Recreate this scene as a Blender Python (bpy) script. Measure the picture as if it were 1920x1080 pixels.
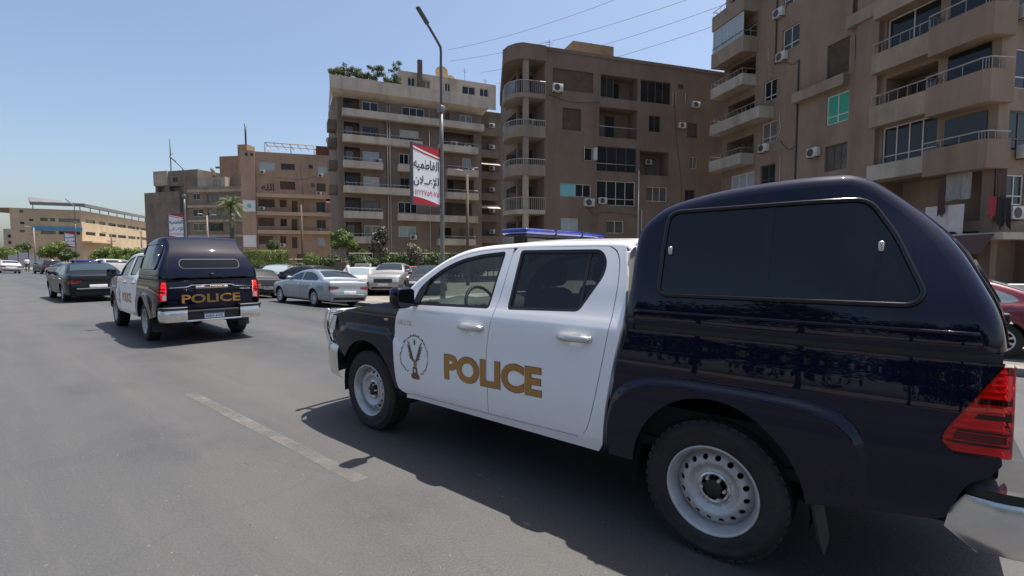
import bpy, bmesh, math, random
from mathutils import Vector, Matrix
random.seed(7)
R = math.radians
for o in list(bpy.data.objects):
    bpy.data.objects.remove(o)
S = bpy.context.scene
COL = S.collection

# ------------------------------------------------------------------ camera
cam = bpy.data.cameras.new('camera')
cam.sensor_width = 36.0
cam.lens = 17.29
cam.clip_start = 0.05
cam.clip_end = 3000
co = bpy.data.objects.new('camera', cam)
co.location = (0, 0, 1.6)
co.rotation_euler = (R(90 - 3.414), 0, 0)
COL.objects.link(co)
S.camera = co

# ------------------------------------------------------------------ sky, sun, exposure
SUNV = Vector((0.269, 0.166, 1.0)).normalized()
w = bpy.data.worlds.new('World')
S.world = w
w.use_nodes = True
nt = w.node_tree
bg = nt.nodes['Background']
sky = nt.nodes.new('ShaderNodeTexSky')
sky.sky_type = 'NISHITA'
sky.sun_disc = False
sky.sun_elevation = math.asin(SUNV.z)
sky.sun_rotation = math.atan2(SUNV.x, SUNV.y)
sky.altitude = 0
sky.air_density = 1.0
sky.dust_density = 2.6
sky.ozone_density = 1.6
nt.links.new(sky.outputs[0], bg.inputs[0])
bg.inputs[1].default_value = 0.103
sl = bpy.data.lights.new('sun', 'SUN')
sl.energy = 5.0
sl.angle = R(0.55)
sl.color = (1.0, 0.95, 0.88)
so = bpy.data.objects.new('sun', sl)
so.rotation_euler = SUNV.to_track_quat('Z', 'Y').to_euler()
so.location = (20, 10, 60)
COL.objects.link(so)
vs = S.view_settings
vs.view_transform = 'Standard'
vs.look = 'None'
vs.exposure = 0.78
vs.gamma = 1.0
vs.use_curve_mapping = False
S.render.engine = 'CYCLES'

# the road runs 50.1 degrees to the left of the view axis
A = R(50.1)
RD = Vector((-math.sin(A), math.cos(A), 0))      # along the road
RN = Vector((math.cos(A), math.sin(A), 0))       # across it, to the right
HEAD = math.atan2(RD.y, RD.x)


def road(n, d, z=0.0):
    p = RN * n + RD * d
    return Vector((p.x, p.y, z))

# ------------------------------------------------------------------ materials
def _links(m):
    return m.node_tree.nodes, m.node_tree.links


def mat(name, col, rough=0.6, metal=0.0, coat=0.0, coat_rough=0.05, var=0.0, vscale=3.0, col2=None,
        bump=0.0, bscale=40.0, rvar=0.0, spec=0.5, rand=0.0, emit=None, estr=0.0, detail=6.0, stretch=None,
        streak=0.0, space='Object', trans=0.0):
    m = bpy.data.materials.new(name)
    m.use_nodes = True
    N, L = _links(m)
    b = N['Principled BSDF']
    b.inputs['Base Color'].default_value = (*col, 1)
    b.inputs['Roughness'].default_value = rough
    b.inputs['Metallic'].default_value = metal
    b.inputs['Coat Weight'].default_value = coat
    b.inputs['Coat Roughness'].default_value = coat_rough
    b.inputs['Specular IOR Level'].default_value = spec
    if trans:
        b.inputs['Transmission Weight'].default_value = trans
    if emit:
        b.inputs['Emission Color'].default_value = (*emit, 1)
        b.inputs['Emission Strength'].default_value = estr
    last = None
    if var or col2 or bump or rvar or rand or streak:
        tc = N.new('ShaderNodeTexCoord')
        mp = N.new('ShaderNodeMapping')
        if stretch:
            mp.inputs['Scale'].default_value = stretch
        L.new(tc.outputs[space], mp.inputs[0])
        n = N.new('ShaderNodeTexNoise')
        n.inputs['Scale'].default_value = vscale
        n.inputs['Detail'].default_value = detail
        n.inputs['Roughness'].default_value = 0.6
        L.new(mp.outputs[0], n.inputs['Vector'])
        if var or col2:
            c2 = col2 or tuple(max(0, c * (1 - var)) for c in col)
            c1 = col if col2 else tuple(min(1, c * (1 + var)) for c in col)
            rp = N.new('ShaderNodeValToRGB')
            rp.color_ramp.elements[0].position = 0.36
            rp.color_ramp.elements[1].position = 0.66
            rp.color_ramp.elements[0].color = (*c2, 1)
            rp.color_ramp.elements[1].color = (*c1, 1)
            L.new(n.outputs['Fac'], rp.inputs[0])
            last = rp.outputs[0]
        if streak:
            mp2 = N.new('ShaderNodeMapping')
            mp2.inputs['Scale'].default_value = (0.55, 0.55, 0.09)
            L.new(tc.outputs[space], mp2.inputs[0])
            n2 = N.new('ShaderNodeTexNoise')
            n2.inputs['Scale'].default_value = 1.3
            n2.inputs['Detail'].default_value = 7
            n2.inputs['Roughness'].default_value = 0.7
            L.new(mp2.outputs[0], n2.inputs['Vector'])
            mr = N.new('ShaderNodeMapRange')
            mr.inputs[1].default_value = 0.45
            mr.inputs[2].default_value = 0.75
            mr.inputs[3].default_value = 1.0
            mr.inputs[4].default_value = 1.0 - streak
            L.new(n2.outputs['Fac'], mr.inputs[0])
            mx = N.new('ShaderNodeMix')
            mx.data_type = 'RGBA'
            mx.blend_type = 'MULTIPLY'
            mx.inputs[0].default_value = 1.0
            if last:
                L.new(last, mx.inputs[6])
            else:
                mx.inputs[6].default_value = (*col, 1)
            L.new(mr.outputs[0], mx.inputs[7])
            last = mx.outputs[2]
        if rand:
            oi = N.new('ShaderNodeObjectInfo')
            mr = N.new('ShaderNodeMapRange')
            mr.inputs[3].default_value = 1 - rand
            mr.inputs[4].default_value = 1 + rand
            L.new(oi.outputs['Random'], mr.inputs[0])
            mx = N.new('ShaderNodeMix')
            mx.data_type = 'RGBA'
            mx.blend_type = 'MULTIPLY'
            mx.inputs[0].default_value = 1.0
            if last:
                L.new(last, mx.inputs[6])
            else:
                mx.inputs[6].default_value = (*col, 1)
            L.new(mr.outputs[0], mx.inputs[7])
            last = mx.outputs[2]
        if last:
            L.new(last, b.inputs['Base Color'])
        if rvar:
            mr = N.new('ShaderNodeMapRange')
            mr.inputs[1].default_value = 0.3
            mr.inputs[2].default_value = 0.7
            mr.inputs[3].default_value = max(0, rough - rvar)
            mr.inputs[4].default_value = min(1, rough + rvar)
            L.new(n.outputs['Fac'], mr.inputs[0])
            L.new(mr.outputs[0], b.inputs['Roughness'])
        if bump:
            nb = N.new('ShaderNodeTexNoise')
            nb.inputs['Scale'].default_value = bscale
            nb.inputs['Detail'].default_value = 5
            L.new(mp.outputs[0], nb.inputs['Vector'])
            bp = N.new('ShaderNodeBump')
            bp.inputs['Strength'].default_value = bump
            bp.inputs['Distance'].default_value = 0.02
            L.new(nb.outputs['Fac'], bp.inputs['Height'])
            L.new(bp.outputs[0], b.inputs['Normal'])
    return m


def glass_mat(name, tint, ior=1.5, dust=0.0):
    """thin tinted pane: clear through its tint, mirror-like at a glance"""
    m = bpy.data.materials.new(name)
    m.use_nodes = True
    N, L = _links(m)
    N.remove(N['Principled BSDF'])
    out = N['Material Output']
    tr = N.new('ShaderNodeBsdfTransparent')
    tr.inputs[0].default_value = (*tint, 1)
    gl = N.new('ShaderNodeBsdfGlossy')
    gl.inputs['Roughness'].default_value = 0.015
    lw = N.new('ShaderNodeLayerWeight')        # Schlick: the same from both sides of a thin pane
    lw.inputs[0].default_value = 0.5
    pw = N.new('ShaderNodeMath')
    pw.operation = 'POWER'
    pw.inputs[1].default_value = 5.0
    L.new(lw.outputs['Facing'], pw.inputs[0])
    fr = N.new('ShaderNodeMath')
    fr.operation = 'MULTIPLY_ADD'
    fr.inputs[1].default_value = 0.93
    fr.inputs[2].default_value = 0.055
    L.new(pw.outputs[0], fr.inputs[0])
    mx = N.new('ShaderNodeMixShader')
    L.new(fr.outputs[0], mx.inputs[0])
    L.new(tr.outputs[0], mx.inputs[1])
    L.new(gl.outputs[0], mx.inputs[2])
    last = mx.outputs[0]
    if dust:
        df = N.new('ShaderNodeBsdfDiffuse')
        df.inputs[0].default_value = (0.45, 0.42, 0.38, 1)
        m2 = N.new('ShaderNodeMixShader')
        m2.inputs[0].default_value = dust
        L.new(last, m2.inputs[1])
        L.new(df.outputs[0], m2.inputs[2])
        last = m2.outputs[0]
    L.new(last, out.inputs[0])
    return m


M = {}

# ------------------------------------------------------------------ objects
def link(name, me, parent=None, mats=None):
    o = bpy.data.objects.new(name, me)
    COL.objects.link(o)
    if mats is not None and me is not None:
        for q in (mats if isinstance(mats, (list, tuple)) else [mats]):
            me.materials.append(q)
    if parent is not None:
        o.parent = parent
    return o


def tag(o, label=None, cat=None, group=None, kind=None):
    if label:
        o['label'] = label
    if cat:
        o['category'] = cat
    if group:
        o['group'] = group
    if kind:
        o['kind'] = kind
    return o


def thing(name, label, cat, loc=(0, 0, 0), rz=0.0, group=None):
    o = bpy.data.objects.new(name, None)
    COL.objects.link(o)
    o.empty_display_size = 0.2
    o.location = loc
    o.rotation_euler = (0, 0, rz)
    return tag(o, label, cat, group)


def copy_tree(o, parent=None):
    c = o.copy()
    COL.objects.link(c)
    c.parent = parent
    for ch in list(o.children):
        copy_tree(ch, c)
    return c


class MB:
    """collects shapes, then links them as one mesh"""

    def __init__(s):
        s.v = []
        s.f = []
        s.mi = []

    def add(s, vs, fs, mi=0):
        k = len(s.v)
        s.v += [tuple(q) for q in vs]
        s.f += [tuple(i + k for i in f) for f in fs]
        s.mi += [mi] * len(fs)
        return s

    def box(s, x0, x1, y0, y1, z0, z1, mi=0):
        vs = [(x, y, z) for x in (x0, x1) for y in (y0, y1) for z in (z0, z1)]
        fs = [(0, 1, 3, 2), (4, 6, 7, 5), (0, 4, 5, 1), (2, 3, 7, 6), (0, 2, 6, 4), (1, 5, 7, 3)]
        return s.add(vs, fs, mi)

    def rbox(s, x0, x1, y0, y1, z0, z1, r=0.02, seg=2, mi=0, mtx=None):
        bm = bmesh.new()
        bmesh.ops.create_cube(bm, size=1)
        for q in bm.verts:
            q.co = Vector(((x0 + x1) / 2 + q.co.x * (x1 - x0), (y0 + y1) / 2 + q.co.y * (y1 - y0),
                           (z0 + z1) / 2 + q.co.z * (z1 - z0)))
        bmesh.ops.bevel(bm, geom=bm.edges[:], offset=r, segments=seg, profile=0.5, affect='EDGES')
        if mtx:
            bm.transform(mtx)
        bm.verts.ensure_lookup_table()
        s.add([q.co for q in bm.verts], [[q.index for q in f.verts] for f in bm.faces], mi)
        bm.free()
        return s

    def tube(s, pts, r, n=8, mi=0, cap=True):
        pts = [Vector(p) for p in pts]
        rs = r if isinstance(r, (list, tuple)) else [r] * len(pts)
        up = Vector((0, 0, 1))
        rings = []
        prev = None
        for i, p in enumerate(pts):
            t = (pts[min(i + 1, len(pts) - 1)] - pts[max(i - 1, 0)])
            if t.length < 1e-9:
                t = Vector((0, 0, 1))
            t.normalize()
            if prev is None:
                a = t.cross(up)
                if a.length < 1e-3:
                    a = t.cross(Vector((1, 0, 0)))
            else:
                a = prev - t * prev.dot(t)
            a.normalize()
            prev = a
            b = t.cross(a)
            rings.append([p + (a * math.cos(q) + b * math.sin(q)) * rs[i] for q in
                          [2 * math.pi * k / n for k in range(n)]])
        vs = [q for rg in rings for q in rg]
        fs = []
        for i in range(len(pts) - 1):
            for k in range(n):
                k2 = (k + 1) % n
                fs.append((i * n + k, (i + 1) * n + k, (i + 1) * n + k2, i * n + k2))
        if cap:
            fs.append(tuple(range(n)))
            fs.append(tuple(reversed(range((len(pts) - 1) * n, len(pts) * n))))
        return s.add(vs, fs, mi)

    def lathe(s, prof, n=32, axis='y', c=(0, 0, 0), mi=0):
        """prof: list of (radius, along)"""
        vs = []
        for r, h in prof:
            for k in range(n):
                q = 2 * math.pi * k / n
                a, b = r * math.cos(q), r * math.sin(q)
                if axis == 'y':
                    vs.append((c[0] + a, c[1] + h, c[2] + b))
                elif axis == 'z':
                    vs.append((c[0] + a, c[1] + b, c[2] + h))
                else:
                    vs.append((c[0] + h, c[1] + a, c[2] + b))
        fs = []
        for i in range(len(prof) - 1):
            for k in range(n):
                k2 = (k + 1) % n
                fs.append((i * n + k, i * n + k2, (i + 1) * n + k2, (i + 1) * n + k))
        return s.add(vs, fs, mi)

    def prism(s, poly, z0, z1, mi=0, mtx=None):
        """poly: (x, y) outline"""
        n = len(poly)
        vs = [Vector((p[0], p[1], z0)) for p in poly] + [Vector((p[0], p[1], z1)) for p in poly]
        if mtx:
            vs = [mtx @ q for q in vs]
        fs = [tuple(reversed(range(n))), tuple(range(n, 2 * n))]
        for k in range(n):
            k2 = (k + 1) % n
            fs.append((k, k2, n + k2, n + k))
        return s.add(vs, fs, mi)

    def grid(s, rows, mi=0, flip=False):
        n = len(rows[0])
        vs = [q for r_ in rows for q in r_]
        fs = []
        for i in range(len(rows) - 1):
            for k in range(n - 1):
                f = (i * n + k, i * n + k + 1, (i + 1) * n + k + 1, (i + 1) * n + k)
                fs.append(tuple(reversed(f)) if flip else f)
        return s.add(vs, fs, mi)

    def mesh(s, name, mats, smooth=False, bevel=0.0, fix=True, merge=False, angle=None):
        me = bpy.data.meshes.new(name)
        me.from_pydata(s.v, [], s.f)
        for q in (mats if isinstance(mats, (list, tuple)) else [mats]):
            me.materials.append(q)
        me.polygons.foreach_set('material_index', s.mi)
        if fix or bevel or merge:
            bm = bmesh.new()
            bm.from_mesh(me)
            if merge:
                bmesh.ops.remove_doubles(bm, verts=bm.verts[:], dist=1e-4)
            if bevel:
                bmesh.ops.bevel(bm, geom=bm.edges[:], offset=bevel, segments=2, affect='EDGES')
            if fix:
                bmesh.ops.recalc_face_normals(bm, faces=bm.faces[:])
            bm.to_mesh(me)
            bm.free()
        if smooth:
            me.polygons.foreach_set('use_smooth', [True] * len(me.polygons))
            if angle:
                me.set_sharp_from_angle(angle=R(angle))
        me.update()
        return me

    def build(s, name, mats, parent=None, **k):
        return link(name, s.mesh(name, mats, **k), parent)


# ------------------------------------------------------------------ curves
def pchip(xs, ys):
    n = len(xs)
    h = [xs[i + 1] - xs[i] for i in range(n - 1)]
    dl = [(ys[i + 1] - ys[i]) / h[i] for i in range(n - 1)]
    d = [0.0] * n
    d[0], d[-1] = dl[0], dl[-1]
    for i in range(1, n - 1):
        if dl[i - 1] * dl[i] > 0:
            w1, w2 = 2 * h[i] + h[i - 1], h[i] + 2 * h[i - 1]
            d[i] = (w1 + w2) / (w1 / dl[i - 1] + w2 / dl[i])

    def f(x):
        if x <= xs[0]:
            return ys[0] + d[0] * (x - xs[0])
        if x >= xs[-1]:
            return ys[-1] + d[-1] * (x - xs[-1])
        i = 0
        while x > xs[i + 1]:
            i += 1
        t = (x - xs[i]) / h[i]
        return ((1 + 2 * t) * (1 - t) ** 2 * ys[i] + t * (1 - t) ** 2 * h[i] * d[i]
                + t * t * (3 - 2 * t) * ys[i + 1] + t * t * (t - 1) * h[i] * d[i + 1])
    return f


def crom(pts, k=4, closed=False):
    """Catmull-Rom through the points"""
    n = len(pts)
    out = []
    rng = range(n if closed else n - 1)
    for i in rng:
        g = (lambda j: pts[j % n]) if closed else (lambda j: pts[min(max(j, 0), n - 1)])
        p0, p1, p2, p3 = g(i - 1), g(i), g(i + 1), g(i + 2)
        for q in range(k):
            t = q / k
            out.append(tuple(0.5 * (2 * b + (c - a) * t + (2 * a - 5 * b + 4 * c - d) * t * t
                                    + (3 * b - a - 3 * c + d) * t ** 3) for a, b, c, d in zip(p0, p1, p2, p3)))
    if not closed:
        out.append(tuple(pts[-1]))
    return out


def rpoly(pts, r, seg=5):
    """outline with rounded corners"""
    n = len(pts)
    rs = r if isinstance(r, (list, tuple)) else [r] * n
    out = []
    for i in range(n):
        p, a, b = Vector(pts[i]), Vector(pts[i - 1]), Vector(pts[(i + 1) % n])
        u, v = a - p, b - p
        rr = min(rs[i], u.length * 0.49, v.length * 0.49)
        if rr < 1e-4:
            out.append(tuple(p))
            continue
        p1, p2 = p + u.normalized() * rr, p + v.normalized() * rr
        for q in range(seg + 1):
            t = q / seg
            out.append(tuple(p1 * (1 - t) ** 2 + p * 2 * t * (1 - t) + p2 * t * t))
    return out


def arc(cx, cz, rx, rz, a0, a1, n=14):
    return [(cx + rx * math.cos(R(a0 + (a1 - a0) * i / n)), cz + rz * math.sin(R(a0 + (a1 - a0) * i / n)))
            for i in range(n + 1)]


def sstep(e0, e1, x):
    t = min(1, max(0, (x - e0) / (e1 - e0)))
    return t * t * (3 - 2 * t)


# ------------------------------------------------------------------ sheets mapped onto a curved surface
def fill2d(loops, step, src=None):
    bm = bmesh.new()
    if src is None:
        es = []
        for lp in loops:
            vs = [bm.verts.new((p[0], p[1], 0)) for p in lp]
            for i in range(len(vs)):
                if (vs[i].co - vs[i - 1].co).length > 1e-6:
                    es.append(bm.edges.new((vs[i - 1], vs[i])))
        bmesh.ops.triangle_fill(bm, use_beauty=True, use_dissolve=False, edges=es, normal=(0, 0, 1))
    else:
        bm.from_mesh(src)
    if step:
        st = step if isinstance(step, (tuple, list)) else (step, step)
        for ax in (0, 1):
            lo = min(q.co[ax] for q in bm.verts)
            hi = max(q.co[ax] for q in bm.verts)
            k = math.floor(lo / st[ax]) + 1
            while k * st[ax] < hi:
                c = [0, 0, 0]
                nn = [0, 0, 0]
                c[ax] = k * st[ax]
                nn[ax] = 1
                bmesh.ops.bisect_plane(bm, geom=bm.verts[:] + bm.edges[:] + bm.faces[:], dist=1e-5,
                                       plane_co=c, plane_no=nn)
                k += 1
    return bm


def surf_normal(mapf, a, b, e=0.004):
    p = mapf(a, b)
    u = mapf(a + e, b) - mapf(a - e, b)
    v = mapf(a, b + e) - mapf(a, b - e)
    n = u.cross(v)
    if n.length < 1e-12:
        n = Vector((0, 0, 1))
    return p, n.normalized()


def panel_mesh(name, loops, mapf, mats, step=0.06, thick=0.02, off=0.0, flip=False, src=None, back=False):
    """a sheet cut to the outline (holes after it), laid on mapf(a, b), with its edge turned inward"""
    bm = fill2d(loops, step, src)
    bm.normal_update()
    bm.verts.ensure_lookup_table()
    bm.verts.index_update()
    pos, nor = [], []
    sg = -1 if flip else 1
    for q in bm.verts:
        p, n = surf_normal(mapf, q.co.x, q.co.y)
        n = n * sg
        pos.append(p + n * off)
        nor.append(n)
    vs = list(pos)
    fs = []
    ln = []
    for f in bm.faces:
        idx = [q.index for q in f.verts]
        if (f.normal.z < 0) != flip:
            idx.reverse()
        fs.append(idx)
        ln += [nor[i] for i in idx]
    nout = len(fs)
    if thick:
        for e in bm.edges:
            if len(e.link_faces) == 1:
                a, b = e.verts[0].index, e.verts[1].index
                k = len(vs)
                vs += [pos[a], pos[b], pos[b] - nor[b] * thick, pos[a] - nor[a] * thick]
                fs.append((k, k + 1, k + 2, k + 3))
                ln += [Vector((0, 0, 0))] * 4
    if back:
        k = len(vs)
        vs += [p - n * thick for p, n in zip(pos, nor)]
        for f in fs[:nout]:
            fs.append([i + k for i in reversed(f)])
            ln += [-nor[i] for i in reversed(f)]
    bm.free()
    me = bpy.data.meshes.new(name)
    me.from_pydata([tuple(q) for q in vs], [], fs)
    for q in (mats if isinstance(mats, (list, tuple)) else [mats]):
        me.materials.append(q)
    me.polygons.foreach_set('use_smooth', [True] * len(me.polygons))
    if len(me.loops) == len(ln):
        me.normals_split_custom_set([tuple(q) for q in ln])
    me.update()
    return me


def panel(name, loops, mapf, mats, parent=None, **k):
    return link(name, panel_mesh(name, loops, mapf, mats, **k), parent)


class Shell:
    """skin swept along an edge curve Q (x, z): a rounded shoulder up from the side surface, then a crowned top"""

    def __init__(s, Q, wf, r=0.06, crown=0.03, k=5):
        s.Q = crom(Q, k) if k > 1 else list(Q)
        s.wf = wf
        n = len(s.Q)
        s.r = r if callable(r) else (lambda t, r=r: r)
        s.cr = crown if callable(crown) else (lambda t, c=crown: c)
        s.st = []
        for i in range(n):
            a, b = Vector(s.Q[max(i - 1, 0)]), Vector(s.Q[min(i + 1, n - 1)])
            t = (b - a).normalized()
            s.st.append(s._frame(s.Q[i], t, i / (n - 1)))

    def _frame(s, q, t, tt):
        N = Vector((t.y, -t.x))        # outward for a curve that runs front to back over the top (x falling)
        r = s.r(tt)
        e = 0.01
        w0 = s.wf(q[0], q[1])
        g = (s.wf(q[0], q[1]) - s.wf(q[0] - N.x * e, q[1] - N.y * e)) / e
        ph = max(0.0, min(1.2, math.atan(-g)))
        return (Vector(q), N, r, ph, w0 - r * math.cos(ph), -r * math.sin(ph), s.cr(tt))

    def _pt(s, f, y, a=None):
        q, N, r, ph, cy, cn, cr = f
        if a is not None:
            nn = cn + r * math.sin(a)
            yy = cy + r * math.cos(a)
        else:
            nn = cn + r + cr * (1 - (y / cy) ** 2)
            yy = y
        return Vector((q.x + N.x * nn, yy, q.y + N.y * nn))

    def frame_at(s, t):
        x = max(0.0, min(0.99999, t)) * (len(s.st) - 1)
        i = int(x)
        u = x - i
        A_, B_ = s.st[i], s.st[i + 1]
        return tuple(a * (1 - u) + b * u for a, b in zip(A_, B_))

    def at(s, t, y):
        f = s.frame_at(t)
        cy = f[4]
        if abs(y) <= cy:
            return s._pt(f, y)
        a = math.acos(min(1, (abs(y) - cy) / f[2]))
        p = s._pt(f, y, a)
        return Vector((p.x, math.copysign(p.y, y), p.z))

    def t_of(s, fn):
        """t where fn(x, z) first turns positive"""
        for i in range(401):
            p = s.at(i / 400, 0)
            if fn(p.x, p.z) > 0:
                return i / 400
        return 1.0

    def rows(s, i0=0, i1=None, na=6, nc=10, off=0.0):
        out = []
        for f in s.st[i0:i1]:
            q, N, r, ph, cy, cn, cr = f
            row = []
            for k in range(na):
                a = ph + (math.pi / 2 - ph) * k / na
                row.append(s._pt(f, 0, a))
            for k in range(nc + 1):
                row.append(s._pt(f, cy * (1 - 2 * k / nc)))
            for k in range(na - 1, -1, -1):
                a = ph + (math.pi / 2 - ph) * k / na
                p = s._pt(f, 0, a)
                row.append(Vector((p.x, -p.y, p.z)))
            if off:
                row = [p + Vector((N.x, 0, N.y)) * off for p in row]
            out.append(row)
        return out


# ------------------------------------------------------------------ lettering
def text_mesh(body, height=1.0, bold=0.0, width=None, shear=0.0, spacing=1.0):
    """flat outline of a line of text, lower left at the origin; returns mesh, width, height"""
    cu = bpy.data.curves.new('text', 'FONT')
    cu.body = body
    cu.size = 1.0
    cu.offset = bold
    cu.shear = shear
    cu.space_character = spacing
    cu.resolution_u = 4
    o = bpy.data.objects.new('text', cu)
    COL.objects.link(o)
    bpy.context.view_layer.update()
    dg = bpy.context.evaluated_depsgraph_get()
    me = bpy.data.meshes.new_from_object(o.evaluated_get(dg))
    bpy.data.objects.remove(o)
    bpy.data.curves.remove(cu)
    xs = [q.co.x for q in me.vertices]
    ys = [q.co.y for q in me.vertices]
    if not xs:
        return me, 0, 0
    x0, x1, y0, y1 = min(xs), max(xs), min(ys), max(ys)
    sc = height / (y1 - y0)
    sx = (width / (x1 - x0)) if width else sc
    for q in me.vertices:
        q.co = Vector(((q.co.x - x0) * sx, (q.co.y - y0) * sc, 0))
    bm = bmesh.new()
    bm.from_mesh(me)
    bmesh.ops.remove_doubles(bm, verts=bm.verts[:], dist=1e-5)
    bm.to_mesh(me)
    bm.free()
    return me, (x1 - x0) * sx, height


def put_text(name, body, mapf, mats, parent, height, step=0.05, off=0.0025, flip=False, **k):
    me, tw, th = text_mesh(body, height, **k)
    out = panel_mesh(name, None, mapf, mats, step=step, thick=0.0, off=off, src=me, flip=flip)
    bpy.data.meshes.remove(me)
    return link(name, out, parent)

# ------------------------------------------------------------------ palette
def road_mat():
    m = bpy.data.materials.new('asphalt')
    m.use_nodes = True
    N, L = _links(m)
    b = N['Principled BSDF']
    tc = N.new('ShaderNodeTexCoord')
    rot = N.new('ShaderNodeMapping')
    rot.inputs['Rotation'].default_value = (0, 0, -HEAD)      # x runs along the road
    L.new(tc.outputs['Object'], rot.inputs[0])
    st = N.new('ShaderNodeMapping')
    st.inputs['Scale'].default_value = (0.06, 0.75, 1)
    L.new(rot.outputs[0], st.inputs[0])

    def noise(vec, sc, det, rg=0.6):
        n = N.new('ShaderNodeTexNoise')
        n.inputs['Scale'].default_value = sc
        n.inputs['Detail'].default_value = det
        n.inputs['Roughness'].default_value = rg
        L.new(vec, n.inputs['Vector'])
        return n.outputs['Fac']

    def ramp(v, a, b_, c0, c1):
        r = N.new('ShaderNodeMapRange')
        r.interpolation_type = 'SMOOTHSTEP'
        r.inputs[1].default_value = a
        r.inputs[2].default_value = b_
        r.inputs[3].default_value = c0
        r.inputs[4].default_value = c1
        L.new(v, r.inputs[0])
        return r.outputs[0]

    def mix(f, c0, c1, mode='MIX'):
        x = N.new('ShaderNodeMix')
        x.data_type = 'RGBA'
        x.blend_type = mode
        for i, c in ((6, c0), (7, c1)):
            if isinstance(c, tuple):
                x.inputs[i].default_value = (*c, 1)
            else:
                L.new(c, x.inputs[i])
        if isinstance(f, float):
            x.inputs[0].default_value = f
        else:
            L.new(f, x.inputs[0])
        return x.outputs[2]

    track = noise(st.outputs[0], 1.0, 5)
    patch = noise(tc.outputs['Object'], 0.35, 7, 0.65)
    grain = noise(tc.outputs['Object'], 60, 3, 0.7)
    speck = noise(tc.outputs['Object'], 22, 2, 0.5)
    col = mix(ramp(track, 0.35, 0.68, 0, 1), (0.0304, 0.0325, 0.0362), (0.0497, 0.0508, 0.0521))
    # dust that gathers off the wheel tracks
    sx = N.new('ShaderNodeSeparateXYZ')
    L.new(rot.outputs[0], sx.inputs[0])
    dust = noise(st.outputs[0], 2.3, 6, 0.7)
    band = N.new('ShaderNodeMath')
    band.operation = 'ADD'
    band.inputs[1].default_value = 2.1
    L.new(sx.outputs[1], band.inputs[0])
    ab = N.new('ShaderNodeMath')
    ab.operation = 'ABSOLUTE'
    L.new(band.outputs[0], ab.inputs[0])
    bw = ramp(ab.outputs[0], 0.2, 2.3, 1.0, 0.0)
    bm_ = N.new('ShaderNodeMath')
    bm_.operation = 'MULTIPLY'
    L.new(bw, bm_.inputs[0])
    L.new(ramp(patch, 0.3, 0.6, 0.25, 0.9), bm_.inputs[1])
    col = mix(bm_.outputs[0], col, (0.0657, 0.0616, 0.0565))
    col = mix(ramp(dust, 0.48, 0.72, 0, 0.55), col, (0.0825, 0.0758, 0.0680))
    col = mix(ramp(patch, 0.50, 0.70, 0, 0.55), col, (0.0697, 0.0683, 0.0654))
    col = mix(ramp(patch, 0.45, 0.30, 0, 0.65), col, (0.0257, 0.0266, 0.0292))
    col = mix(ramp(grain, 0.32, 0.7, 0.0, 0.36), col, (0.0977, 0.0966, 0.0963))
    col = mix(ramp(speck, 0.70, 0.78, 0, 0.6), col, (0.1337, 0.1299, 0.1210))
    col = mix(ramp(speck, 0.30, 0.22, 0, 0.5), col, (0.0240, 0.0250, 0.0265))
    # hairline cracks in worn areas
    dn = N.new('ShaderNodeTexNoise')
    dn.inputs['Scale'].default_value = 1.7
    dn.inputs['Detail'].default_value = 5
    L.new(tc.outputs['Object'], dn.inputs['Vector'])
    dm = N.new('ShaderNodeMix')
    dm.data_type = 'RGBA'
    dm.blend_type = 'LINEAR_LIGHT'
    dm.inputs[0].default_value = 0.22
    L.new(tc.outputs['Object'], dm.inputs[6])
    L.new(dn.outputs['Color'], dm.inputs[7])
    vo = N.new('ShaderNodeTexVoronoi')
    vo.feature = 'DISTANCE_TO_EDGE'
    vo.inputs['Scale'].default_value = 0.42
    L.new(dm.outputs[2], vo.inputs['Vector'])
    cm_ = N.new('ShaderNodeMath')
    cm_.operation = 'MULTIPLY'
    L.new(ramp(vo.outputs['Distance'], 0.0, 0.005, 0.30, 0.0), cm_.inputs[0])
    L.new(ramp(patch, 0.45, 0.58, 0.0, 1.0), cm_.inputs[1])
    col = mix(cm_.outputs[0], col, (0.0160, 0.0166, 0.0177))
    L.new(col, b.inputs['Base Color'])
    L.new(ramp(track, 0.3, 0.7, 0.55, 0.8), b.inputs['Roughness'])
    bp = N.new('ShaderNodeBump')
    bp.inputs['Strength'].default_value = 0.5
    bp.inputs['Distance'].default_value = 0.012
    L.new(grain, bp.inputs['Height'])
    L.new(bp.outputs[0], b.inputs['Normal'])
    return m


def worn_paint():
    m = mat('worn_road_paint', (0.175, 0.165, 0.15), 0.75, var=0.2, vscale=9)
    N, L = _links(m)
    tc = N.new('ShaderNodeTexCoord')
    n = N.new('ShaderNodeTexNoise')
    n.inputs['Scale'].default_value = 2.6
    n.inputs['Detail'].default_value = 10
    n.inputs['Roughness'].default_value = 0.75
    L.new(tc.outputs['Object'], n.inputs['Vector'])
    r = N.new('ShaderNodeMapRange')
    r.inputs[1].default_value = 0.36
    r.inputs[2].default_value = 0.60
    r.inputs[3].default_value = 0.12
    r.inputs[4].default_value = 0.55
    L.new(n.outputs['Fac'], r.inputs[0])
    L.new(r.outputs[0], N['Principled BSDF'].inputs['Alpha'])
    return m


M['asphalt'] = road_mat()
M['paintline'] = worn_paint()
M['pave'] = mat('dusty_pavement', (0.175, 0.158, 0.135), 0.85, var=0.25, vscale=1.2, bump=0.3, bscale=30)
M['kerb'] = mat('kerb_stone', (0.165, 0.152, 0.135), 0.85, var=0.25, vscale=2.0, bump=0.3, bscale=25)
M['earth'] = mat('dusty_earth', (0.19, 0.155, 0.12), 0.95, var=0.3, vscale=0.5, bump=0.4, bscale=8)

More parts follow.
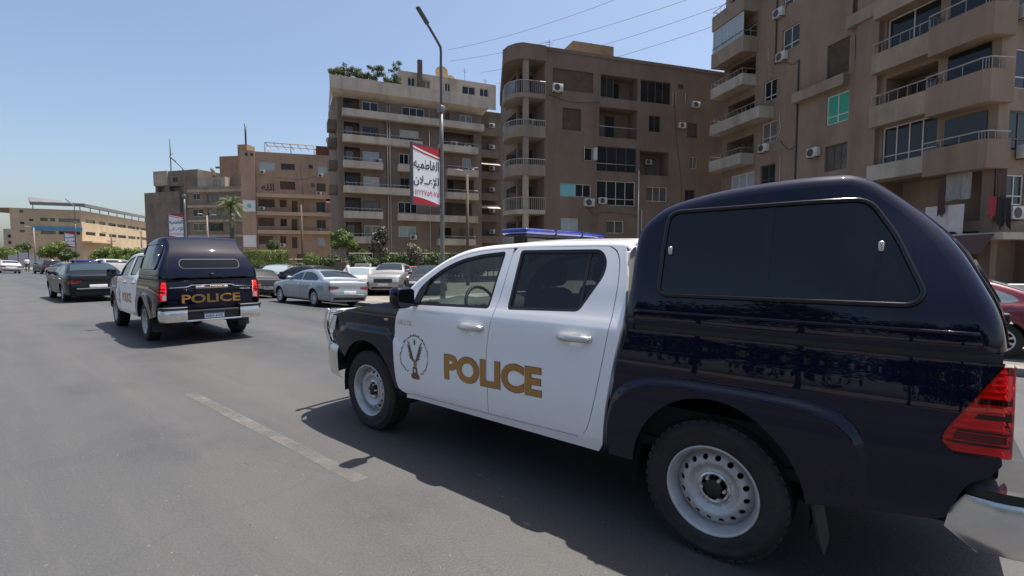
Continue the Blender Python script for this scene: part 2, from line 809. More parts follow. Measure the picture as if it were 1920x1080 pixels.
M['navy'] = mat('navy_paint', (0.0032, 0.0042, 0.0170), 0.5, coat=0.78, coat_rough=0.02, spec=0.02)
M['white'] = mat('white_paint', (0.82, 0.825, 0.83), 0.35, coat=0.8, coat_rough=0.04, var=0.025, vscale=1.6)
M['glossblack'] = mat('gloss_black_trim', (0.006, 0.006, 0.007), 0.18)
M['blackpl'] = mat('black_plastic', (0.012, 0.012, 0.013), 0.55, var=0.2, vscale=8)
M['rubber'] = mat('tyre_rubber', (0.022, 0.021, 0.020), 0.8, var=0.35, vscale=5, bump=0.2, bscale=60)
M['gap'] = mat('seam_dark', (0.004, 0.004, 0.004), 0.9)
M['under'] = mat('underbody', (0.012, 0.012, 0.012), 0.85)
M['chrome'] = mat('chrome', (0.78, 0.78, 0.78), 0.08, metal=1.0, rvar=0.03, vscale=5)
M['bumper'] = mat('dusty_bumper_chrome', (0.68, 0.67, 0.65), 0.24, metal=0.85, rvar=0.06, vscale=5, var=0.06)
M['redglass'] = glass_mat('red_lens_glass', (0.95, 0.035, 0.05))
M['reflector'] = mat('lamp_reflector', (0.80, 0.80, 0.80), 0.25, metal=0.35)
M['chromedull'] = mat('dusty_chrome', (0.62, 0.61, 0.59), 0.26, metal=0.9, rvar=0.08, vscale=6)
M['steel'] = mat('silver_steel_wheel', (0.47, 0.475, 0.48), 0.42, metal=0.4, var=0.12, vscale=9)
M['hub'] = mat('hub_dark', (0.03, 0.03, 0.03), 0.5, metal=0.4)
M['gold'] = mat('gold_letter', (0.40, 0.185, 0.032), 0.42, coat=0.4, var=0.08, vscale=5)
M['goldedge'] = mat('letter_outline', (0.025, 0.02, 0.02), 0.5)
M['emb'] = mat('emblem_brown', (0.10, 0.085, 0.07), 0.5)
M['embred'] = mat('emblem_rust', (0.22, 0.065, 0.022), 0.5)
M['embgold'] = mat('emblem_gold', (0.33, 0.20, 0.07), 0.5)
M['smoked'] = mat('smoked_glass', (0.003, 0.005, 0.0065), 0.02, spec=0.5)
M['glass'] = glass_mat('clear_glass', (0.50, 0.57, 0.53), dust=0.02)
M['tint'] = glass_mat('tinted_glass', (0.20, 0.22, 0.23), dust=0.012)
M['red'] = mat('red_lens', (0.56, 0.008, 0.014), 0.16, coat=1.0, coat_rough=0.02, var=0.25, vscale=26, bump=0.25, bscale=60)
M['reddark'] = mat('dark_red_lens', (0.05, 0.002, 0.003), 0.15, coat=1.0, coat_rough=0.02)
M['lens'] = mat('clear_lens', (0.55, 0.56, 0.57), 0.1, coat=1.0, coat_rough=0.02, metal=0.3)
M['amber'] = mat('amber_lens', (0.55, 0.35, 0.2), 0.2, coat=1.0)
M['bluelens'] = mat('blue_beacon', (0.006, 0.016, 0.19), 0.10, coat=1.0, coat_rough=0.02, var=0.35, vscale=14)
M['fabric'] = mat('seat_fabric', (0.022, 0.022, 0.024), 0.9)
M['dash'] = mat('dashboard', (0.075, 0.08, 0.078), 0.6)
M['plate'] = mat('plate_white', (0.62, 0.63, 0.63), 0.4)
M['plateblue'] = mat('plate_blue', (0.03, 0.08, 0.35), 0.4)
M['ink'] = mat('ink', (0.012, 0.012, 0.014), 0.6)

# ------------------------------------------------------------------ ground
def sheet(name, pts, z, m, kind='structure'):
    mb = MB()
    mb.add([(p.x, p.y, z) for p in pts], [tuple(range(len(pts)))])
    o = mb.build(name, m)
    if kind:
        tag(o, kind=kind)
    return o


KERB_N = 11.45
EDGE = -0.34            # the carriageway falls away to its right edge


def gz(n):
    if n < 5.2:
        return 0.0
    return EDGE * (n - 5.2) / (KERB_N - 5.2) if n < KERB_N else -0.20


mb = MB()
mb.add([road(KERB_N + 0.2, -1500, -0.21), road(1500, -1500, -0.21), road(1500, 1500, -0.21), road(KERB_N + 0.2, 1500, -0.21)], [(0, 1, 2, 3)])
mb.add([road(-16, -1500, -0.02), road(-1500, -1500, -0.02), road(-1500, 1500, -0.02), road(-16, 1500, -0.02)], [(3, 2, 1, 0)])
tag(mb.build('ground', M['earth'], fix=False), kind='structure')
mb = MB()
sec = [(-16.05, -0.03)] + [(-15.9, 0.0), (5.2, 0.0)] + [(5.2 + 0.4 * k, EDGE * (k * 0.4 / 6.25)) for k in range(1, 16)] + [(KERB_N + 0.01, EDGE)]
mb.grid([[road(n_, d_, z_) for n_, z_ in sec] for d_ in (-90, -30, 0, 30, 90, 200, 900)])
tag(mb.build('road', M['asphalt'], smooth=True), kind='structure')
mb = MB()
mb.add([road(KERB_N + 0.25, -60, -0.20), road(75, -60, -0.20), road(75, 75, -0.20), road(KERB_N + 0.25, 75, -0.20)], [(0, 1, 2, 3)])
tag(mb.build('pavement', M['pave']), kind='structure')
kerb = tag(bpy.data.objects.new('kerb', None), kind='structure')
COL.objects.link(kerb)
kme = None
for i in range(52):                                    # kerb stones, each a block of its own
    d0 = -12 + i * 1.0
    if kme is None:
        q = MB()
        q.rbox(0.004, 0.992, -0.15, 0.15, -0.05, 0.15, 0.018, 2)
        kme = q.mesh('kerb_stone', M['kerb'], smooth=True, angle=40)
    o = link('kerb_stone', kme, kerb)
    o.location = road(KERB_N + 0.15 + random.uniform(-0.006, 0.006), d0, EDGE + random.uniform(-0.006, 0.004))
    o.rotation_euler = (0, 0, HEAD + random.uniform(-0.004, 0.004))
q = MB()
for d0, d1 in ((-60, -12.01), (40.01, 75)):
    q.add([road(n, d, z) for d in (d0, d1) for n in (KERB_N, KERB_N + 0.3) for z in (EDGE - 0.05, EDGE + 0.15)],
          [(0, 1, 3, 2), (4, 6, 7, 5), (0, 4, 5, 1), (2, 3, 7, 6), (0, 2, 6, 4), (1, 5, 7, 3)])
tag(q.build('far_kerb', M['kerb'], kerb), kind='stuff')
# lane line: broken strokes, worn
lane = tag(bpy.data.objects.new('lane_marking', None), kind='structure')
COL.objects.link(lane)
for d0, d1 in ((3.05, 6.62), (-5, -1.9)):
    q = MB()
    n0 = 1.955
    edge = []
    k = 12
    for i in range(k + 1):
        edge.append((n0 - 0.055 + random.uniform(-0.008, 0.008), d0 + (d1 - d0) * i / k))
    for i in range(k, -1, -1):
        edge.append((n0 + 0.06 + random.uniform(-0.008, 0.008), d0 + (d1 - d0) * i / k))
    q.add([road(a, b, 0.004) for a, b in edge], [tuple(range(len(edge)))])
    q.build('lane_stroke', M['paintline'], lane)
# grit on the tarmac
q = MB()
rn = random.Random(11)
for i in range(900):
    n_, d_ = rn.uniform(-2.6, 2.6), abs(rn.gauss(1.5, 3.4)) + 0.6
    p = road(n_, d_)
    r_ = rn.choice([0.004, 0.005, 0.006, 0.009])
    vs = [Vector((p.x + r_ * rn.uniform(0.6, 1.2) * math.cos(a), p.y + r_ * rn.uniform(0.6, 1.2) * math.sin(a), 0.001)) for a in (0, 1.6, 3.1, 4.7)]
    vs.append(Vector((p.x, p.y, r_ * 0.9)))
    q.add(vs, [(0, 1, 4), (1, 2, 4), (2, 3, 4), (3, 0, 4)])
tag(q.build('loose_grit', M['kerb']), 'loose grit scattered over the near asphalt', 'grit', kind='stuff')

# ------------------------------------------------------------------ facades
M['glassdark'] = mat('window_glass', (0.020, 0.022, 0.024), 0.07, spec=0.32, rand=0.5)
M['halfcurtain'] = mat('curtained_glass', (0.11, 0.10, 0.088), 0.12, spec=0.6, var=0.35, vscale=5, stretch=(5, 5, 0.4), rand=0.5)
_wr = random.Random(77)
M['frame_w'] = mat('white_window_frame', (0.52, 0.51, 0.48), 0.5, var=0.1, vscale=2)
M['frame_d'] = mat('dark_window_frame', (0.09, 0.08, 0.07), 0.5)
M['shutter_b'] = mat('brown_shutter', (0.085, 0.060, 0.043), 0.7, var=0.2, vscale=2, rand=0.25)
M['shutter_w'] = mat('pale_shutter', (0.50, 0.48, 0.43), 0.7, var=0.1, vscale=2)
M['curtain'] = mat('curtain', (0.33, 0.32, 0.30), 0.9, var=0.2, vscale=6, stretch=(6, 6, 0.5))
M['cyan'] = mat('cyan_pane', (0.16, 0.42, 0.44), 0.4)
M['green'] = mat('green_pane', (0.035, 0.30, 0.21), 0.35)
M['paleglass'] = mat('pale_glass', (0.30, 0.36, 0.38), 0.15)
M['acwhite'] = mat('ac_casing', (0.50, 0.49, 0.46), 0.55, var=0.15, vscale=3, rand=0.15)
M['acdark'] = mat('ac_grille', (0.05, 0.05, 0.05), 0.6)
M['metal'] = mat('grey_metal', (0.30, 0.29, 0.28), 0.45, metal=0.5, var=0.15, vscale=3)
M['darkmetal'] = mat('dark_metal', (0.06, 0.058, 0.055), 0.5, metal=0.4)
M['inside'] = mat('dark_room', (0.035, 0.03, 0.027), 0.9)
M['pipe'] = mat('white_pipe', (0.42, 0.40, 0.36), 0.6, var=0.1)


def facemat(name, c, var=0.10, streak=0.22):
    c = (c[0] * 0.86, c[1] * 0.825, c[2] * 0.765)
    return mat(name, c, 0.9, var=var * 1.5, vscale=0.35, bump=0.18, bscale=18, streak=streak * 1.5, detail=8)


FRONT = Matrix.Identity(4)


def side_frame(u, v0=0.0):
    """frame of the wall that looks along +u"""
    return Matrix(((0, -1, 0, u), (1, 0, 0, v0), (0, 0, 1, 0), (0, 0, 0, 1)))


def left_frame(u, v1):
    """frame of the wall that looks along -u; x runs from v1 towards the front"""
    return Matrix(((0, 1, 0, u), (-1, 0, 0, v1), (0, 0, 1, 0), (0, 0, 0, 1)))


def wall_sheet(mb, fr, u0, u1, z0, z1, ops, mi=0):
    """wall with real openings: ops (a, b, c, d, depth)"""
    us = sorted(set([u0, u1] + [min(max(x, u0), u1) for o in ops for x in o[:2]]))
    zs = sorted(set([z0, z1] + [min(max(x, z0), z1) for o in ops for x in o[2:4]]))
    for i in range(len(us) - 1):
        run = None
        for k in range(len(zs) - 1):
            cu, cz = (us[i] + us[i + 1]) / 2, (zs[k] + zs[k + 1]) / 2
            hole = any(o[0] < cu < o[1] and o[2] < cz < o[3] for o in ops)
            if not hole:
                mb.add([fr @ Vector(p) for p in ((us[i], 0, zs[k]), (us[i + 1], 0, zs[k]), (us[i + 1], 0, zs[k + 1]), (us[i], 0, zs[k + 1]))], [(0, 1, 2, 3)], mi)
    for a, b, c, d, dep in ops:
        V = [fr @ Vector(p) for p in ((a, 0, c), (b, 0, c), (b, 0, d), (a, 0, d), (a, dep, c), (b, dep, c), (b, dep, d), (a, dep, d))]
        fs = [(0, 4, 5, 1), (1, 5, 6, 2), (2, 6, 7, 3), (3, 7, 4, 0)]
        if dep > 0.6:
            fs.append((4, 7, 6, 5))
        mb.add(V, fs, mi)


_win_cache = {}


def window(par, fr, a, b, c, d, dep=0.14, nx=2, nz=1, fm='frame_w', pm='glassdark', fw=0.06, cross=None):
    """frame with mullions and a pane behind, set in the reveal"""
    if pm == 'glassdark' and _wr.random() < 0.3:
        pm = 'halfcurtain'
    W_, H_ = round(b - a, 2), round(d - c, 2)
    key = (W_, H_, nx, nz, fm, pm, cross)
    if key not in _win_cache:
        q = MB()
        ol = [(0, 0), (W_, 0), (W_, H_), (0, H_)]
        holes = []
        zs = [fw + (H_ - 2 * fw) * k / nz for k in range(nz + 1)]
        if cross:
            zs = [fw, H_ * cross, H_ - fw]
        xs_ = [fw + (W_ - 2 * fw) * k / nx for k in range(nx + 1)]
        m2 = fw * 0.4
        for i in range(nx):
            for k in range(len(zs) - 1):
                holes.append([(xs_[i] + (m2 if i else 0), zs[k] + (m2 if k else 0)), (xs_[i + 1] - (m2 if i < nx - 1 else 0), zs[k] + (m2 if k else 0)),
                              (xs_[i + 1] - (m2 if i < nx - 1 else 0), zs[k + 1] - (m2 if k < len(zs) - 2 else 0)), (xs_[i] + (m2 if i else 0), zs[k + 1] - (m2 if k < len(zs) - 2 else 0))])
        fme = panel_mesh('window', [ol] + holes, lambda x, z: Vector((x, 0, z)), M[fm], step=None, thick=0.06)
        for pl in fme.polygons:
            pl.use_smooth = False
        q.add([(fw / 2, 0.035, fw / 2), (W_ - fw / 2, 0.035, fw / 2), (W_ - fw / 2, 0.035, H_ - fw / 2), (fw / 2, 0.035, H_ - fw / 2)], [(0, 1, 2, 3)])
        pme = q.mesh('pane', M[pm], fix=False)
        _win_cache[key] = (fme, pme)
    fme, pme = _win_cache[key]
    o = link('window', fme, par)
    o.matrix_local = fr @ Matrix.Translation((a, dep, c))
    link('pane', pme, o)
    return o


def shutter(par, fr, a, b, c, d, dep=0.10, m='shutter_b', down=1.0):
    """roller shutter: a slatted sheet"""
    q = MB()
    n = max(4, int((d - c) / 0.09))
    c2 = d - (d - c) * down
    rows = []
    for i in range(n + 1):
        z = c2 + (d - c2) * i / n
        rows.append([Vector((a, dep + 0.012, z)), Vector((b, dep + 0.012, z))])
        rows.append([Vector((a, dep - 0.012, z + (d - c2) / n * 0.75)), Vector((b, dep - 0.012, z + (d - c2) / n * 0.75))])
    q.grid([[fr @ p for p in r_] for r_ in rows[:-1]])
    o = q.build('shutter', M[m], par, fix=False)
    if down < 1:
        p = MB()
        p.add([fr @ Vector(v) for v in ((a, dep + 0.04, c), (b, dep + 0.04, c), (b, dep + 0.04, d), (a, dep + 0.04, d))], [(0, 1, 2, 3)])
        p.build('pane', M['glassdark'], o, fix=False)
    return o


_ac = None


def aircon(par, fr, u, z, s=1.0, out=0.02):
    global _ac
    if _ac is None:
        q = MB()
        q.rbox(-0.42, 0.42, -0.34, 0.0, -0.30, 0.30, 0.03, 2)
        m1 = q.mesh('air_conditioner', M['acwhite'], smooth=True, angle=40)
        q = MB()
        q.lathe([(0.02, -0.348), (0.23, -0.352), (0.245, -0.35), (0.25, -0.335)], 20, 'y', (-0.10, 0, 0))
        m2 = q.mesh('fan_grille', M['acdark'], smooth=True, angle=40)
        q = MB()
        for x in (-0.3, 0.3):
            q.box(x - 0.02, x + 0.02, -0.36, 0.06, -0.345, -0.302)
        m3 = q.mesh('bracket', M['darkmetal'])
        _ac = (m1, m2, m3)
    o = link('air_conditioner', _ac[0], par)
    o.matrix_local = fr @ Matrix.Translation((u, -out, z)) @ Matrix.Diagonal((s, s, s, 1))
    link('fan_grille', _ac[1], o)
    link('bracket', _ac[2], o)
    return o


def balcony(par, fr, a, b, z, h=0.9, proj=1.2, m='trim', rail=None, slab=0.16, t=0.12, name='balcony', ch=0.0):
    """slab with a parapet (U in plan); rail: height of a metal rail above it"""
    o_ = [(a, 0), (a, -proj), (b, -proj), (b, 0)]
    q = MB()
    q.prism([(a, 0.02), (a, -proj), (b, -proj), (b, 0.02)], z - slab, z, mtx=fr)
    sl = q.build(name, M[m], par)
    if h > 0:
        q = MB()
        q.prism([(a - 0.004, 0.01), (a - 0.004, -proj - 0.004), (b + 0.004, -proj - 0.004), (b + 0.004, 0.01), (b - t, 0.01), (b - t, -proj + t), (a + t, -proj + t), (a + t, 0.01)], z - slab - 0.03, z + h, mtx=fr)
        q.build('parapet', M[m], sl)
    if rail:
        q = MB()
        zz = z + h + rail
        q.tube([fr @ Vector(p) for p in ((a + 0.05, 0, zz), (a + 0.05, -proj + 0.05, zz), (b - 0.05, -proj + 0.05, zz), (b - 0.05, 0, zz))], 0.03, 6)
        n = max(2, int((b - a) / 0.45))
        for k in range(n + 1):
            x = a + 0.05 + (b - a - 0.1) * k / n
            q.tube([fr @ Vector((x, -proj + 0.05, z + h)), fr @ Vector((x, -proj + 0.05, zz))], 0.014, 4)
        tag(q.build('railing', M['metal'], sl), kind='stuff')
    return sl


def ledge(par, fr, a, b, z0, z1, proj, m, name='ledge'):
    q = MB()
    q.add([fr @ Vector(p) for p in [(x, y, z) for x in (a, b) for y in (-proj, 0.01) for z in (z0, z1)]],
          [(0, 1, 3, 2), (4, 6, 7, 5), (0, 4, 5, 1), (2, 3, 7, 6), (0, 2, 6, 4), (1, 5, 7, 3)])
    return q.build(name, M[m] if isinstance(m, str) else m, par)


def pipe(par, fr, pts, r=0.05, m='pipe', name='pipe'):
    q = MB()
    q.tube([fr @ Vector(p) for p in pts], r, 6)
    return q.build(name, M[m], par, smooth=True)


def block(name, label, a, t, wallm, u0, u1, z1, depth, ops, cat='apartment building', side_ops=None, left_ops=None, roof=True, group=None):
    """root Empty at the facade's foot plus its walls (front, sides, back, roof) as one skin"""
    root = thing(name, label, cat, (a[0], a[1], 0.0), math.atan2(t[1], t[0]), group)
    mb = MB()
    wall_sheet(mb, FRONT, u0, u1, -0.5, z1, ops)
    sf = side_frame(u1)
    wall_sheet(mb, sf, 0, depth, -0.5, z1, side_ops or [])
    lf = left_frame(u0, depth)
    wall_sheet(mb, lf, 0, depth, -0.5, z1, left_ops or [])
    mb.add([(u0, depth, 0), (u1, depth, 0), (u1, depth, z1), (u0, depth, z1)], [(3, 2, 1, 0)])
    mb.add([(u0, 0, z1), (u1, 0, z1), (u1, depth, z1), (u0, depth, z1)], [(0, 1, 2, 3)])
    mb.build('wall', wallm, root, fix=False, merge=True)
    return root


def antenna(par, x, y, z, h=1.6):
    q = MB()
    q.tube([(x, y, z), (x, y, z + h)], 0.025, 5)
    for k, w_ in ((0.95, 0.5), (0.85, 0.4), (0.75, 0.3)):
        q.tube([(x - w_, y, z + h * k), (x + w_, y, z + h * k)], 0.012, 4)
    return q.build('roof_antenna', M['darkmetal'], par)


def dish(par, x, y, z, r=0.6, az=0.0, el=40):
    q = MB()
    n = 14
    m4 = Matrix.Translation((x, y, z + r * 1.1)) @ Matrix.Rotation(az, 4, 'Z') @ Matrix.Rotation(R(90 - el), 4, 'X')
    rows = []
    for i in range(5):
        rr = r * i / 4
        rows.append([m4 @ Vector((rr * math.cos(2 * math.pi * k / n), rr * math.sin(2 * math.pi * k / n), 0.25 * rr * rr / r)) for k in range(n + 1)])
    q.grid(rows)
    q.tube([(x, y, z), (x, y, z + r * 1.1)], 0.04, 6)
    q.tube([m4 @ Vector((0, -r, 0.25 * r)), m4 @ Vector((0, 0, r * 0.8))], 0.02, 4)
    return q.build('satellite_dish', M['dish'], par, smooth=True)


M['dish'] = mat('rusty_dish', (0.42, 0.33, 0.22), 0.7, var=0.25, vscale=3)
M['trim'] = facemat('pale_trim', (0.40, 0.355, 0.31))

# ---- the grey-brown block with curved corner balconies (centre)
M['w3'] = facemat('grey_brown_render', (0.195, 0.149, 0.120), 0.10, 0.18)
B3A, B3T = (2.67, 41.0), (0.95, 0.313)
ops3 = [(0.7, 4.4, 15.5, 17.2, 0.16), (5.1, 8.7, 15.3, 17.2, 1.3), (9.0, 12.1, 15.3, 17.2, 0.2), (12.8, 13.4, 16.8, 17.2, 0.2),
        (1.6, 3.3, 12.3, 14.1, 0.18), (5.0, 8.7, 12.0, 14.5, 1.5), (9.9, 11.1, 12.8, 14.2, 0.2), (13.9, 15.0, 12.6, 13.9, 0.15),
        (3.6, 4.45, 9.9, 11.0, 0.2), (4.8, 8.7, 9.1, 11.2, 0.2), (9.0, 12.0, 9.0, 11.1, 1.4), (14.3, 15.1, 9.8, 10.9, 0.2),
        (1.4, 4.3, 6.8, 7.9, 0.16), (4.8, 8.6, 6.2, 8.3, 0.16), (9.7, 11.9, 6.7, 8.0, 0.16), (13.8, 14.9, 6.6, 7.9, 0.2),
        (1.5, 3.1, 3.9, 5.0, 0.16), (5.8, 7.5, 3.8, 4.9, 0.16), (9.9, 11.4, 3.8, 4.9, 0.16), (1.5, 4.2, 0.3, 2.5, 0.3), (6.0, 9.0, 0.3, 2.5, 0.3), (11, 14, 0.3, 2.5, 0.3)]
b3 = block('apartment_block', 'grey-brown block with slanted dark roof edge and stacked rounded corner balconies', B3A, B3T, M['w3'], 0, 19.2, 18.7, 12, ops3)
F = FRONT
shutter(b3, F, 0.7, 4.4, 15.5, 17.2, 0.10)
window(b3, F, 9.0, 12.1, 15.3, 17.2, 0.12, 4, 1, 'frame_d')
window(b3, F, 9.9, 11.1, 12.8, 14.2, 0.12, 2, 1, 'frame_d')
shutter(b3, F, 1.6, 3.3, 12.3, 14.1, 0.12)
shutter(b3, F, 13.9, 15.0, 12.6, 13.9, 0.10)
window(b3, F, 12.8, 13.4, 16.8, 17.2, 0.14, 1, 1, 'frame_d')
for a_, c_ in ((5.1, 15.3), (9.0, 9.0)):
    window(b3, F, a_ + 1.5, a_ + 2.5, c_ + 0.05, c_ + 1.75, 1.25, 1, 1, 'frame_d')
window(b3, F, 6.3, 7.3, 12.05, 14.2, 1.44, 1, 1, 'frame_d')
window(b3, F, 5.12, 6.5, 15.4, 17.15, 0.3, 2, 1, 'frame_d')
for a_, b_, z_ in ((5.0, 8.7, 12.9), (4.8, 8.7, 9.75)):
    pipe(b3, F, [(a_, 0.05, z_), (b_, 0.05, z_)], 0.035, 'metal', 'railing')
window(b3, F, 4.8, 8.7, 9.1, 11.2, 0.12, 4, 1, 'frame_d')
window(b3, F, 14.3, 15.1, 9.8, 10.9, 0.12, 2, 1, 'frame_w')
window(b3, F, 3.6, 4.45, 9.9, 11.0, 0.15, 1, 1, 'frame_w')
for x, r_ in ((3.6, 1.9), (4.45, -1.9)):                 # casements swung open
    q = MB()
    q.box(0, 0.42, -0.02, 0.02, 0, 1.06)
    o = q.build('casement', M['frame_w'], b3)
    o.matrix_local = Matrix.Translation((x, -0.02, 9.92)) @ Matrix.Rotation(R(180) - r_ if r_ > 0 else -r_ - R(180) + R(180), 4, 'Z')
    o.matrix_local = Matrix.Translation((x, -0.03, 9.92)) @ Matrix.Rotation(R(-115) if r_ > 0 else R(-65), 4, 'Z')
window(b3, F, 1.4, 4.3, 6.8, 7.9, 0.10, 4, 1)
q = MB()
q.box(1.44, 2.82, 0.085, 0.097, 6.85, 7.86)
q.build('cyan_sheet', M['cyan'], b3)
window(b3, F, 4.8, 8.6, 6.2, 8.3, 0.08, 4, 2, cross=0.27)
window(b3, F, 9.7, 11.9, 6.7, 8.0, 0.10, 3, 1)
window(b3, F, 13.8, 14.9, 6.6, 7.9, 0.12, 2, 1, 'frame_d')
window(b3, F, 1.5, 3.1, 3.9, 5.0, 0.10, 2, 1, pm='paleglass')
window(b3, F, 5.8, 7.5, 3.8, 4.9, 0.10, 2, 1)
window(b3, F, 9.9, 11.4, 3.8, 4.9, 0.10, 2, 1)
for a_ in (1.5, 6.0, 11):
    shutter(b3, F, a_, a_ + (2.7 if a_ < 2 else 3.0), 0.3, 2.5, 0.2)
for u_, z_, s_ in ((1.05, 15.55, 1.05), (14.65, 15.5, 0.9), (13.25, 13.55, 0.8), (4.0, 6.35, 1.1), (5.3, 6.55, 0.9), (10.6, 10.35, 0.75)):
    aircon(b3, F, u_, z_, s_, 0.02 if u_ != 10.6 else -1.2)
pipe(b3, F, [(8.9, -0.06, 9.3), (8.9, -0.06, 0.3)], 0.06)
pipe(b3, F, [(9.25, -0.06, 5.9), (9.25, -0.06, 4.0)], 0.04)
for x in (12.3, 12.6, 13.6):
    pipe(b3, F, [(x, -0.04, 15.2 + 0.2 * x - 2.4), (x, -0.04, 16.5)], 0.025)
# bay behind the balconies, then the balconies
q = MB()
q.prism([(-1.6, 2.2), (-0.003, 2.2), (-0.003, 12), (-0.1, 12), (-1.6, 6)], 0, 18.5)
q.build('bay_wall', M['w3'], b3)
bayp = [(0.0, -0.25), (-1.9, -0.25), (-2.4, 0.05), (-2.8, 0.7), (-2.95, 1.6), (-2.6, 3.2), (-1.55, 3.2), (-1.55, 2.2), (0.0, 2.2)]
M['trim3'] = facemat('grey_trim', (0.27, 0.235, 0.205))
M['redroom'] = mat('maroon_wall', (0.10, 0.035, 0.03), 0.9)
for k, z_ in enumerate((14.9, 11.8, 8.7, 5.6, 2.6)):
    q = MB()
    q.prism(bayp, z_ - 0.35, z_)
    sl_ = q.build('balcony', M['trim3'] if k < 3 else M['trim'], b3)
    solid = [(-0.02, -0.25)] + bayp[1:6]
    pr = MB()
    inner = [(x * 0.96 + 0.0, y + 0.10) for x, y in solid]
    if k in (1, 2, 4):
        pr.prism(solid + list(reversed(inner)), z_ + 0.002, z_ + (0.55 if k < 4 else 0.85))
        pr.build('parapet', M['trim3'] if k < 3 else M['trim'], sl_)
    h0 = 0.55 if k in (1, 2) else 0.0
    if k != 4:
        pr = MB()
        path = [Vector((x, y, z_ + 0.98)) for x, y in solid]
        pr.tube(path, 0.035, 6)
        for i in range(len(solid) - 1):
            A_, B_ = Vector(solid[i]), Vector(solid[i + 1])
            n_ = max(1, int((B_ - A_).length / 0.16))
            for j in range(n_):
                p = A_ + (B_ - A_) * j / n_
                pr.tube([(p.x, p.y, z_ + h0), (p.x, p.y, z_ + 0.98)], 0.02, 4)
        tag(pr.build('railing', M['metal'] if k < 3 else M['trim'], sl_), kind='stuff')
    q = MB()
    q.box(-1.4, -0.3, 2.14, 2.19, z_ + 0.02, z_ + 2.2)
    q.build('balcony_door', M['glassdark'] if k != 4 else M['redroom'], b3)
    q = MB()
    q.box(-1.635, -1.61, 2.6, 5.2, z_ + 0.1, z_ + 2.3)
    q.build('balcony_door', M['glassdark'], b3)
q = MB()
q.prism([(0.0, -0.35), (-2.0, -0.35), (-2.5, 0.0), (-2.95, 0.7), (-3.1, 1.6), (-2.5, 3.6), (-0.2, 12), (0.0, 12)], 17.5, 18.72)
q.build('roof_eave', M['w3'], b3)
for k, (z0, z1) in enumerate(((0, 2.25), (2.6, 5.25), (5.6, 8.35), (8.7, 11.45), (11.8, 14.55), (14.9, 17.5))):
    q = MB()
    q.box(-1.85, -1.45, -0.2, 0.2, z0, z1)
    q.build('column', M['trim'] if k in (1, 2) else M['trim3'], b3)
ledge(b3, F, -0.002, 19.25, 18.5, 18.78, 0.06, 'w3', 'roof_coping')
M['ochre'] = facemat('ochre_render', (0.31, 0.225, 0.14), 0.12, 0.1)
q = MB()
q.box(3.9, 8.0, 3.0, 7.0, 18.7, 21.0)
q.build('roof_house', M['ochre'], b3)
q = MB()
q.box(3.87, 3.9, 4.2, 4.9, 19.3, 20.2)
q.build('roof_window', M['glassdark'], b3)
antenna(b3, 1.2, 2.0, 18.7, 1.6)
antenna(b3, 6.8, 5.0, 21.0, 1.0)
antenna(b3, 9.8, 3.0, 18.7, 0.7)
aircon(b3, F, -0.55, 13.2, 0.9, -2.1)

# ---- the pale-banded block with the roof garden (left of centre)
M['w2'] = facemat('brown_render', (0.205, 0.165, 0.137), 0.10, 0.2)
M['trim2'] = facemat('cream_band', (0.52, 0.47, 0.41), 0.08, 0.30)
B2A, B2T = (-20.76, 58.0), (0.911, 0.413)
ops2 = []
W2 = []
Z2 = [18.9, 15.95, 13.05, 10.1, 7.15, 4.25, 1.2]


def o2(a_, b_, c_, d_, dep, kind):
    ops2.append((a_, b_, c_, d_, dep))
    W2.append((a_, b_, c_, d_, kind))


for k, z_ in enumerate(Z2):
    o2(1.2, 3.0, z_ - 0.1, z_ + 1.7, 1.2, 'log')
    o2(3.3, 5.2, z_, z_ + 1.35, 0.16, 'shutw' if k == 3 else 'win')
o2(8.0, 10.8, 18.9, 20.2, 0.16, 'win')
o2(13.5, 14.1, 18.9, 20.1, 0.16, 'dark')
o2(15.4, 17.1, 18.9, 20.1, 0.16, 'win')
o2(7.7, 10.1, 16.0, 17.4, 0.16, 'shuth')
o2(13.0, 17.3, 15.8, 17.7, 1.2, 'log')
o2(7.6, 8.8, 13.2, 14.5, 0.16, 'win')
o2(15.7, 17.0, 13.4, 14.6, 0.16, 'win')
o2(7.7, 8.8, 10.2, 11.5, 0.16, 'win')
o2(13.7, 17.3, 10.2, 11.8, 1.2, 'log')
o2(7.4, 9.8, 7.2, 8.6, 0.16, 'win')
o2(13.4, 17.0, 7.2, 8.8, 1.2, 'log')
o2(7.4, 9.6, 4.3, 5.6, 0.16, 'win')
o2(12.6, 14.2, 4.3, 5.6, 0.16, 'dark')
o2(15.2, 17.2, 4.3, 5.6, 0.16, 'dark')
o2(7.4, 10.4, 0.4, 2.4, 0.3, 'dark')
b2 = block('apartment_block', 'brown block striped with cream balcony bands, bushes growing along its roof', B2A, B2T, M['w2'], 0.5, 18.4, 22.0, 13, ops2)
for i, (a_, b_, c_, d_, kd) in enumerate(W2):
    if kd == 'win':
        window(b2, F, a_, b_, c_, d_, 0.10, 2 if b_ - a_ < 2.3 else 3, 1, 'frame_w' if i % 3 else 'frame_d', 'glassdark' if i % 5 else 'paleglass', fw=0.09)
    elif kd == 'dark':
        window(b2, F, a_, b_, c_, d_, 0.10, 2, 1, 'frame_d')
    elif kd == 'shutw':
        shutter(b2, F, a_, b_, c_, d_, 0.08, 'shutter_w')
    elif kd == 'shuth':
        shutter(b2, F, a_, b_, c_, d_, 0.08, 'shutter_w', 0.68)
    else:
        window(b2, F, a_ + 0.2, a_ + 1.2, c_ + 0.02, c_ + 1.6, 1.1, 1, 1, 'frame_d')
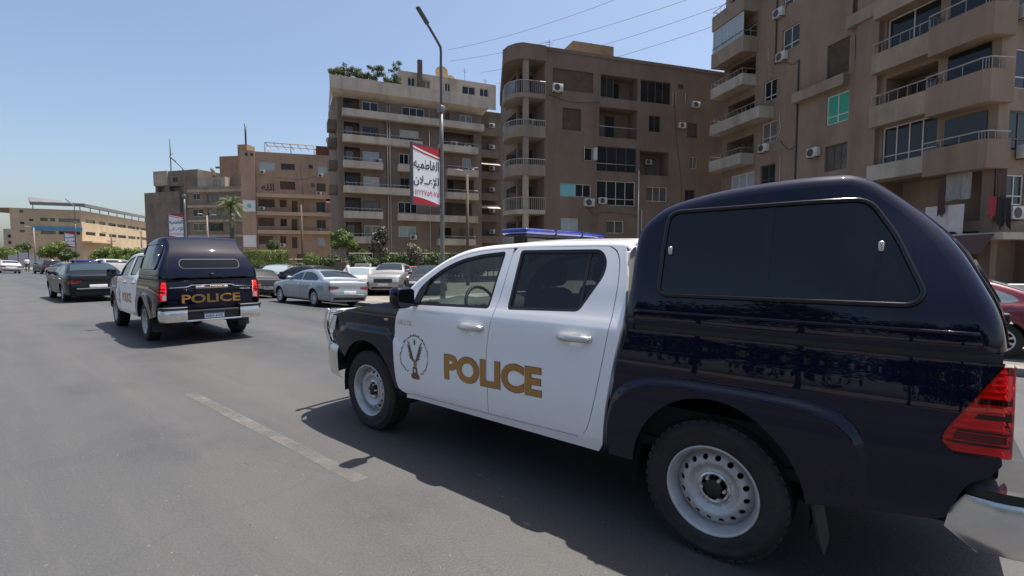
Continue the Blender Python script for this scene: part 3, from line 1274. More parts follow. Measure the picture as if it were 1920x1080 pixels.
for a_, b_, z_ in ((1.0, 18.4, 18.3), (1.0, 10.3, 15.35), (12.4, 17.6, 15.3), (1.0, 5.5, 12.4), (7.3, 9.1, 12.4), (13.5, 17.6, 12.35), (1.0, 9.1, 9.5), (13.4, 17.6, 9.4), (1.0, 5.4, 6.55), (7.2, 17.5, 6.45), (1.0, 5.4, 3.6), (12.2, 17.2, 3.5)):
    balcony(b2, F, a_, b_, z_, 0.62, 1.0, 'trim2', rail=0.34 if (a_ < 2 or a_ > 12) and z_ < 18 else None)
# stepped eave
q = MB()
q.add([(-0.35, -1.3, 20.9), (18.9, -1.3, 20.9), (18.9, -1.3, 22.35), (-0.35, -1.3, 22.35), (0.0, 0.01, 20.35), (18.6, 0.01, 20.35), (18.9, -1.05, 22.35), (-0.35, -1.05, 22.35), (0.2, 6, 20.9), (0.2, 6, 22.35), (0.4, 6, 22.35), (0, 6, 20.35), (-0.1, -1.05, 22.35)],
      [(0, 1, 2, 3), (4, 5, 1, 0), (3, 2, 6, 7), (8, 0, 3, 9), (11, 4, 0, 8), (3, 9, 10, 12)])
q.add([(-0.35, -1.05, 22.35), (18.9, -1.05, 22.35), (18.9, -1.05, 21.8), (-0.35, -1.05, 21.8)], [(0, 1, 2, 3)])
q.build('roof_parapet', M['trim2'], b2, fix=False)
pts_w = [(9.3, 10.3), (11.2, 12.3), (14.2, 15.0), (16.6, 18.5), (19.1, 20.4)]
pm = MB()
PF = Matrix.Translation((0, 2.5, 0))
wall_sheet(pm, PF, 8.3, 21.5, 22, 25.4, [(a_, b_, 23.2, 24.7, 0.2) for a_, b_ in pts_w])
pm.add([(8.3, 2.5, 22), (8.3, 10, 22), (8.3, 10, 25.4), (8.3, 2.5, 25.4), (21.5, 2.5, 25.4), (21.5, 10, 25.4)], [(0, 1, 2, 3), (3, 2, 5, 4)])
ph = pm.build('penthouse_wall', M['trim2'], b2, fix=False)
for i, (a_, b_) in enumerate(pts_w):
    window(ph, PF, a_, b_, 23.2, 24.7, 0.12, 2, 1, 'frame_w', fw=0.08)
q = MB()
q.box(10.5, 11.05, 1.7, 2.2, 22, 26.8)
q.build('chimney', M['shutter_b'], b2)
dish(b2, 14.2, 4, 25.4, 0.9, 2.6, 35)
dish(b2, 15.8, 5, 25.2, 0.7, 2.4, 40)
antenna(b2, 17.5, 4, 25.4, 2.2)
antenna(b2, 20.5, 4, 25.4, 1.2)
for u_, z_ in ((5.0, 12.95 + 0.35), (14.6, 16.25), (16.4, 15.95), (9.2, 4.25), (16.8, 13.0)):
    aircon(b2, F, u_, z_, 1.0, 0.05)
for x in (6.2, 6.5, 11.4):
    pipe(b2, F, [(x, -0.06, 20.3), (x, -0.06, 0.5)], 0.05)
# rear wing with cluttered balconies, between the two blocks
M['w2b'] = facemat('dark_brown_render', (0.165, 0.135, 0.112), 0.15, 0.2)
q = MB()
q.box(18.402, 25.5, 5, 13, 0, 22.5)
q.build('rear_wing', M['w2b'], b2)
rw_ = Matrix.Translation((0, 5, 0))
for k, z_ in enumerate((19.0, 16.0, 13.0, 10.0, 7.0, 4.0)):
    balcony(b2, rw_, 18.8, 22.6, z_, 0.8, 1.3, 'w2b')
    window(b2, rw_, 19.2, 20.6, z_ + 0.1, z_ + 1.9, -0.03, 2, 1, 'frame_d')
    aircon(b2, rw_, 21.8, z_ + 1.5, 1.0)
    if k in (2, 4):
        q = MB()
        q.add([rw_ @ Vector(p) for p in ((18.8, -2.3, z_ + 1.6), (22.4, -2.3, z_ + 1.6), (22.4, 0, z_ + 2.4), (18.8, 0, z_ + 2.4))], [(0, 1, 2, 3)])
        q.build('awning', M['trim2'], b2)
# side balconies that stand out over the left edge
for k, z_ in enumerate((17.0, 15.0, 12.4, 9.5)):
    q = MB()
    q.rbox(-0.45, 0.497, 1.0, 3.2, z_ - 0.15, z_ + (0.85 if k else 1.0), 0.05)
    q.build('side_balcony', M['w2b'], b2)

# ---- peach block (left)
M['w5'] = facemat('peach_render', (0.37, 0.268, 0.20), 0.10, 0.15)
M['w5p'] = facemat('pink_pilaster', (0.42, 0.30, 0.235), 0.08, 0.1)
M['trim5'] = facemat('peach_band', (0.50, 0.38, 0.28), 0.08, 0.1)
B5A, B5T = (-43.56, 80.0), (0.957, 0.29)
w5 = [(2.7, 5.0, 16.0, 17.3, 'pale'), (5.9, 8.0, 16.2, 17.2, 'dk'), (10.1, 10.8, 16.6, 17.2, 'dk'), (11.5, 13.0, 15.9, 17.1, 'pale'),
      (5.7, 8.0, 13.0, 14.3, 'sh'), (10.4, 11.0, 13.5, 14.2, 'dk'), (11.3, 12.7, 12.9, 14.2, 'sh'),
      (2.4, 4.8, 10.0, 11.3, 'sh'), (5.6, 6.6, 10.1, 11.3, 'sh'), (7.4, 8.3, 9.3, 11.2, 'sh'), (11.2, 12.6, 9.4, 11.1, 'dk'),
      (2.3, 4.7, 6.95, 8.3, 'sh'), (5.6, 6.6, 6.95, 8.2, 'dk'), (7.3, 8.2, 6.25, 8.2, 'sh'), (11.2, 12.6, 6.7, 8.1, 'dk'),
      (2.3, 4.4, 4.0, 5.3, 'sh'), (5.5, 6.4, 4.1, 5.3, 'sh'), (7.3, 8.1, 3.35, 5.2, 'sh'), (11.2, 12.4, 3.8, 5.1, 'pale'), (3, 6, 0.4, 2.4, 'sh'), (8, 11, 0.4, 2.4, 'sh')]
b5 = block('apartment_block', 'peach block with a bare roof frame, set left of the cream-banded brown block', B5A, B5T, M['w5'], 0.3, 14.2, 18.9, 11, [(a_, b_, c_, d_, 0.18) for a_, b_, c_, d_, k in w5])
for a_, b_, c_, d_, kd in w5:
    if kd == 'sh':
        shutter(b5, F, a_, b_, c_, d_, 0.12)
    else:
        window(b5, F, a_, b_, c_, d_, 0.12, 2, 1, 'frame_d' if kd == 'dk' else 'frame_w', 'glassdark' if kd == 'dk' else 'paleglass', fw=0.08)
for z_ in (11.75, 8.85, 5.85):
    balcony(b5, F, 2.3, 14.6, z_, 0.40, 0.9, 'trim5')
q = MB()
q.box(0.0, 2.1, -0.25, 0.0, 0, 18.95)
q.build('pilaster', M['w5p'], b5)
q = MB()
q.box(0.2, 2.0, -0.32, -0.252, 9.2, 11.0)
so_ = q.build('sign_panel', M['plate'], b5)
q = MB()
q.add([(1.1 + 0.5 * math.cos(R(a_)) * (1 if a_ % 60 else 0.5), -0.326, 10.1 + 0.5 * math.sin(R(a_)) * (1 if a_ % 60 else 0.5)) for a_ in range(0, 360, 30)], [tuple(range(12))])
q.build('sign_mark', M['cyan'], so_, fix=False)
q = MB()
q.box(0.1, 1.95, -0.30, -0.252, 3.5, 5.4)
q.build('white_panel', M['plate'], b5)
for u_, z_ in ((3.2, 15.6), (12.0, 15.5), (3.0, 9.75), (11.7, 12.5), (11.8, 9.1), (11.6, 6.4), (5.9, 3.8)):
    aircon(b5, F, u_, z_, 0.95, 0.02)
put_text('wall_script', '\uFEEA\uFEE0\uFEDF\uFE8D', lambda a, b: Vector((2.9 + a, 0, 12.7 + b)), M['ink'], b5, 1.15, step=None, off=0.01, bold=0.02, width=1.9)
for k in range(7):
    pipe(b5, F, [(3.6 + k * 1.2, 0.6, 20.5), (3.9 + k * 1.2, 4.0, 20.2)], 0.06, 'trim', 'roof_beam')
pipe(b5, F, [(3.4, 0.6, 20.55), (11.0, 0.6, 20.5)], 0.07, 'trim', 'roof_beam')
pipe(b5, F, [(3.4, 2.4, 20.4), (11.2, 2.4, 20.3)], 0.07, 'trim', 'roof_beam')
for x, y in ((3.5, 0.6), (7.4, 0.6), (11.0, 0.6), (3.5, 4.0), (11.0, 4.0)):
    pipe(b5, F, [(x, y, 18.9), (x, y, 20.5)], 0.07, 'trim', 'roof_post')
q = MB()
q.box(11.2, 14.1, 1.5, 5, 18.9, 20.7)
q.build('roof_hut', M['redroom'], b5)
dish(b5, 13.4, 1.0, 20.7, 0.7, 2.7, 30)
for x in (0.9, 1.7):
    q = MB()
    q.box(x - 0.2, x + 0.2, -0.27, -0.251, 18.1, 18.5)
    q.build('wall_vent', M['inside'], b5)
q = MB()
q.add([(12.8, -1.6, 10.9), (15.4, -1.6, 10.7), (15.4, 0, 11.6), (12.8, 0, 11.6)], [(0, 1, 2, 3)])
q.build('awning', M['redroom'], b5)

# ---- big block at the right
M['w4'] = facemat('warm_grey_render', (0.272, 0.205, 0.158), 0.08, 0.2)
M['trim4'] = facemat('sandy_ledge', (0.33, 0.275, 0.215), 0.12, 0.25)
M['trim4w'] = facemat('chalky_ledge', (0.44, 0.41, 0.37), 0.12, 0.25)
B4A, B4T = (17.79, 41.0), (0.232, -0.973)
w4 = [(5.5, 7.0, 16.1, 17.6, 2, 'frame_w'), (3.8, 5.1, 13.1, 14.6, 2, 'frame_w'), (3.7, 5.2, 10.1, 11.6, 2, 'frame_w'), (3.7, 5.2, 7.1, 8.5, 2, 'frame_d'),
      (9.4, 11.0, 7.1, 8.7, 3, 'frame_d'), (5.5, 7.0, 19.2, 20.6, 2, 'frame_w'), (9.4, 11.0, 19.0, 20.8, 2, 'frame_d'), (9.4, 11.0, 4.0, 5.5, 2, 'frame_d')]
ops4 = [(a_, b_, c_, d_, 0.2) for a_, b_, c_, d_, n_, f_ in w4]
ops4 += [(9.3, 10.9, 12.9, 15.0, 0.2), (9.4, 11.0, 10.0, 11.8, 0.2), (11.0, 12.8, 16.0, 17.8, 0.2)]
ops4 += [(-0.2, 2.9, z_, z_ + 2.1, 1.3) for z_ in (20.3, 17.35, 14.9, 11.95, 9.0)] + [(0.4, 3.1, 6.6, 8.3, 0.12)]
ops4 += [(13.2, 16.0, 12.2, 14.8, 0.25), (13.3, 16.0, 9.2, 11.6, 1.5), (13.2, 16.1, 6.5, 8.9, 0.25), (13.2, 18.2, 3.4, 5.9, 1.6), (13.2, 16.0, 15.2, 17.6, 0.3), (12.8, 15.2, 0.2, 2.9, 1.2), (15.8, 18.2, 0.2, 2.9, 1.2), (2, 5, 0.2, 2.9, 0.5), (7, 11, 0.2, 2.9, 0.5)]
sops4 = [(0.9, 2.5, 9.4, 11.2, 0.15), (0.7, 2.1, 6.6, 8.4, 0.2), (0.75, 1.9, 4.1, 5.5, 0.15), (0.9, 2.5, 12.6, 14.2, 0.15), (0.4, 3.2, 0.2, 2.8, 1.0), (4.2, 6.5, 4.0, 5.4, 0.15), (4.2, 6.5, 6.8, 8.4, 0.15), (4.2, 6.5, 9.6, 11.2, 0.15)]
b4 = block('apartment_block', 'tall warm-grey block at the right edge with angled corner balconies and laundry', B4A, B4T, M['w4'], -0.8, 18.7, 24.5, 14, ops4, side_ops=sops4)
for a_, b_, c_, d_, n_, f_ in w4:
    window(b4, F, a_, b_, c_, d_, 0.12, n_, 2, f_, cross=0.25, fw=0.07)
shutter(b4, F, 9.3, 10.9, 12.9, 15.0, 0.12)
shutter(b4, F, 11.0, 12.8, 16.0, 17.8, 0.12)
window(b4, F, 9.4, 11.0, 10.0, 11.8, 0.08, 2, 2, 'frame_w', 'green', cross=0.27, fw=0.08)
window(b4, F, 13.2, 16.0, 12.2, 14.8, 0.15, 2, 1, 'frame_w', fw=0.07)
window(b4, F, 13.2, 16.1, 6.5, 8.9, 0.10, 4, 2, 'frame_w', cross=0.34, fw=0.07)
window(b4, F, 13.2, 16.0, 15.2, 17.6, 0.15, 3, 1, 'frame_d')
window(b4, F, 13.6, 15.6, 9.25, 11.4, 1.4, 3, 1, 'frame_d')
window(b4, F, 0.4, 3.1, 6.6, 8.3, 0.06, 3, 1, 'frame_w', 'paleglass', fw=0.08)
for z_ in (14.9, 11.95, 9.0, 20.3):
    window(b4, F, 0.4, 1.9, z_ + 0.05, z_ + 2.0, 1.2, 2, 1, 'frame_d')
window(b4, F, -0.2, 2.9, 17.5, 19.4, 0.1, 4, 1, 'frame_w', 'glassdark', fw=0.07)
for k, z_ in enumerate((20.3, 17.35, 14.9, 11.95, 9.0)):
    balcony(b4, F, -0.8, 3.0 if k != 3 else 4.9, z_, 0.95 if k < 2 else 0.62, 1.25, 'trim4' if k < 2 else 'trim4w', rail=0.4)
q = MB()
q.box(-0.7, 2.95, -1.15, -1.09, 18.35, 20.0)
window(b4, Matrix.Translation((0, -1.2, 0)), -0.7, 2.9, 18.32, 20.05, 0.0, 4, 1, 'frame_w', 'paleglass', fw=0.07)
ledge(b4, F, 7.0, 10.95, 12.1, 12.75, 0.45, 'trim4')
ledge(b4, F, 11.0, 13.0, 15.25, 15.95, 0.45, 'trim4')
ledge(b4, F, 11.6, 13.0, 0.0, 24.5, 0.30, 'w4', 'pilaster')
ledge(b4, F, 16.15, 16.6, 0, 3.2, 0.20, 'w4', 'pilaster')
# projecting corner stack: solid fronts that turn the corner
for z0, z1, rl, tm in ((11.8, 13.0, 0.55, 'w4'), (8.85, 10.1, 0.5, 'w4'), (5.9, 7.0, 0.35, 'w4'), (14.8, 16.0, 0.5, 'w4')):
    poly = [(16.104, 0.0), (16.104, -0.85), (18.62, -0.98), (18.88, -0.82), (18.98, 0.35), (18.98, 0.42), (18.703, 0.42), (18.703, 0.0)]
    q = MB()
    q.prism(poly, z0 - 0.2, z1)
    c_ = q.build('corner_balcony', M[tm], b4)
    q = MB()
    path = [(x, y, z1 + rl) for x, y in poly[:5]]
    q.tube(path, 0.035, 6)
    for i in range(4):
        for j in range(3):
            p = Vector(path[i]) + (Vector(path[i + 1]) - Vector(path[i])) * j / 3
            q.tube([(p.x, p.y, z1), p], 0.015, 4)
    tag(q.build('railing', M['metal'], c_), kind='stuff')
    q = MB()
    q.box(16.5, 18.3, -0.06, 0.0, z1, z1 + 1.45)
    q.build('balcony_door', M['glassdark'], b4)
for z_, h_, tm, rl in ((12.05, 0.85, 'trim4', 0.55), (9.1, 0.95, 'trim4', 0.55), (6.15, 0.65, 'trim4w', None), (15.0, 0.8, 'trim4', 0.5)):
    balcony(b4, F, 13.0, 16.1, z_, h_, 0.75, tm, rail=rl)
SFR = side_frame(18.7)
for i, (a_, b_, c_, d_, _d) in enumerate(sops4):
    if i != 4:
        window(b4, SFR, a_, b_, c_, d_, 0.08, 2, 2, 'frame_w' if i in (0, 2, 3) else 'frame_d', 'glassdark', cross=0.3, fw=0.07)
for u_, z_, fr_ in ((0.3, 13.0, SFR), (0.75, 6.8, SFR), (0.25, 4.0, SFR)):
    aircon(b4, fr_, u_ + 0.8, z_ - 0.3, 1.0, 0.05)
for u_, z_ in ((5.7, 15.75), (4.2, 9.75), (8.7, 8.5), (5.3, 18.9)):
    aircon(b4, F, u_, z_, 1.0, 0.02)
pipe(b4, F, [(7.1, -0.06, 15.0), (7.1, -0.06, 0.3)], 0.055, 'darkmetal')
pipe(b4, F, [(4.95, -0.06, 24), (4.95, -0.06, 15.5)], 0.05, 'darkmetal')
pipe(b4, F, [(5.5, -0.05, 11.8), (5.65, -0.05, 10.8), (5.3, -0.05, 10.0)], 0.025)
pipe(b4, F, [(5.7, -0.05, 8.9), (5.75, -0.05, 6.0)], 0.03)
pipe(b4, F, [(4.2, -0.05, 16.9), (4.25, -0.05, 16.1), (5.3, -0.05, 16.0)], 0.03)
# washing, cloth and shop awning
M['clothw'] = mat('white_sheet', (0.48, 0.45, 0.45), 0.9, var=0.1, vscale=2)
M['clothr'] = mat('red_cloth', (0.30, 0.035, 0.045), 0.9)
M['clothk'] = mat('black_cloth', (0.014, 0.012, 0.012), 0.95)
M['clothb'] = mat('brown_cloth', (0.075, 0.045, 0.04), 0.9)


def cloth(name, label, fr, a, b, z0, z1, off, m, seed=0, hem=0.1, root=None, cat='laundry'):
    rn_ = random.Random(seed)
    rows = []
    n = 14
    ph = [rn_.uniform(0, 6) for _ in range(3)]
    for i in range(7):
        t = i / 6
        row = []
        for k in range(n + 1):
            u = a + (b - a) * k / n
            zz = z1 + (z0 + hem * math.sin(k * 0.7 + ph[0]) - z1) * t
            row.append(root.matrix_basis @ (fr @ Vector((u, -off + 0.05 * t * math.sin(k * 1.3 + ph[1]) + 0.03 * math.sin(k * 2.1 + ph[2]), zz))))
        rows.append(row)
    q = MB()
    q.grid(rows)
    return tag(q.build(name, m, smooth=True), label, cat)


bpy.context.view_layer.update()
cloth('hanging_sheet', 'large white sheet hung over the lowest balcony of the right-hand block', F, 16.5, 18.2, 2.75, 4.15, 1.0, M['clothw'], 1, 0.15, b4)
cloth('hanging_garment', 'brown garment hung over the white sheet on the lowest balcony', F, 17.1, 17.45, 3.7, 5.4, 1.08, M['clothb'], 2, 0.1, b4)
cloth('hanging_towel', 'red towel on a line beside black cloth at the right-hand block', SFR, -0.75, -0.3, 3.5, 4.4, 0.32, M['clothr'], 3, 0.05, b4)
cloth('hanging_cloth', 'black cloth drying between the red towel and an air conditioner', SFR, -0.3, 0.6, 3.1, 4.35, 0.32, M['clothk'], 4, 0.2, b4)
cloth('balcony_curtain', 'pale grey curtain panel in the open corner loggia of the right-hand block', F, 16.85, 17.95, 4.45, 5.75, 0.25, M['curtain'], 5, 0.02, b4, 'curtain')
cloth('balcony_drape', 'dark brown drape hanging beside the pale curtain in the corner loggia', SFR, -0.1, 0.6, 4.3, 5.8, 0.1, M['clothb'], 6, 0.02, b4, 'curtain')
ledge(b4, F, 12.6, 19.9, 2.45, 2.75, 1.2, 'trim4w', 'shop_canopy')
ledge(b4, SFR, 0.02, 7, 2.46, 2.74, 1.2, 'trim4w', 'shop_canopy')
q = MB()
q.add([(15.0, -1.3, 2.6), (17.6, -1.9, 1.9), (19.4, -1.7, 1.8), (19.6, -1.25, 2.7), (16.2, -1.5, 1.6)], [(0, 4, 1), (0, 1, 3), (1, 2, 3)])
q.build('torn_awning', M['clothb'], b4, fix=False)

for par_, pts_ in ((b4, [(5.7, 15.4), (6.6, 14.9), (7.0, 15.0)]), (b4, [(5.6, 10.0), (6.4, 9.2), (7.05, 9.3)]), (b4, [(11.3, 14.8), (11.5, 9.0), (11.4, 3.2)]),
                   (b3, [(0.3, 15.0), (2.4, 14.6), (5.0, 14.8)]), (b3, [(12.4, 16.5), (12.8, 12.0), (13.4, 8.0), (13.2, 3.0)]), (b3, [(3.9, 6.0), (4.6, 5.3), (5.6, 5.6), (8.8, 5.4)]),
                   (b2, [(5.9, 18.0), (6.1, 12.0), (5.9, 4.0)]), (b2, [(10.9, 17.5), (12.0, 14.6), (13.4, 14.8)]), (b5, [(8.8, 17.2), (9.2, 12.3), (9.0, 9.4)]), (b5, [(5.2, 14.9), (8.6, 14.7), (11.0, 15.2)])):
    pipe(par_, F, crom([(u_, -0.05, z_) for u_, z_ in pts_], 5), 0.018, 'darkmetal', 'cable')

# ---- two dark blocks, far left of centre
M['w6'] = facemat('soot_grey_render', (0.20, 0.172, 0.15), 0.14, 0.2)
M['w6b'] = facemat('taupe_render', (0.235, 0.195, 0.16), 0.1, 0.2)
B6A, B6T = (-79.3, 108.0), (0.953, -0.304)
ops6 = [(3.1, 4.7, 18.0, 19.4, 0.2), (7.6, 9.0, 17.8, 18.8, 0.2), (3.0, 5.2, 15.9, 17.0, 0.8), (6.5, 9.8, 15.9, 17.0, 0.8)]
b6 = block('apartment_block', 'soot-grey stepped block with a mast, far behind the leading pickup', B6A, B6T, M['w6'], 2.4, 14.5, 20.2, 10, ops6)
window(b6, F, 3.1, 4.7, 18.0, 19.4, 0.1, 3, 1)
window(b6, F, 7.6, 9.0, 17.8, 18.8, 0.1, 2, 1, 'frame_d')
ledge(b6, F, 0.3, 10.4, -0.5, 15.7, 0.9, 'w6', 'lower_wing')
for x, z_ in ((4.0, 12.5), (8.5, 13.2), (2.0, 10.0), (6.0, 8.2), (9.0, 7.5)):
    window(b6, Matrix.Translation((0, -0.92, 0)), x, x + 1.0, z_, z_ + 1.0, -0.01, 2, 1, 'frame_d')
ledge(b6, F, 2.4, 6.4, 17.2, 20.25, 0.35, 'trim', 'corner_bay')
window(b6, Matrix.Translation((0, -0.36, 0)), 3.0, 4.9, 18.0, 19.3, -0.01, 3, 1, 'frame_w')
pipe(b6, F, [(4.6, 2, 20.2), (4.6, 2, 27.5)], 0.11, 'darkmetal', 'mast')
pipe(b6, F, [(4.6, 2, 24.2), (5.5, 2, 24.4)], 0.08, 'metal', 'mast_arm')
B6B, B6BT = (-65.84, 100.0), (0.987, -0.161)
M['redbrick'] = facemat('rust_render', (0.27, 0.19, 0.14), 0.12, 0.1)
ops6b = [(1.7, 3.3, 13.4, 14.7, 0.2), (1.5, 4.0, 10.0, 11.6, 0.2), (5.0, 10.1, 9.9, 11.5, 0.3), (1.5, 4.0, 7.2, 8.7, 0.2), (5.2, 8.4, 7.1, 8.7, 0.2), (5.0, 11, 12.9, 14.5, 0.3)]
b6b = block('apartment_block', 'taupe block with pale floor bands and rusty roof house behind the palm', B6B, B6BT, M['w6b'], 0.8, 13.3, 15.9, 10, ops6b)
for a_, b_, c_, d_, _d in ops6b:
    window(b6b, F, a_, b_, c_, d_, 0.1, max(2, int(b_ - a_)), 1, 'frame_w' if a_ < 2 else 'frame_d', fw=0.08)
for z_ in (14.85, 11.8, 8.9, 5.9):
    ledge(b6b, F, 0.7, 13.4, z_, z_ + 0.5, 0.35, 'trim', 'floor_band')
q = MB()
q.box(2.6, 8.7, 0.5, 6, 15.9, 17.9)
q.build('roof_house', M['trim'], b6b)
window(b6b, Matrix.Translation((0, 0.5, 0)), 6.0, 7.6, 16.2, 17.2, -0.02, 2, 1, 'frame_d')
q = MB()
q.box(8.7, 13.3, 2, 8, 15.9, 18.6)
q.build('roof_house', M['w6b'], b6b)
q = MB()
q.box(2.2, 8.0, 7, 12, 0, 23.4)
q.build('rear_tower', M['redbrick'], b6b)
q = MB()
q.box(7.0, 9.2, 6.5, 9, 0, 25.6)
q.build('stair_tower', M['ochre'], b6b)
pipe(b6b, F, [(8.6, 7, 25.6), (8.6, 7, 30)], 0.18, 'darkmetal', 'cell_antenna')
pipe(b6b, F, [(0.5, 8, 21.3), (2.2, 8, 21.3)], 0.25, 'w6', 'roof_beam')
pipe(b6b, F, [(9.2, 8, 20.4), (10.2, 8, 20.4), (10.2, 8, 18)], 0.18, 'w6', 'roof_beam')
antenna(b6b, 12.0, 3, 18.6, 3.6)
dish(b6b, 5.5, 1.0, 17.9, 0.9, 2.6, 35)

# ---- cream factory with the metal roof
M['w7'] = facemat('cream_render', (0.52, 0.42, 0.30), 0.06, 0.12)
M['bluewall'] = mat('blue_band', (0.055, 0.23, 0.42), 0.6, var=0.1, vscale=1)
M['roofmetal'] = mat('roof_sheet', (0.17, 0.17, 0.17), 0.5, metal=0.3, var=0.1, vscale=1)
B7A, B7T = (-95.68, 110.0), (-0.306, 0.952)
# its long face looks right; frame x runs from the corner away along the road
xs7 = [(1.6, 6.0), (7.8, 11.0), (12.7, 16.6), (17.5, 22.3), (23.6, 28.2), (29.0, 30.8), (32.0, 36.6)]
root7 = thing('factory_building', 'long cream factory with slot windows under a metal shed roof', 'factory', (B7A[0], B7A[1], 0), math.atan2(B7T[1], B7T[0]))
f7 = Matrix(((1, 0, 0, 0), (0, 1, 0, 0), (0, 0, 1, 0), (0, 0, 0, 1)))
mb = MB()
wall_sheet(mb, f7, 0, 37.5, -0.5, 12.3, [(a_, b_, c_, c_ + 0.75, 0.25) for a_, b_ in xs7 for c_ in (9.7, 6.95)])
# short face: from the corner to the left, in world then into the local frame
LA = Vector((-105.47, 104.0, 0)) - Vector((B7A[0], B7A[1], 0))
an7 = math.atan2(B7T[1], B7T[0])
LA = Matrix.Rotation(-an7, 4, 'Z') @ LA
dl = LA.length
ux = -LA.normalized()
uy = Vector((-ux.y, ux.x, 0))
if uy.x < 0:
    uy = -uy
FL = Matrix(((ux.x, uy.x, 0, LA.x), (ux.y, uy.y, 0, LA.y), (0, 0, 1, 0), (0, 0, 0, 1)))
wl7 = [(1.5, 2.1, 11.3, 11.9), (1.5, 2.2, 8.9, 9.4), (1.4, 2.2, 7.2, 7.7), (2.9, 3.6, 9.6, 10.1), (4.7, 5.9, 9.7, 10.4), (6.3, 7.1, 9.7, 10.4), (7.7, 11.2, 9.6, 10.4), (4.7, 7.1, 6.9, 7.6), (7.6, 11.2, 6.9, 7.6)]
wall_sheet(mb, FL, 0, dl, -0.5, 12.3, [(a_, b_, c_, d_, 0.25) for a_, b_, c_, d_ in wl7])
mb.add([(0, 0, 12.3), (37.5, 0, 12.3), (37.5, 14, 12.3), (LA.x, LA.y, 12.3), (LA.x + 3, LA.y + 12, 12.3)], [(0, 1, 2, 4, 3)])
mb.build('wall', M['w7'], root7, fix=False, merge=True)
for a_, b_ in xs7:
    for c_ in (9.7, 6.95):
        window(root7, f7, a_, b_, c_, c_ + 0.75, 0.15, 3, 1, 'frame_d', fw=0.05)
for a_, b_, c_, d_ in wl7:
    window(root7, FL, a_, b_, c_, d_, 0.15, 2, 1, 'frame_d', fw=0.05)
ledge(root7, FL, 3.3, dl + 0.1, 7.75, 8.5, 0.25, 'bluewall', 'blue_band')
ledge(root7, f7, -0.5, 14, 5.2, 5.5, 2.0, 'w7', 'entrance_canopy')
q = MB()
for a_, b_, c_, d_ in ((f7 @ Vector((-0.6, -1.0, 13.75)), f7 @ Vector((38.2, -1.0, 13.75)), f7 @ Vector((38.2, 9, 14.9)), f7 @ Vector((-0.6, 9, 14.9))),):
    lft = FL @ Vector((3.4, -0.8, 13.7))
    q.add([a_, b_, c_, d_, lft, a_ - Vector((0, 0, 0.7)), b_ - Vector((0, 0, 0.7)), lft - Vector((0, 0, 0.7))], [(0, 1, 2, 3), (0, 3, 4), (5, 6, 1, 0), (7, 5, 0, 4), (5, 6, 2, 3), (5, 3, 7)])
q.build('shed_roof', M['roofmetal'], root7, fix=False)
for k in range(9):
    pipe(root7, f7, [(0.3 + k * 4.5, 0.3, 12.3), (0.3 + k * 4.5, 0.3, 13.5)], 0.08, 'darkmetal', 'roof_post')
    if k:
        pass
pipe(root7, FL, [(3.6, 0.2, 12.3), (3.6, 0.2, 13.4)], 0.08, 'darkmetal', 'roof_post')

# ---- pale blocks at the far left
M['w8'] = facemat('hazy_grey_render', (0.36, 0.33, 0.30), 0.1, 0.1)
for lab, px_, d_, wd, hh, sx in (('pale grey block rising behind the factory at the far left', -172, 190, 20, 16.5, 0.25), ('low hazy block closing the road at the far left edge', -245, 238, 26, 16, 0.6)):
    o_ = thing('distant_block', lab, 'apartment building', (px_, d_, 0), 0.5)
    mb = MB()
    ops_ = [(1.5 + 3.2 * i, 3.2 + 3.2 * i, 2.5 + 3.1 * k, 3.9 + 3.1 * k, 0.2) for i in range(int(wd / 3.2) - 0) for k in range(int(hh / 3.1) - 1) if 3.2 + 3.2 * i < wd]
    wall_sheet(mb, F, 0, wd, -0.5, hh, ops_)
    mb.add([(0, 0, hh), (wd, 0, hh), (wd, 12, hh), (0, 12, hh), (wd, 0, 0), (wd, 12, 0), (0, 12, 0), (0, 0, 0)], [(0, 1, 2, 3), (4, 5, 2, 1), (6, 7, 0, 3)])
    mb.build('wall', M['w8'], o_, fix=False, merge=True)
    for a_, b_, c_, dd, _d in ops_:
        window(o_, F, a_, b_, c_, dd, 0.12, 2, 1, 'frame_d', fw=0.06)

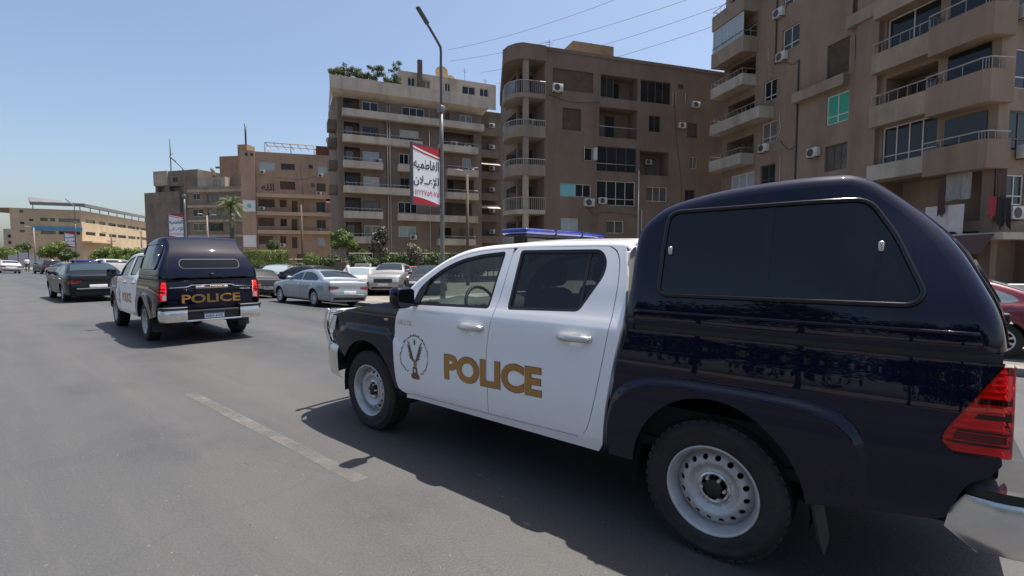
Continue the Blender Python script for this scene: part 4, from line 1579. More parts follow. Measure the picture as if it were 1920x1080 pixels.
# ------------------------------------------------------------------ greenery
def leafmat(name, c1, c2, tr=0.35):
    m = bpy.data.materials.new(name)
    m.use_nodes = True
    N, L = _links(m)
    N.remove(N['Principled BSDF'])
    tc = N.new('ShaderNodeTexCoord')
    n = N.new('ShaderNodeTexNoise')
    n.inputs['Scale'].default_value = 2.2
    n.inputs['Detail'].default_value = 5
    L.new(tc.outputs['Object'], n.inputs['Vector'])
    wn = N.new('ShaderNodeTexWhiteNoise')
    mp = N.new('ShaderNodeVectorMath')
    mp.operation = 'SNAP'
    mp.inputs[1].default_value = (0.09, 0.09, 0.09)
    L.new(tc.outputs['Object'], mp.inputs[0])
    L.new(mp.outputs[0], wn.inputs['Vector'])
    ad = N.new('ShaderNodeMath')
    ad.operation = 'MULTIPLY_ADD'
    ad.inputs[1].default_value = 0.35
    L.new(wn.outputs['Value'], ad.inputs[0])
    sb = N.new('ShaderNodeMath')
    sb.operation = 'SUBTRACT'
    sb.inputs[1].default_value = 0.17
    L.new(n.outputs['Fac'], sb.inputs[0])
    L.new(sb.outputs[0], ad.inputs[2])
    rp = N.new('ShaderNodeValToRGB')
    rp.color_ramp.elements[0].position = 0.3
    rp.color_ramp.elements[1].position = 0.7
    rp.color_ramp.elements[0].color = (*c1, 1)
    rp.color_ramp.elements[1].color = (*c2, 1)
    L.new(ad.outputs[0], rp.inputs[0])
    df = N.new('ShaderNodeBsdfDiffuse')
    t_ = N.new('ShaderNodeBsdfTranslucent')
    gl = N.new('ShaderNodeBsdfGlossy')
    gl.inputs['Roughness'].default_value = 0.45
    gl.inputs['Color'].default_value = (0.6, 0.6, 0.6, 1)
    mx = N.new('ShaderNodeMixShader')
    mx.inputs[0].default_value = tr
    L.new(rp.outputs[0], df.inputs[0])
    L.new(rp.outputs[0], t_.inputs[0])
    L.new(df.outputs[0], mx.inputs[1])
    L.new(t_.outputs[0], mx.inputs[2])
    m2 = N.new('ShaderNodeMixShader')
    m2.inputs[0].default_value = 0.05
    L.new(mx.outputs[0], m2.inputs[1])
    L.new(gl.outputs[0], m2.inputs[2])
    L.new(m2.outputs[0], N['Material Output'].inputs[0])
    return m


M['leaf'] = leafmat('bright_leaf', (0.04, 0.075, 0.010), (0.15, 0.215, 0.032))
M['leafdark'] = leafmat('deep_leaf', (0.020, 0.042, 0.008), (0.07, 0.115, 0.022))
M['leafdust'] = leafmat('dusty_leaf', (0.035, 0.040, 0.022), (0.20, 0.18, 0.135), 0.2)
M['leafpalm'] = leafmat('palm_leaf', (0.05, 0.075, 0.025), (0.14, 0.17, 0.07), 0.3)
M['bark'] = mat('bark', (0.10, 0.078, 0.058), 0.9, var=0.3, vscale=6, bump=0.5, bscale=14)
M['barkpale'] = mat('limewashed_bark', (0.30, 0.27, 0.23), 0.9, var=0.25, vscale=5, bump=0.4, bscale=14)


def leaves(q, blobs, n, size, rn_, shell=0.55, flat=False):
    """leaf faces spread through ellipsoids (cx, cy, cz, rx, ry, rz); flat: boxes instead"""
    tot = sum(b[3] * b[4] * b[5] for b in blobs)
    vs, fs = [], []
    for b in blobs:
        k = int(n * b[3] * b[4] * b[5] / tot)
        for _ in range(k):
            if flat:
                p = [rn_.uniform(-1, 1) for _ in range(3)]
                ax = rn_.randrange(3)
                if rn_.random() < 0.75:
                    p[ax] = math.copysign(rn_.uniform(0.8, 1.02), p[ax])
                nv = Vector(p)
            else:
                nv = Vector((rn_.gauss(0, 1), rn_.gauss(0, 1), rn_.gauss(0, 1)))
                nv.normalize()
                p = nv * (shell + (1.04 - shell) * rn_.random() ** 0.6)
            c = Vector((b[0] + p[0] * b[3], b[1] + p[1] * b[4], b[2] + p[2] * b[5]))
            d = (nv.normalized() + Vector((rn_.uniform(-1, 1), rn_.uniform(-1, 1), rn_.uniform(-0.4, 1))) * 0.8).normalized()
            a = d.cross(Vector((rn_.uniform(-1, 1), rn_.uniform(-1, 1), rn_.uniform(-1, 1))))
            if a.length < 1e-3:
                continue
            a.normalize()
            e = d.cross(a)
            s = size * rn_.uniform(0.6, 1.3)
            i = len(vs)
            vs += [c - a * s, c - e * s * 0.45, c + a * s, c + e * s * 0.45 + d * s * 0.2]
            fs.append((i, i + 1, i + 2, i + 3))
    q.add(vs, fs)


def tree(name, label, loc, blobs, n, size, leafm, trunk, seed, cat='tree', group=None, barkm='bark', flat=False, shell=0.55, rad=0.09):
    rn_ = random.Random(seed)
    o = thing(name, label, cat, loc, 0, group)
    q = MB()
    leaves(q, blobs, n, size, rn_, shell, flat)
    q.build('crown', M[leafm], o, fix=False)
    q = MB()
    k = len(trunk)
    q.tube(crom(trunk, 4), [rad * (1 - 0.5 * i / (4 * (k - 1))) for i in range(4 * (k - 1) + 1)], 8)
    top = Vector(trunk[-1])
    for b in blobs:
        e = Vector((b[0] + rn_.uniform(-0.3, 0.3) * b[3], b[1] + rn_.uniform(-0.3, 0.3) * b[4], b[2] + 0.3 * b[5]))
        m = (top + e) / 2 + Vector((rn_.uniform(-0.1, 0.1), rn_.uniform(-0.1, 0.1), 0.1))
        st = top - Vector((0, 0, 0.25 * (top.z - trunk[0][2]) * rn_.random()))
        q.tube([st, m, e], [rad * 0.5, rad * 0.32, rad * 0.12], 6)
        for _ in range(4):
            e2 = Vector((b[0] + rn_.uniform(-0.8, 0.8) * b[3], b[1] + rn_.uniform(-0.8, 0.8) * b[4], b[2] + rn_.uniform(-0.4, 0.8) * b[5]))
            q.tube([m, (m + e2) / 2 + Vector((0, 0, 0.05)), e2], [rad * 0.28, rad * 0.18, rad * 0.06], 5)
    q.build('trunk', M[barkm], o, smooth=True)
    return o


def at(px, z):
    """ground point seen at column px of the photo, z metres ahead"""
    return ((px - 960) / 922 * z, z)


def clumps(rn_, w_, h0, h1, n, r0, r1, depth=None):
    return [(rn_.uniform(-w_, w_), rn_.uniform(-(depth or w_), depth or w_), rn_.uniform(h0, h1), rn_.uniform(r0, r1), rn_.uniform(r0, r1), rn_.uniform(r0, r1) * 0.8) for _ in range(n)]


GZ = -0.20
rn = random.Random(5)
# clipped trees in the forecourt
x, y = at(501, 36)
tree('clipped_tree', 'flat-topped clipped tree, wide and bright green, left of the wooden pole', (x, y, GZ), [(0, 0, 1.95, 1.42, 0.7, 0.48)], 5200, 0.055, 'leaf', [(0, 0, 0), (0.03, 0, 0.8), (0, 0, 1.6)], 1, flat=True, rad=0.08)
x, y = at(584, 36)
tree('clipped_tree', 'small ball-clipped bush just right of the wooden pole', (x, y, GZ), [(0, 0, 1.65, 0.56, 0.55, 0.6)], 2200, 0.05, 'leaf', [(0, 0, 0), (0.02, 0, 0.6), (0, 0, 1.2)], 2, rad=0.06)
x, y = at(645, 38)
tree('leaning_tree', 'bright green bushy tree on a leaning pale trunk', (x, y, GZ), [(0, 0, 3.2, 0.6, 0.6, 0.55), (-0.6, 0.1, 3.3, 0.42, 0.4, 0.4), (0.55, 0, 2.95, 0.45, 0.5, 0.4), (-0.15, 0, 3.75, 0.42, 0.4, 0.35), (0.35, 0.2, 3.5, 0.4, 0.4, 0.35), (-0.5, -0.3, 2.85, 0.4, 0.4, 0.35), (0.85, 0.1, 2.75, 0.28, 0.3, 0.25), (-0.8, 0, 3.6, 0.25, 0.3, 0.22)], 5200, 0.07, 'leaf', [(0.75, 0, 0), (0.55, 0, 0.9), (0.2, 0, 1.9), (0, 0, 2.5)], 3, barkm='barkpale', rad=0.09)
x, y = at(711, 36)
tree('dusty_tree', 'taller dusty-leaved dark tree between the bright bushy tree and the lamp post', (x, y, GZ), [(0, 0, 2.9, 0.55, 0.5, 0.6), (0.25, 0, 3.75, 0.4, 0.35, 0.4), (-0.35, 0, 2.5, 0.4, 0.4, 0.4), (0.4, 0, 2.3, 0.35, 0.4, 0.4), (-0.15, 0, 3.4, 0.35, 0.35, 0.4), (0.5, 0, 3.2, 0.25, 0.3, 0.3)], 1500, 0.12, 'leafdust', [(0.05, 0, 0), (0, 0, 0.9), (0.05, 0, 1.9)], 4, shell=0.25, rad=0.07)
x, y = at(778, 33)
tree('dusty_tree', 'shorter dusty-leaved tree beside the foot of the lamp post', (x, y, GZ), [(0, 0, 2.15, 0.55, 0.5, 0.55), (-0.2, 0, 2.55, 0.4, 0.4, 0.3), (0.25, 0, 1.75, 0.35, 0.35, 0.35)], 1400, 0.09, 'leafdust', [(0.05, 0, 0), (0, 0, 0.8), (0.05, 0, 1.6)], 5, shell=0.25, rad=0.06)
x, y = at(513, 42)
tree('dusty_tree', 'small dark round tree poking above the flat-topped clipped tree', (x, y, GZ), [(0, 0, 2.9, 0.5, 0.5, 0.5)], 1000, 0.08, 'leafdark', [(0, 0, 0), (0, 0, 1.2), (0, 0, 2.5)], 6, rad=0.06)
# shrubs of the hedge row, each its own
for k, (px_, z_, w_, h_, lm) in enumerate(((683, 39, 0.95, 2.1, 'leafdark'), (716, 40, 1.1, 2.2, 'leafdark'), (748, 39, 1.05, 2.35, 'leafdark'), (783, 40, 1.2, 2.2, 'leafdark'), (818, 39, 1.1, 2.25, 'leafdark'), (850, 38, 1.05, 2.1, 'leafdark'), (886, 38, 1.1, 2.1, 'leafdark'))):
    x, y = at(px_, z_)
    rr = random.Random(20 + k)
    words = ['first', 'second', 'third', 'fourth', 'fifth', 'sixth', 'seventh']
    tree('hedge_shrub', words[k] + ' dark green shrub from the left in the tall hedge row', (x, y, GZ), [(0, 0, h_ * 0.52, w_ * 0.8, 0.7, h_ * 0.48)] + clumps(rr, w_ * 0.55, h_ * 0.4, h_ * 0.85, 6, 0.35, 0.6, 0.35), 3200, 0.08, 'leafdark', [(0, 0, 0), (0, 0, h_ * 0.2), (0.05, 0, h_ * 0.45)], 30 + k, cat='shrub', group='shrubs of the tall hedge row', rad=0.05)
for k, (px_, z_, w_, h_, lab) in enumerate(((628, 41, 1.3, 2.3, 'dark bush behind the low wall under the leaning tree'), (668, 43, 1.2, 2.9, 'tall dark bush left of the white kiosk'), (735, 44, 1.3, 3.0, 'tall dark bush rising behind the taller dusty tree'),
        (806, 44, 1.3, 2.9, 'tall dark bush rising behind the shorter dusty tree'), (480, 39, 1.0, 1.6, 'dark undergrowth under the left half of the flat-topped tree'), (522, 39, 1.0, 1.5, 'dark undergrowth under the right half of the flat-topped tree'), (555, 40, 0.9, 1.7, 'dark bush between the flat-topped tree and the wooden pole'), (607, 37, 0.9, 2.0, 'bush filling the gap between the ball bush and the leaning tree'), (690, 37, 1.0, 2.0, 'bush in front of the kiosk and left of the taller dusty tree'))):
    x, y = at(px_, z_)
    rr = random.Random(120 + k)
    tree('dark_bush', lab, (x, y, GZ), clumps(rr, w_ * 0.65, h_ * 0.3, h_ * 0.82, 9, 0.35, 0.62, 0.4), 2600, 0.085, 'leafdark', [(0, 0, 0), (0, 0, h_ * 0.2), (0.05, 0, h_ * 0.45)], 130 + k, cat='bush', group='dark bushes of the forecourt', rad=0.05, shell=0.3)
x, y = at(765, 31)
tree('low_hedge', 'low clipped bright hedge in front of the tall hedge row', (x, y, GZ), [(0, 0, 0.66, 2.1, 0.35, 0.26)], 4200, 0.05, 'leaf', [(0, 0, 0), (0, 0, 0.3), (0, 0, 0.5)], 41, cat='hedge', flat=True, rad=0.04)
# palm
x, y = at(437, 62)
pal = thing('palm_tree', 'tall date palm standing before the taupe block', 'palm tree', (x, y, GZ))
q = MB()
q.tube(crom([(0.1, 0, 0), (0, 0, 2.5), (0.05, 0, 5.5), (0, 0, 8.3)], 5), [0.30, 0.29, 0.28, 0.27, 0.27, 0.26, 0.26, 0.26, 0.26, 0.27, 0.28, 0.29, 0.30, 0.33, 0.36, 0.4], 10)
q.build('trunk', M['bark'], pal, smooth=True)
for k in range(34):                                    # fronds, drooping
    a = k * 2.399
    el = R(75 - 105 * (k / 33))
    ln = rn.uniform(2.3, 3.2)
    q = MB()
    d2 = Vector((math.cos(a), math.sin(a), 0))
    spine = []
    for i in range(9):
        t = i / 8
        spine.append(Vector((0, 0, 8.4)) + d2 * (ln * t * math.cos(el) * (1 - 0.1 * t)) + Vector((0, 0, ln * (t * math.sin(el) - 0.55 * t * t))))
    sd = Vector((-d2.y, d2.x, 0))
    for i in range(8):
        for j in range(3):
            p = spine[i] + (spine[i + 1] - spine[i]) * j / 3
            wl = 0.42 * math.sin(math.pi * min(1, (i + j / 3 + 0.8) / 9.2)) ** 0.6
            fw_ = (spine[i + 1] - spine[i]).normalized()
            for sg in (-1, 1):
                tip = p + sd * sg * wl + fw_ * wl * 0.7 - Vector((0, 0, wl * 0.35))
                q.add([p - fw_ * 0.025, p + fw_ * 0.045, tip], [(0, 1, 2)])
    q.tube(spine, [0.03] * 5 + [0.02, 0.015, 0.01, 0.006], 4)
    q.build('frond', M['leafpalm'], pal, fix=False)
# street trees further along the road
for k, (px_, z_, w_, h_, lm, lab) in enumerate((
        (100, 76, 1.9, 4.9, 'leaf', 'broad green street tree left of the factory, beside a white board'),
        (128, 74, 1.3, 3.6, 'leafdark', 'darker low tree under the white board by the factory'),
        (196, 68, 1.6, 3.3, 'leaf', 'rounded green tree in front of the factory wall, leftmost of three'),
        (226, 70, 1.3, 3.5, 'leaf', 'middle one of three green trees before the factory wall'),
        (262, 66, 1.7, 3.2, 'leaf', 'right one of three green trees before the factory, near the pickup beacon'),
        (10, 92, 2.6, 4.2, 'leaf', 'wide green tree at the far left edge of the street'),
        (44, 96, 2.0, 5.0, 'leafdark', 'dark tree behind the pale hoarding at the far left'),
        (430, 58, 1.0, 2.6, 'leaf', 'small bright tree below the palm'))):
    x, y = at(px_, z_)
    rr = random.Random(60 + k)
    tree('street_tree', lab, (x, y, -0.2), clumps(rr, w_ * 0.6, h_ * 0.5, h_ * 0.85, 9, w_ * 0.35, w_ * 0.6), 3600, 0.13, lm, [(0, 0, 0), (0.1, 0, h_ * 0.25), (0, 0.05, h_ * 0.5)], 70 + k, group='street trees along the far road', rad=0.12, shell=0.4)
# bushes of the roof garden
Mb2 = b2.matrix_basis
for k, (u, h_, lab) in enumerate(((0.6, 1.2, 'low sparse bush at the left corner of the roof garden'), (2.0, 1.8, 'second leafy bush of the roof garden from the left'), (3.4, 1.5, 'third low bush of the roof garden from the left'), (5.0, 2.1, 'fourth bush of the roof garden, dark and upright'), (6.2, 2.2, 'fifth bush of the roof garden with thin shoots'), (7.4, 2.9, 'tall spindly bush beside the roof house of the banded block'))):
    p = Mb2 @ Vector((u, 0.2, 22.0))
    rr = random.Random(90 + k)
    tree('roof_bush', lab, p, clumps(rr, 0.75, 0.5, h_ * 1.15, 10, 0.28, 0.55), 1300, 0.11, 'leafpalm', [(0, 0, 0), (0, 0, 0.4), (0.05, 0, h_ * 0.6)], 95 + k, cat='bush', group='bushes of the roof garden', shell=0.1, rad=0.04)

# ------------------------------------------------------------------ lamp posts with advertising banners
M['pole'] = mat('galvanised_pole', (0.17, 0.165, 0.155), 0.5, metal=0.35, var=0.15, vscale=2)
M['poledk'] = mat('dark_pole', (0.085, 0.088, 0.095), 0.5, metal=0.35, var=0.15, vscale=2)
M['banner'] = mat('banner_white', (0.70, 0.71, 0.74), 0.6, var=0.05, vscale=2)
M['bannerred'] = mat('banner_red', (0.38, 0.012, 0.022), 0.6)
M['bannerredlt'] = mat('banner_digits', (0.42, 0.04, 0.07), 0.6)
M['wood'] = mat('weathered_wood', (0.10, 0.075, 0.055), 0.85, var=0.25, vscale=3, stretch=(4, 4, 0.4))
M['concrete'] = mat('concrete_pole', (0.24, 0.22, 0.19), 0.85, var=0.15, vscale=2)


def ar(s):
    return s


def lamp_post(label, group):
    """pole at the origin, arm and banner along -x"""
    o = thing('street_lamp', label, 'street lamp', (0, 0, 0), 0, group)
    q = MB()
    q.tube([(0, 0, -0.4), (0, 0, 0.4), (0, 0, 6.4), (0, 0, 7.9)], [0.125, 0.10, 0.09, 0.085], 12)
    q.build('lower_pole', M['pole'], o, smooth=True)
    q = MB()
    q.tube(crom([(0, 0, 7.85), (0, 0, 9.75), (0, 0, 10.3), (-0.10, 0, 10.53), (-0.76, 0, 11.17)], 4), 0.055, 8)
    q.build('arm', M['poledk'], o, smooth=True)
    q = MB()
    m4 = Matrix.Translation((-0.73, 0, 11.15)) @ Matrix.Rotation(R(43), 4, 'Y')
    q.rbox(-0.72, 0.02, -0.10, 0.10, -0.05, 0.07, 0.04, 3, mtx=m4)
    q.build('lamp_head', M['poledk'], o, smooth=True)
    q = MB()
    q.rbox(-0.13, 0.13, -0.13, 0.13, 7.70, 8.0, 0.04, 2)
    q.build('pole_clamp', M['pole'], o, smooth=True)
    # banner
    z0, z1, x0, x1 = 3.72, 6.12, -1.62, -0.14
    q = MB()
    q.box(x0 - 0.06, x0, -0.09, 0.05, z0 - 0.06, z1 + 0.06)
    q.box(x1, x1 + 0.06, -0.07, 0.05, z0 - 0.06, z1 + 0.06)
    q.box(x0, x1, -0.03, 0.05, z1, z1 + 0.05)
    q.box(x0, x1, -0.03, 0.05, z0 - 0.05, z0)
    fo = q.build('banner_frame', M['poledk'], o)
    q = MB()
    q.box(x0, x1, -0.025, 0.02, z0, z1)
    bo = q.build('banner', M['banner'], o)
    W_ = x1 - x0

    def sweep(name, f0, f1, m, y=-0.028):
        k = MB()
        k.grid([[Vector((x0 + W_ * t, y, f0(t))), Vector((x0 + W_ * t, y, f1(t)))] for t in [i / 16 for i in range(17)]])
        k.build(name, m, bo, fix=False)
    sweep('red_swoosh', lambda t: z1 - 0.04 - 0.30 * t ** 0.8, lambda t: z1 - 0.001, M['bannerred'])
    sweep('white_stripe', lambda t: z1 - 0.11 - 0.30 * t ** 0.8, lambda t: z1 - 0.04 - 0.30 * t ** 0.8, M['banner'], -0.029)
    sweep('dark_stripe', lambda t: z1 - 0.17 - 0.30 * t ** 0.8, lambda t: z1 - 0.11 - 0.30 * t ** 0.8, M['bannerred'], -0.030)
    sweep('red_swoosh', lambda t: z0 + 0.001, lambda t: z0 + 0.30 - 0.27 * t ** 1.6, M['bannerred'])
    mp = lambda x_, z_: (lambda a, b: Vector((x_ + a, -0.027, z_ + b)))
    put_text('banner_line', '\uFEEA\uFEF4\uFEE4\uFEC3\uFE8E\uFED4\uFEDF\uFE8D', mp(x0 + 0.06, 5.08), M['ink'], bo, 0.50, step=None, off=0.004, bold=0.018, width=W_ - 0.12)
    put_text('banner_line', '\uFEE5\uFEFC\u0640\u0640\uFECB\uFEFA\uFEDF'.replace('\uFEFA', '\uFEF9'), mp(x0 + 0.06, 4.42), M['ink'], bo, 0.48, step=None, off=0.004, bold=0.018, width=W_ - 0.12)
    put_text('banner_number', '\u0660\u0661\u0662\u0662\u0662\u0667\u0665\u0669\u0660\u0667\u0665', mp(x0 + 0.05, 4.08), M['bannerredlt'], bo, 0.23, step=None, off=0.004, bold=0.012, width=W_ - 0.10)
    return o


lp = lamp_post('nearest tall lamp post with red and white advertising banner', 'lamp posts with banners')
x, y = at(830, 21.5)
lp.location = (x, y, 0.14)
AR = math.atan2(RN.y, RN.x)
lp.rotation_euler = (0, 0, AR)
l2 = copy_tree(lp)
l2['label'] = 'second tall lamp post with a banner, in front of the soot-grey block'
x, y = at(351, 48)
l2.location = (x, y, -0.2)
l2.rotation_euler = (0, 0, AR - R(52))
l3 = copy_tree(lp)
l3['label'] = 'farthest tall lamp post with a banner, in front of the cream factory'
x, y = at(146, 82)
l3.location = (x, y, -0.2)
l3.rotation_euler = (0, 0, AR - R(40))


def small_lamp(label, px_, z_, h, m, heads=1, wires=True):
    x, y = at(px_, z_)
    o = thing('utility_pole', label, 'utility pole', (x, y, -0.2), AR)
    q = MB()
    q.tube([(0, 0, 0), (0, 0, h)], [0.12, 0.085], 8)
    q.build('pole', M[m], o, smooth=True)
    for k in range(heads):
        s = -1 if k == 0 else 1
        q = MB()
        q.tube(crom([(0, 0, h - 0.6), (s * 0.25, 0, h - 0.1), (s * 0.55, 0, h + 0.12)], 3), 0.03, 6)
        q.build('arm', M['pole'], o, smooth=True)
        q = MB()
        q.rbox(min(s * 0.5, s * 1.05), max(s * 0.5, s * 1.05), -0.11, 0.11, h + 0.06, h + 0.19, 0.05, 3)
        q.build('lamp_head', M['trim'], o, smooth=True)
    q = MB()
    q.box(-0.5, 0.5, -0.04, 0.04, h - 1.2, h - 1.1)
    q.build('cross_arm', M['darkmetal'], o)
    return o


small_lamp('short lamp on a brown pole just right of the banner lamp post', 877, 33, 7.4, 'wood', 1)
small_lamp('bare wooden pole in front of the peach block', 568, 48, 7.0, 'wood', 0)
small_lamp('double-headed lamp before the taupe block', 392, 62, 7.2, 'concrete', 2)
small_lamp('small lamp pole in front of the three green trees', 212, 72, 5.5, 'wood', 1)
small_lamp('small lamp pole before the right end of the factory', 268, 84, 6.5, 'wood', 1)
small_lamp('lamp pole at the left side of the factory', 68, 86, 7.2, 'concrete', 1)

# overhead cables
for k, (a_, b_, sag) in enumerate((((17.3, 40.6, 26.0), (-8, 63, 27.6), 0.9), ((17.3, 40.6, 23.4), (-8, 64, 26.6), 0.8), ((17.3, 40.6, 22.0), (-4, 64, 25.2), 0.7), ((17.3, 40.6, 20.6), (-2, 64, 23.8), 0.6))):
    A_, B_ = Vector(a_), Vector(b_)
    q = MB()
    q.tube([A_ + (B_ - A_) * t - Vector((0, 0, sag * 4 * t * (1 - t))) for t in [i / 14 for i in range(15)]], 0.018, 4)
    tag(q.build('overhead_cable', M['poledk']), ['highest', 'second', 'third', 'lowest'][k] + ' of four cables slung across the sky to the right-hand block', 'cable', 'cables slung between the blocks')

# ------------------------------------------------------------------ small street furniture
M['signblue'] = mat('sign_blue', (0.02, 0.20, 0.46), 0.4)
x, y = at(1934, 14.5)
o = thing('road_sign', 'round blue road sign on a grey post at the right edge', 'road sign', (x, y, -0.2), R(20))
q = MB()
q.tube([(0, 0, 0), (0, 0, 2.5)], 0.035, 8)
q.build('post', M['pole'], o, smooth=True)
q = MB()
q.lathe([(0.0, -0.06), (0.30, -0.06), (0.31, -0.05), (0.31, -0.035), (0.0, -0.035)], 32, 'y', (0, 0, 2.27))
q.build('disc', M['signblue'], o, smooth=True, angle=40)
x, y = at(1908, 15.5)
o = tag(MB().rbox(-0.45, 0.45, -0.2, 0.2, 0, 1.0, 0.02).build('cabinet', M['acwhite']), 'low pale metal cabinet behind the red car', 'cabinet')
o.location = (x, y, -0.2)
# low garden walls, kiosk, fence behind the parked cars
M['gwall'] = facemat('garden_wall', (0.14, 0.12, 0.10), 0.15, 0.2)
x, y = at(622, 37)
o = tag(MB().box(-1.2, 1.2, -0.12, 0.12, 0, 1.5).build('garden_wall', M['gwall']), 'dark low wall below the bright bushy tree', 'wall')
o.location = (x, y, GZ)
x, y = at(681, 34)
ko = thing('kiosk', 'small white framed kiosk behind the white old car', 'kiosk', (x, y, GZ), 0.1)
q = MB()
for a_, b_ in ((-0.5, -0.42), (0.42, 0.5), (-0.06, 0.06)):
    q.box(a_, b_, -0.3, 0.3, 0, 1.3)
q.box(-0.5, 0.5, -0.3, 0.3, 1.302, 1.45)
q.box(-0.42, 0.42, 0.2, 0.25, 0.0, 1.3)
q.build('frame', M['clothw'], ko)
q = MB()
q.box(-0.41, 0.41, 0.1, 0.15, 0.6, 1.28)
q.build('opening', M['inside'], ko)
fe = thing('garden_fence', 'long low fence with a pale top rail behind the hedge row', 'fence', (0, 0, GZ))
p0, p1 = Vector((*at(655, 42), 0)), Vector((*at(930, 43), 0))
q = MB()
q.tube([p0 + Vector((0, 0, 2.25)), p1 + Vector((0, 0, 2.25))], 0.05, 6)
q.build('top_rail', M['trim2'], fe)
for k in range(26):
    p = p0 + (p1 - p0) * (k + 0.5) / 26
    q = MB()
    q.box(p.x - 0.04, p.x + 0.04, p.y - 0.04, p.y + 0.04, 0, 2.2)
    q.build('post', M['darkmetal'], fe)
fe = thing('garden_fence', 'rail fence between the flat-topped clipped tree and the ball bush', 'fence', (0, 0, GZ))
p0, p1 = Vector((*at(500, 38.5), 0)), Vector((*at(640, 38.5), 0))
for z_ in (0.7, 1.2, 1.75):
    q = MB()
    q.tube([p0 + Vector((0, 0, z_)), p1 + Vector((0, 0, z_))], 0.045, 6)
    q.build('rail', M['trim2'], fe)
for k in range(9):
    p = p0 + (p1 - p0) * k / 8
    q = MB()
    q.box(p.x - 0.05, p.x + 0.05, p.y - 0.05, p.y + 0.05, 0, 1.85)
    q.build('post', M['trim3'], fe)
# pale hoarding at the far left
x, y = at(46, 88)
ho = thing('hoarding', 'pale grey hoarding boards on posts at the far left of the street', 'hoarding', (x, y, -0.2), 0.3)
for k in range(3):
    q = MB()
    q.box(-2.2 + k * 1.5, -0.75 + k * 1.5, -0.05, 0.05, 0.4, 2.5 + 0.4 * (k % 2))
    q.build('board', M['clothw'], ho)
for k in range(4):
    q = MB()
    q.box(-2.3 + k * 1.5, -2.2 + k * 1.5, -0.06, 0.06, 0, 2.9)
    q.build('post', M['darkmetal'], ho)

# ------------------------------------------------------------------ wheels
def steel_disc(parent, rr=0.205):
    dep = pchip([0.0, 0.068, 0.085, 0.10, 0.14, 0.165, 0.19, 0.206], [0.052, 0.050, 0.056, 0.05, 0.078, 0.072, 0.05, 0.03])
    loops = [[(rr * math.cos(2 * math.pi * k / 64), rr * math.sin(2 * math.pi * k / 64)) for k in range(64)],
             [(0.07 * math.cos(2 * math.pi * k / 32), 0.07 * math.sin(2 * math.pi * k / 32)) for k in range(32)]]
    for i in range(16):
        a = 2 * math.pi * (i + 0.3) / 16
        cx, cz = 0.170 * math.cos(a), 0.170 * math.sin(a)
        loops.append([(cx + 0.0155 * math.cos(2 * math.pi * k / 12), cz + 0.0155 * math.sin(2 * math.pi * k / 12)) for k in range(12)])
    return panel('wheel_disc', loops, lambda x, z: Vector((x, dep(math.hypot(x, z)), z)), M['steel'], parent,
                 step=0.018, thick=0.008, flip=True)


def truck_wheel(parent, x, y, z=0.37, right=False):
    t = MB()
    prof = [(0.215, -0.10), (0.23, -0.115), (0.30, -0.122), (0.335, -0.115), (0.358, -0.10), (0.370, -0.082)]
    for g in (-0.05, 0.0, 0.05):
        prof += [(0.3705, g - 0.009), (0.361, g - 0.006), (0.361, g + 0.006), (0.3705, g + 0.009)]
    prof += [(0.370, 0.082), (0.358, 0.10), (0.338, 0.114), (0.330, 0.119), (0.318, 0.120), (0.312, 0.117), (0.28, 0.121), (0.255, 0.12), (0.242, 0.112), (0.236, 0.10)]
    t.lathe(prof, 64)
    for k in range(44):                                    # shoulder blocks of the tread
        a = 2 * math.pi * k / 44
        for s in (-1, 1):
            m4 = Matrix.Rotation(-a, 4, 'Y')
            b = MB().box(0.352, 0.3706, s * 0.064 - 0.016, s * 0.064 + 0.030 * s + 0.004, -0.017, 0.017)
            t.add([m4 @ Vector(q) for q in b.v], b.f)
    w_ = t.build('wheel', M['rubber'], parent, smooth=True, angle=35)
    w_.location = (x, y, z)
    if right:
        w_.rotation_euler = (0, 0.4, math.pi)
    r_ = MB()
    r_.lathe([(0.216, -0.10), (0.2, -0.08), (0.195, 0.0), (0.203, 0.03), (0.206, 0.06), (0.214, 0.085), (0.222, 0.100), (0.226, 0.108), (0.233, 0.118), (0.240, 0.116), (0.241, 0.105)], 56)
    r_.build('rim', M['steel'], w_, smooth=True)
    steel_disc(w_)
    h = MB()
    h.lathe([(0.0, 0.078), (0.038, 0.078), (0.046, 0.072), (0.048, 0.03), (0.075, 0.028), (0.075, 0.0)], 28)
    h.build('hub_cap', M['hub'], w_, smooth=True, angle=40)
    n_ = MB()
    n_.lathe([(0.066, 0.046), (0.068, 0.060), (0.076, 0.064), (0.084, 0.060), (0.086, 0.046)], 32)
    for k in range(6):
        a = 2 * math.pi * k / 6
        n_.lathe([(0.0, 0.088), (0.008, 0.087), (0.010, 0.082), (0.010, 0.04)], 8, c=(0.058 * math.cos(a), 0, 0.058 * math.sin(a)))
    n_.build('lug_ring', M['chromedull'], w_, smooth=True, angle=40)
    d_ = MB()
    d_.lathe([(0.205, -0.02), (0.0, -0.02)], 32)
    d_.build('brake_drum', M['under'], w_)
    return w_


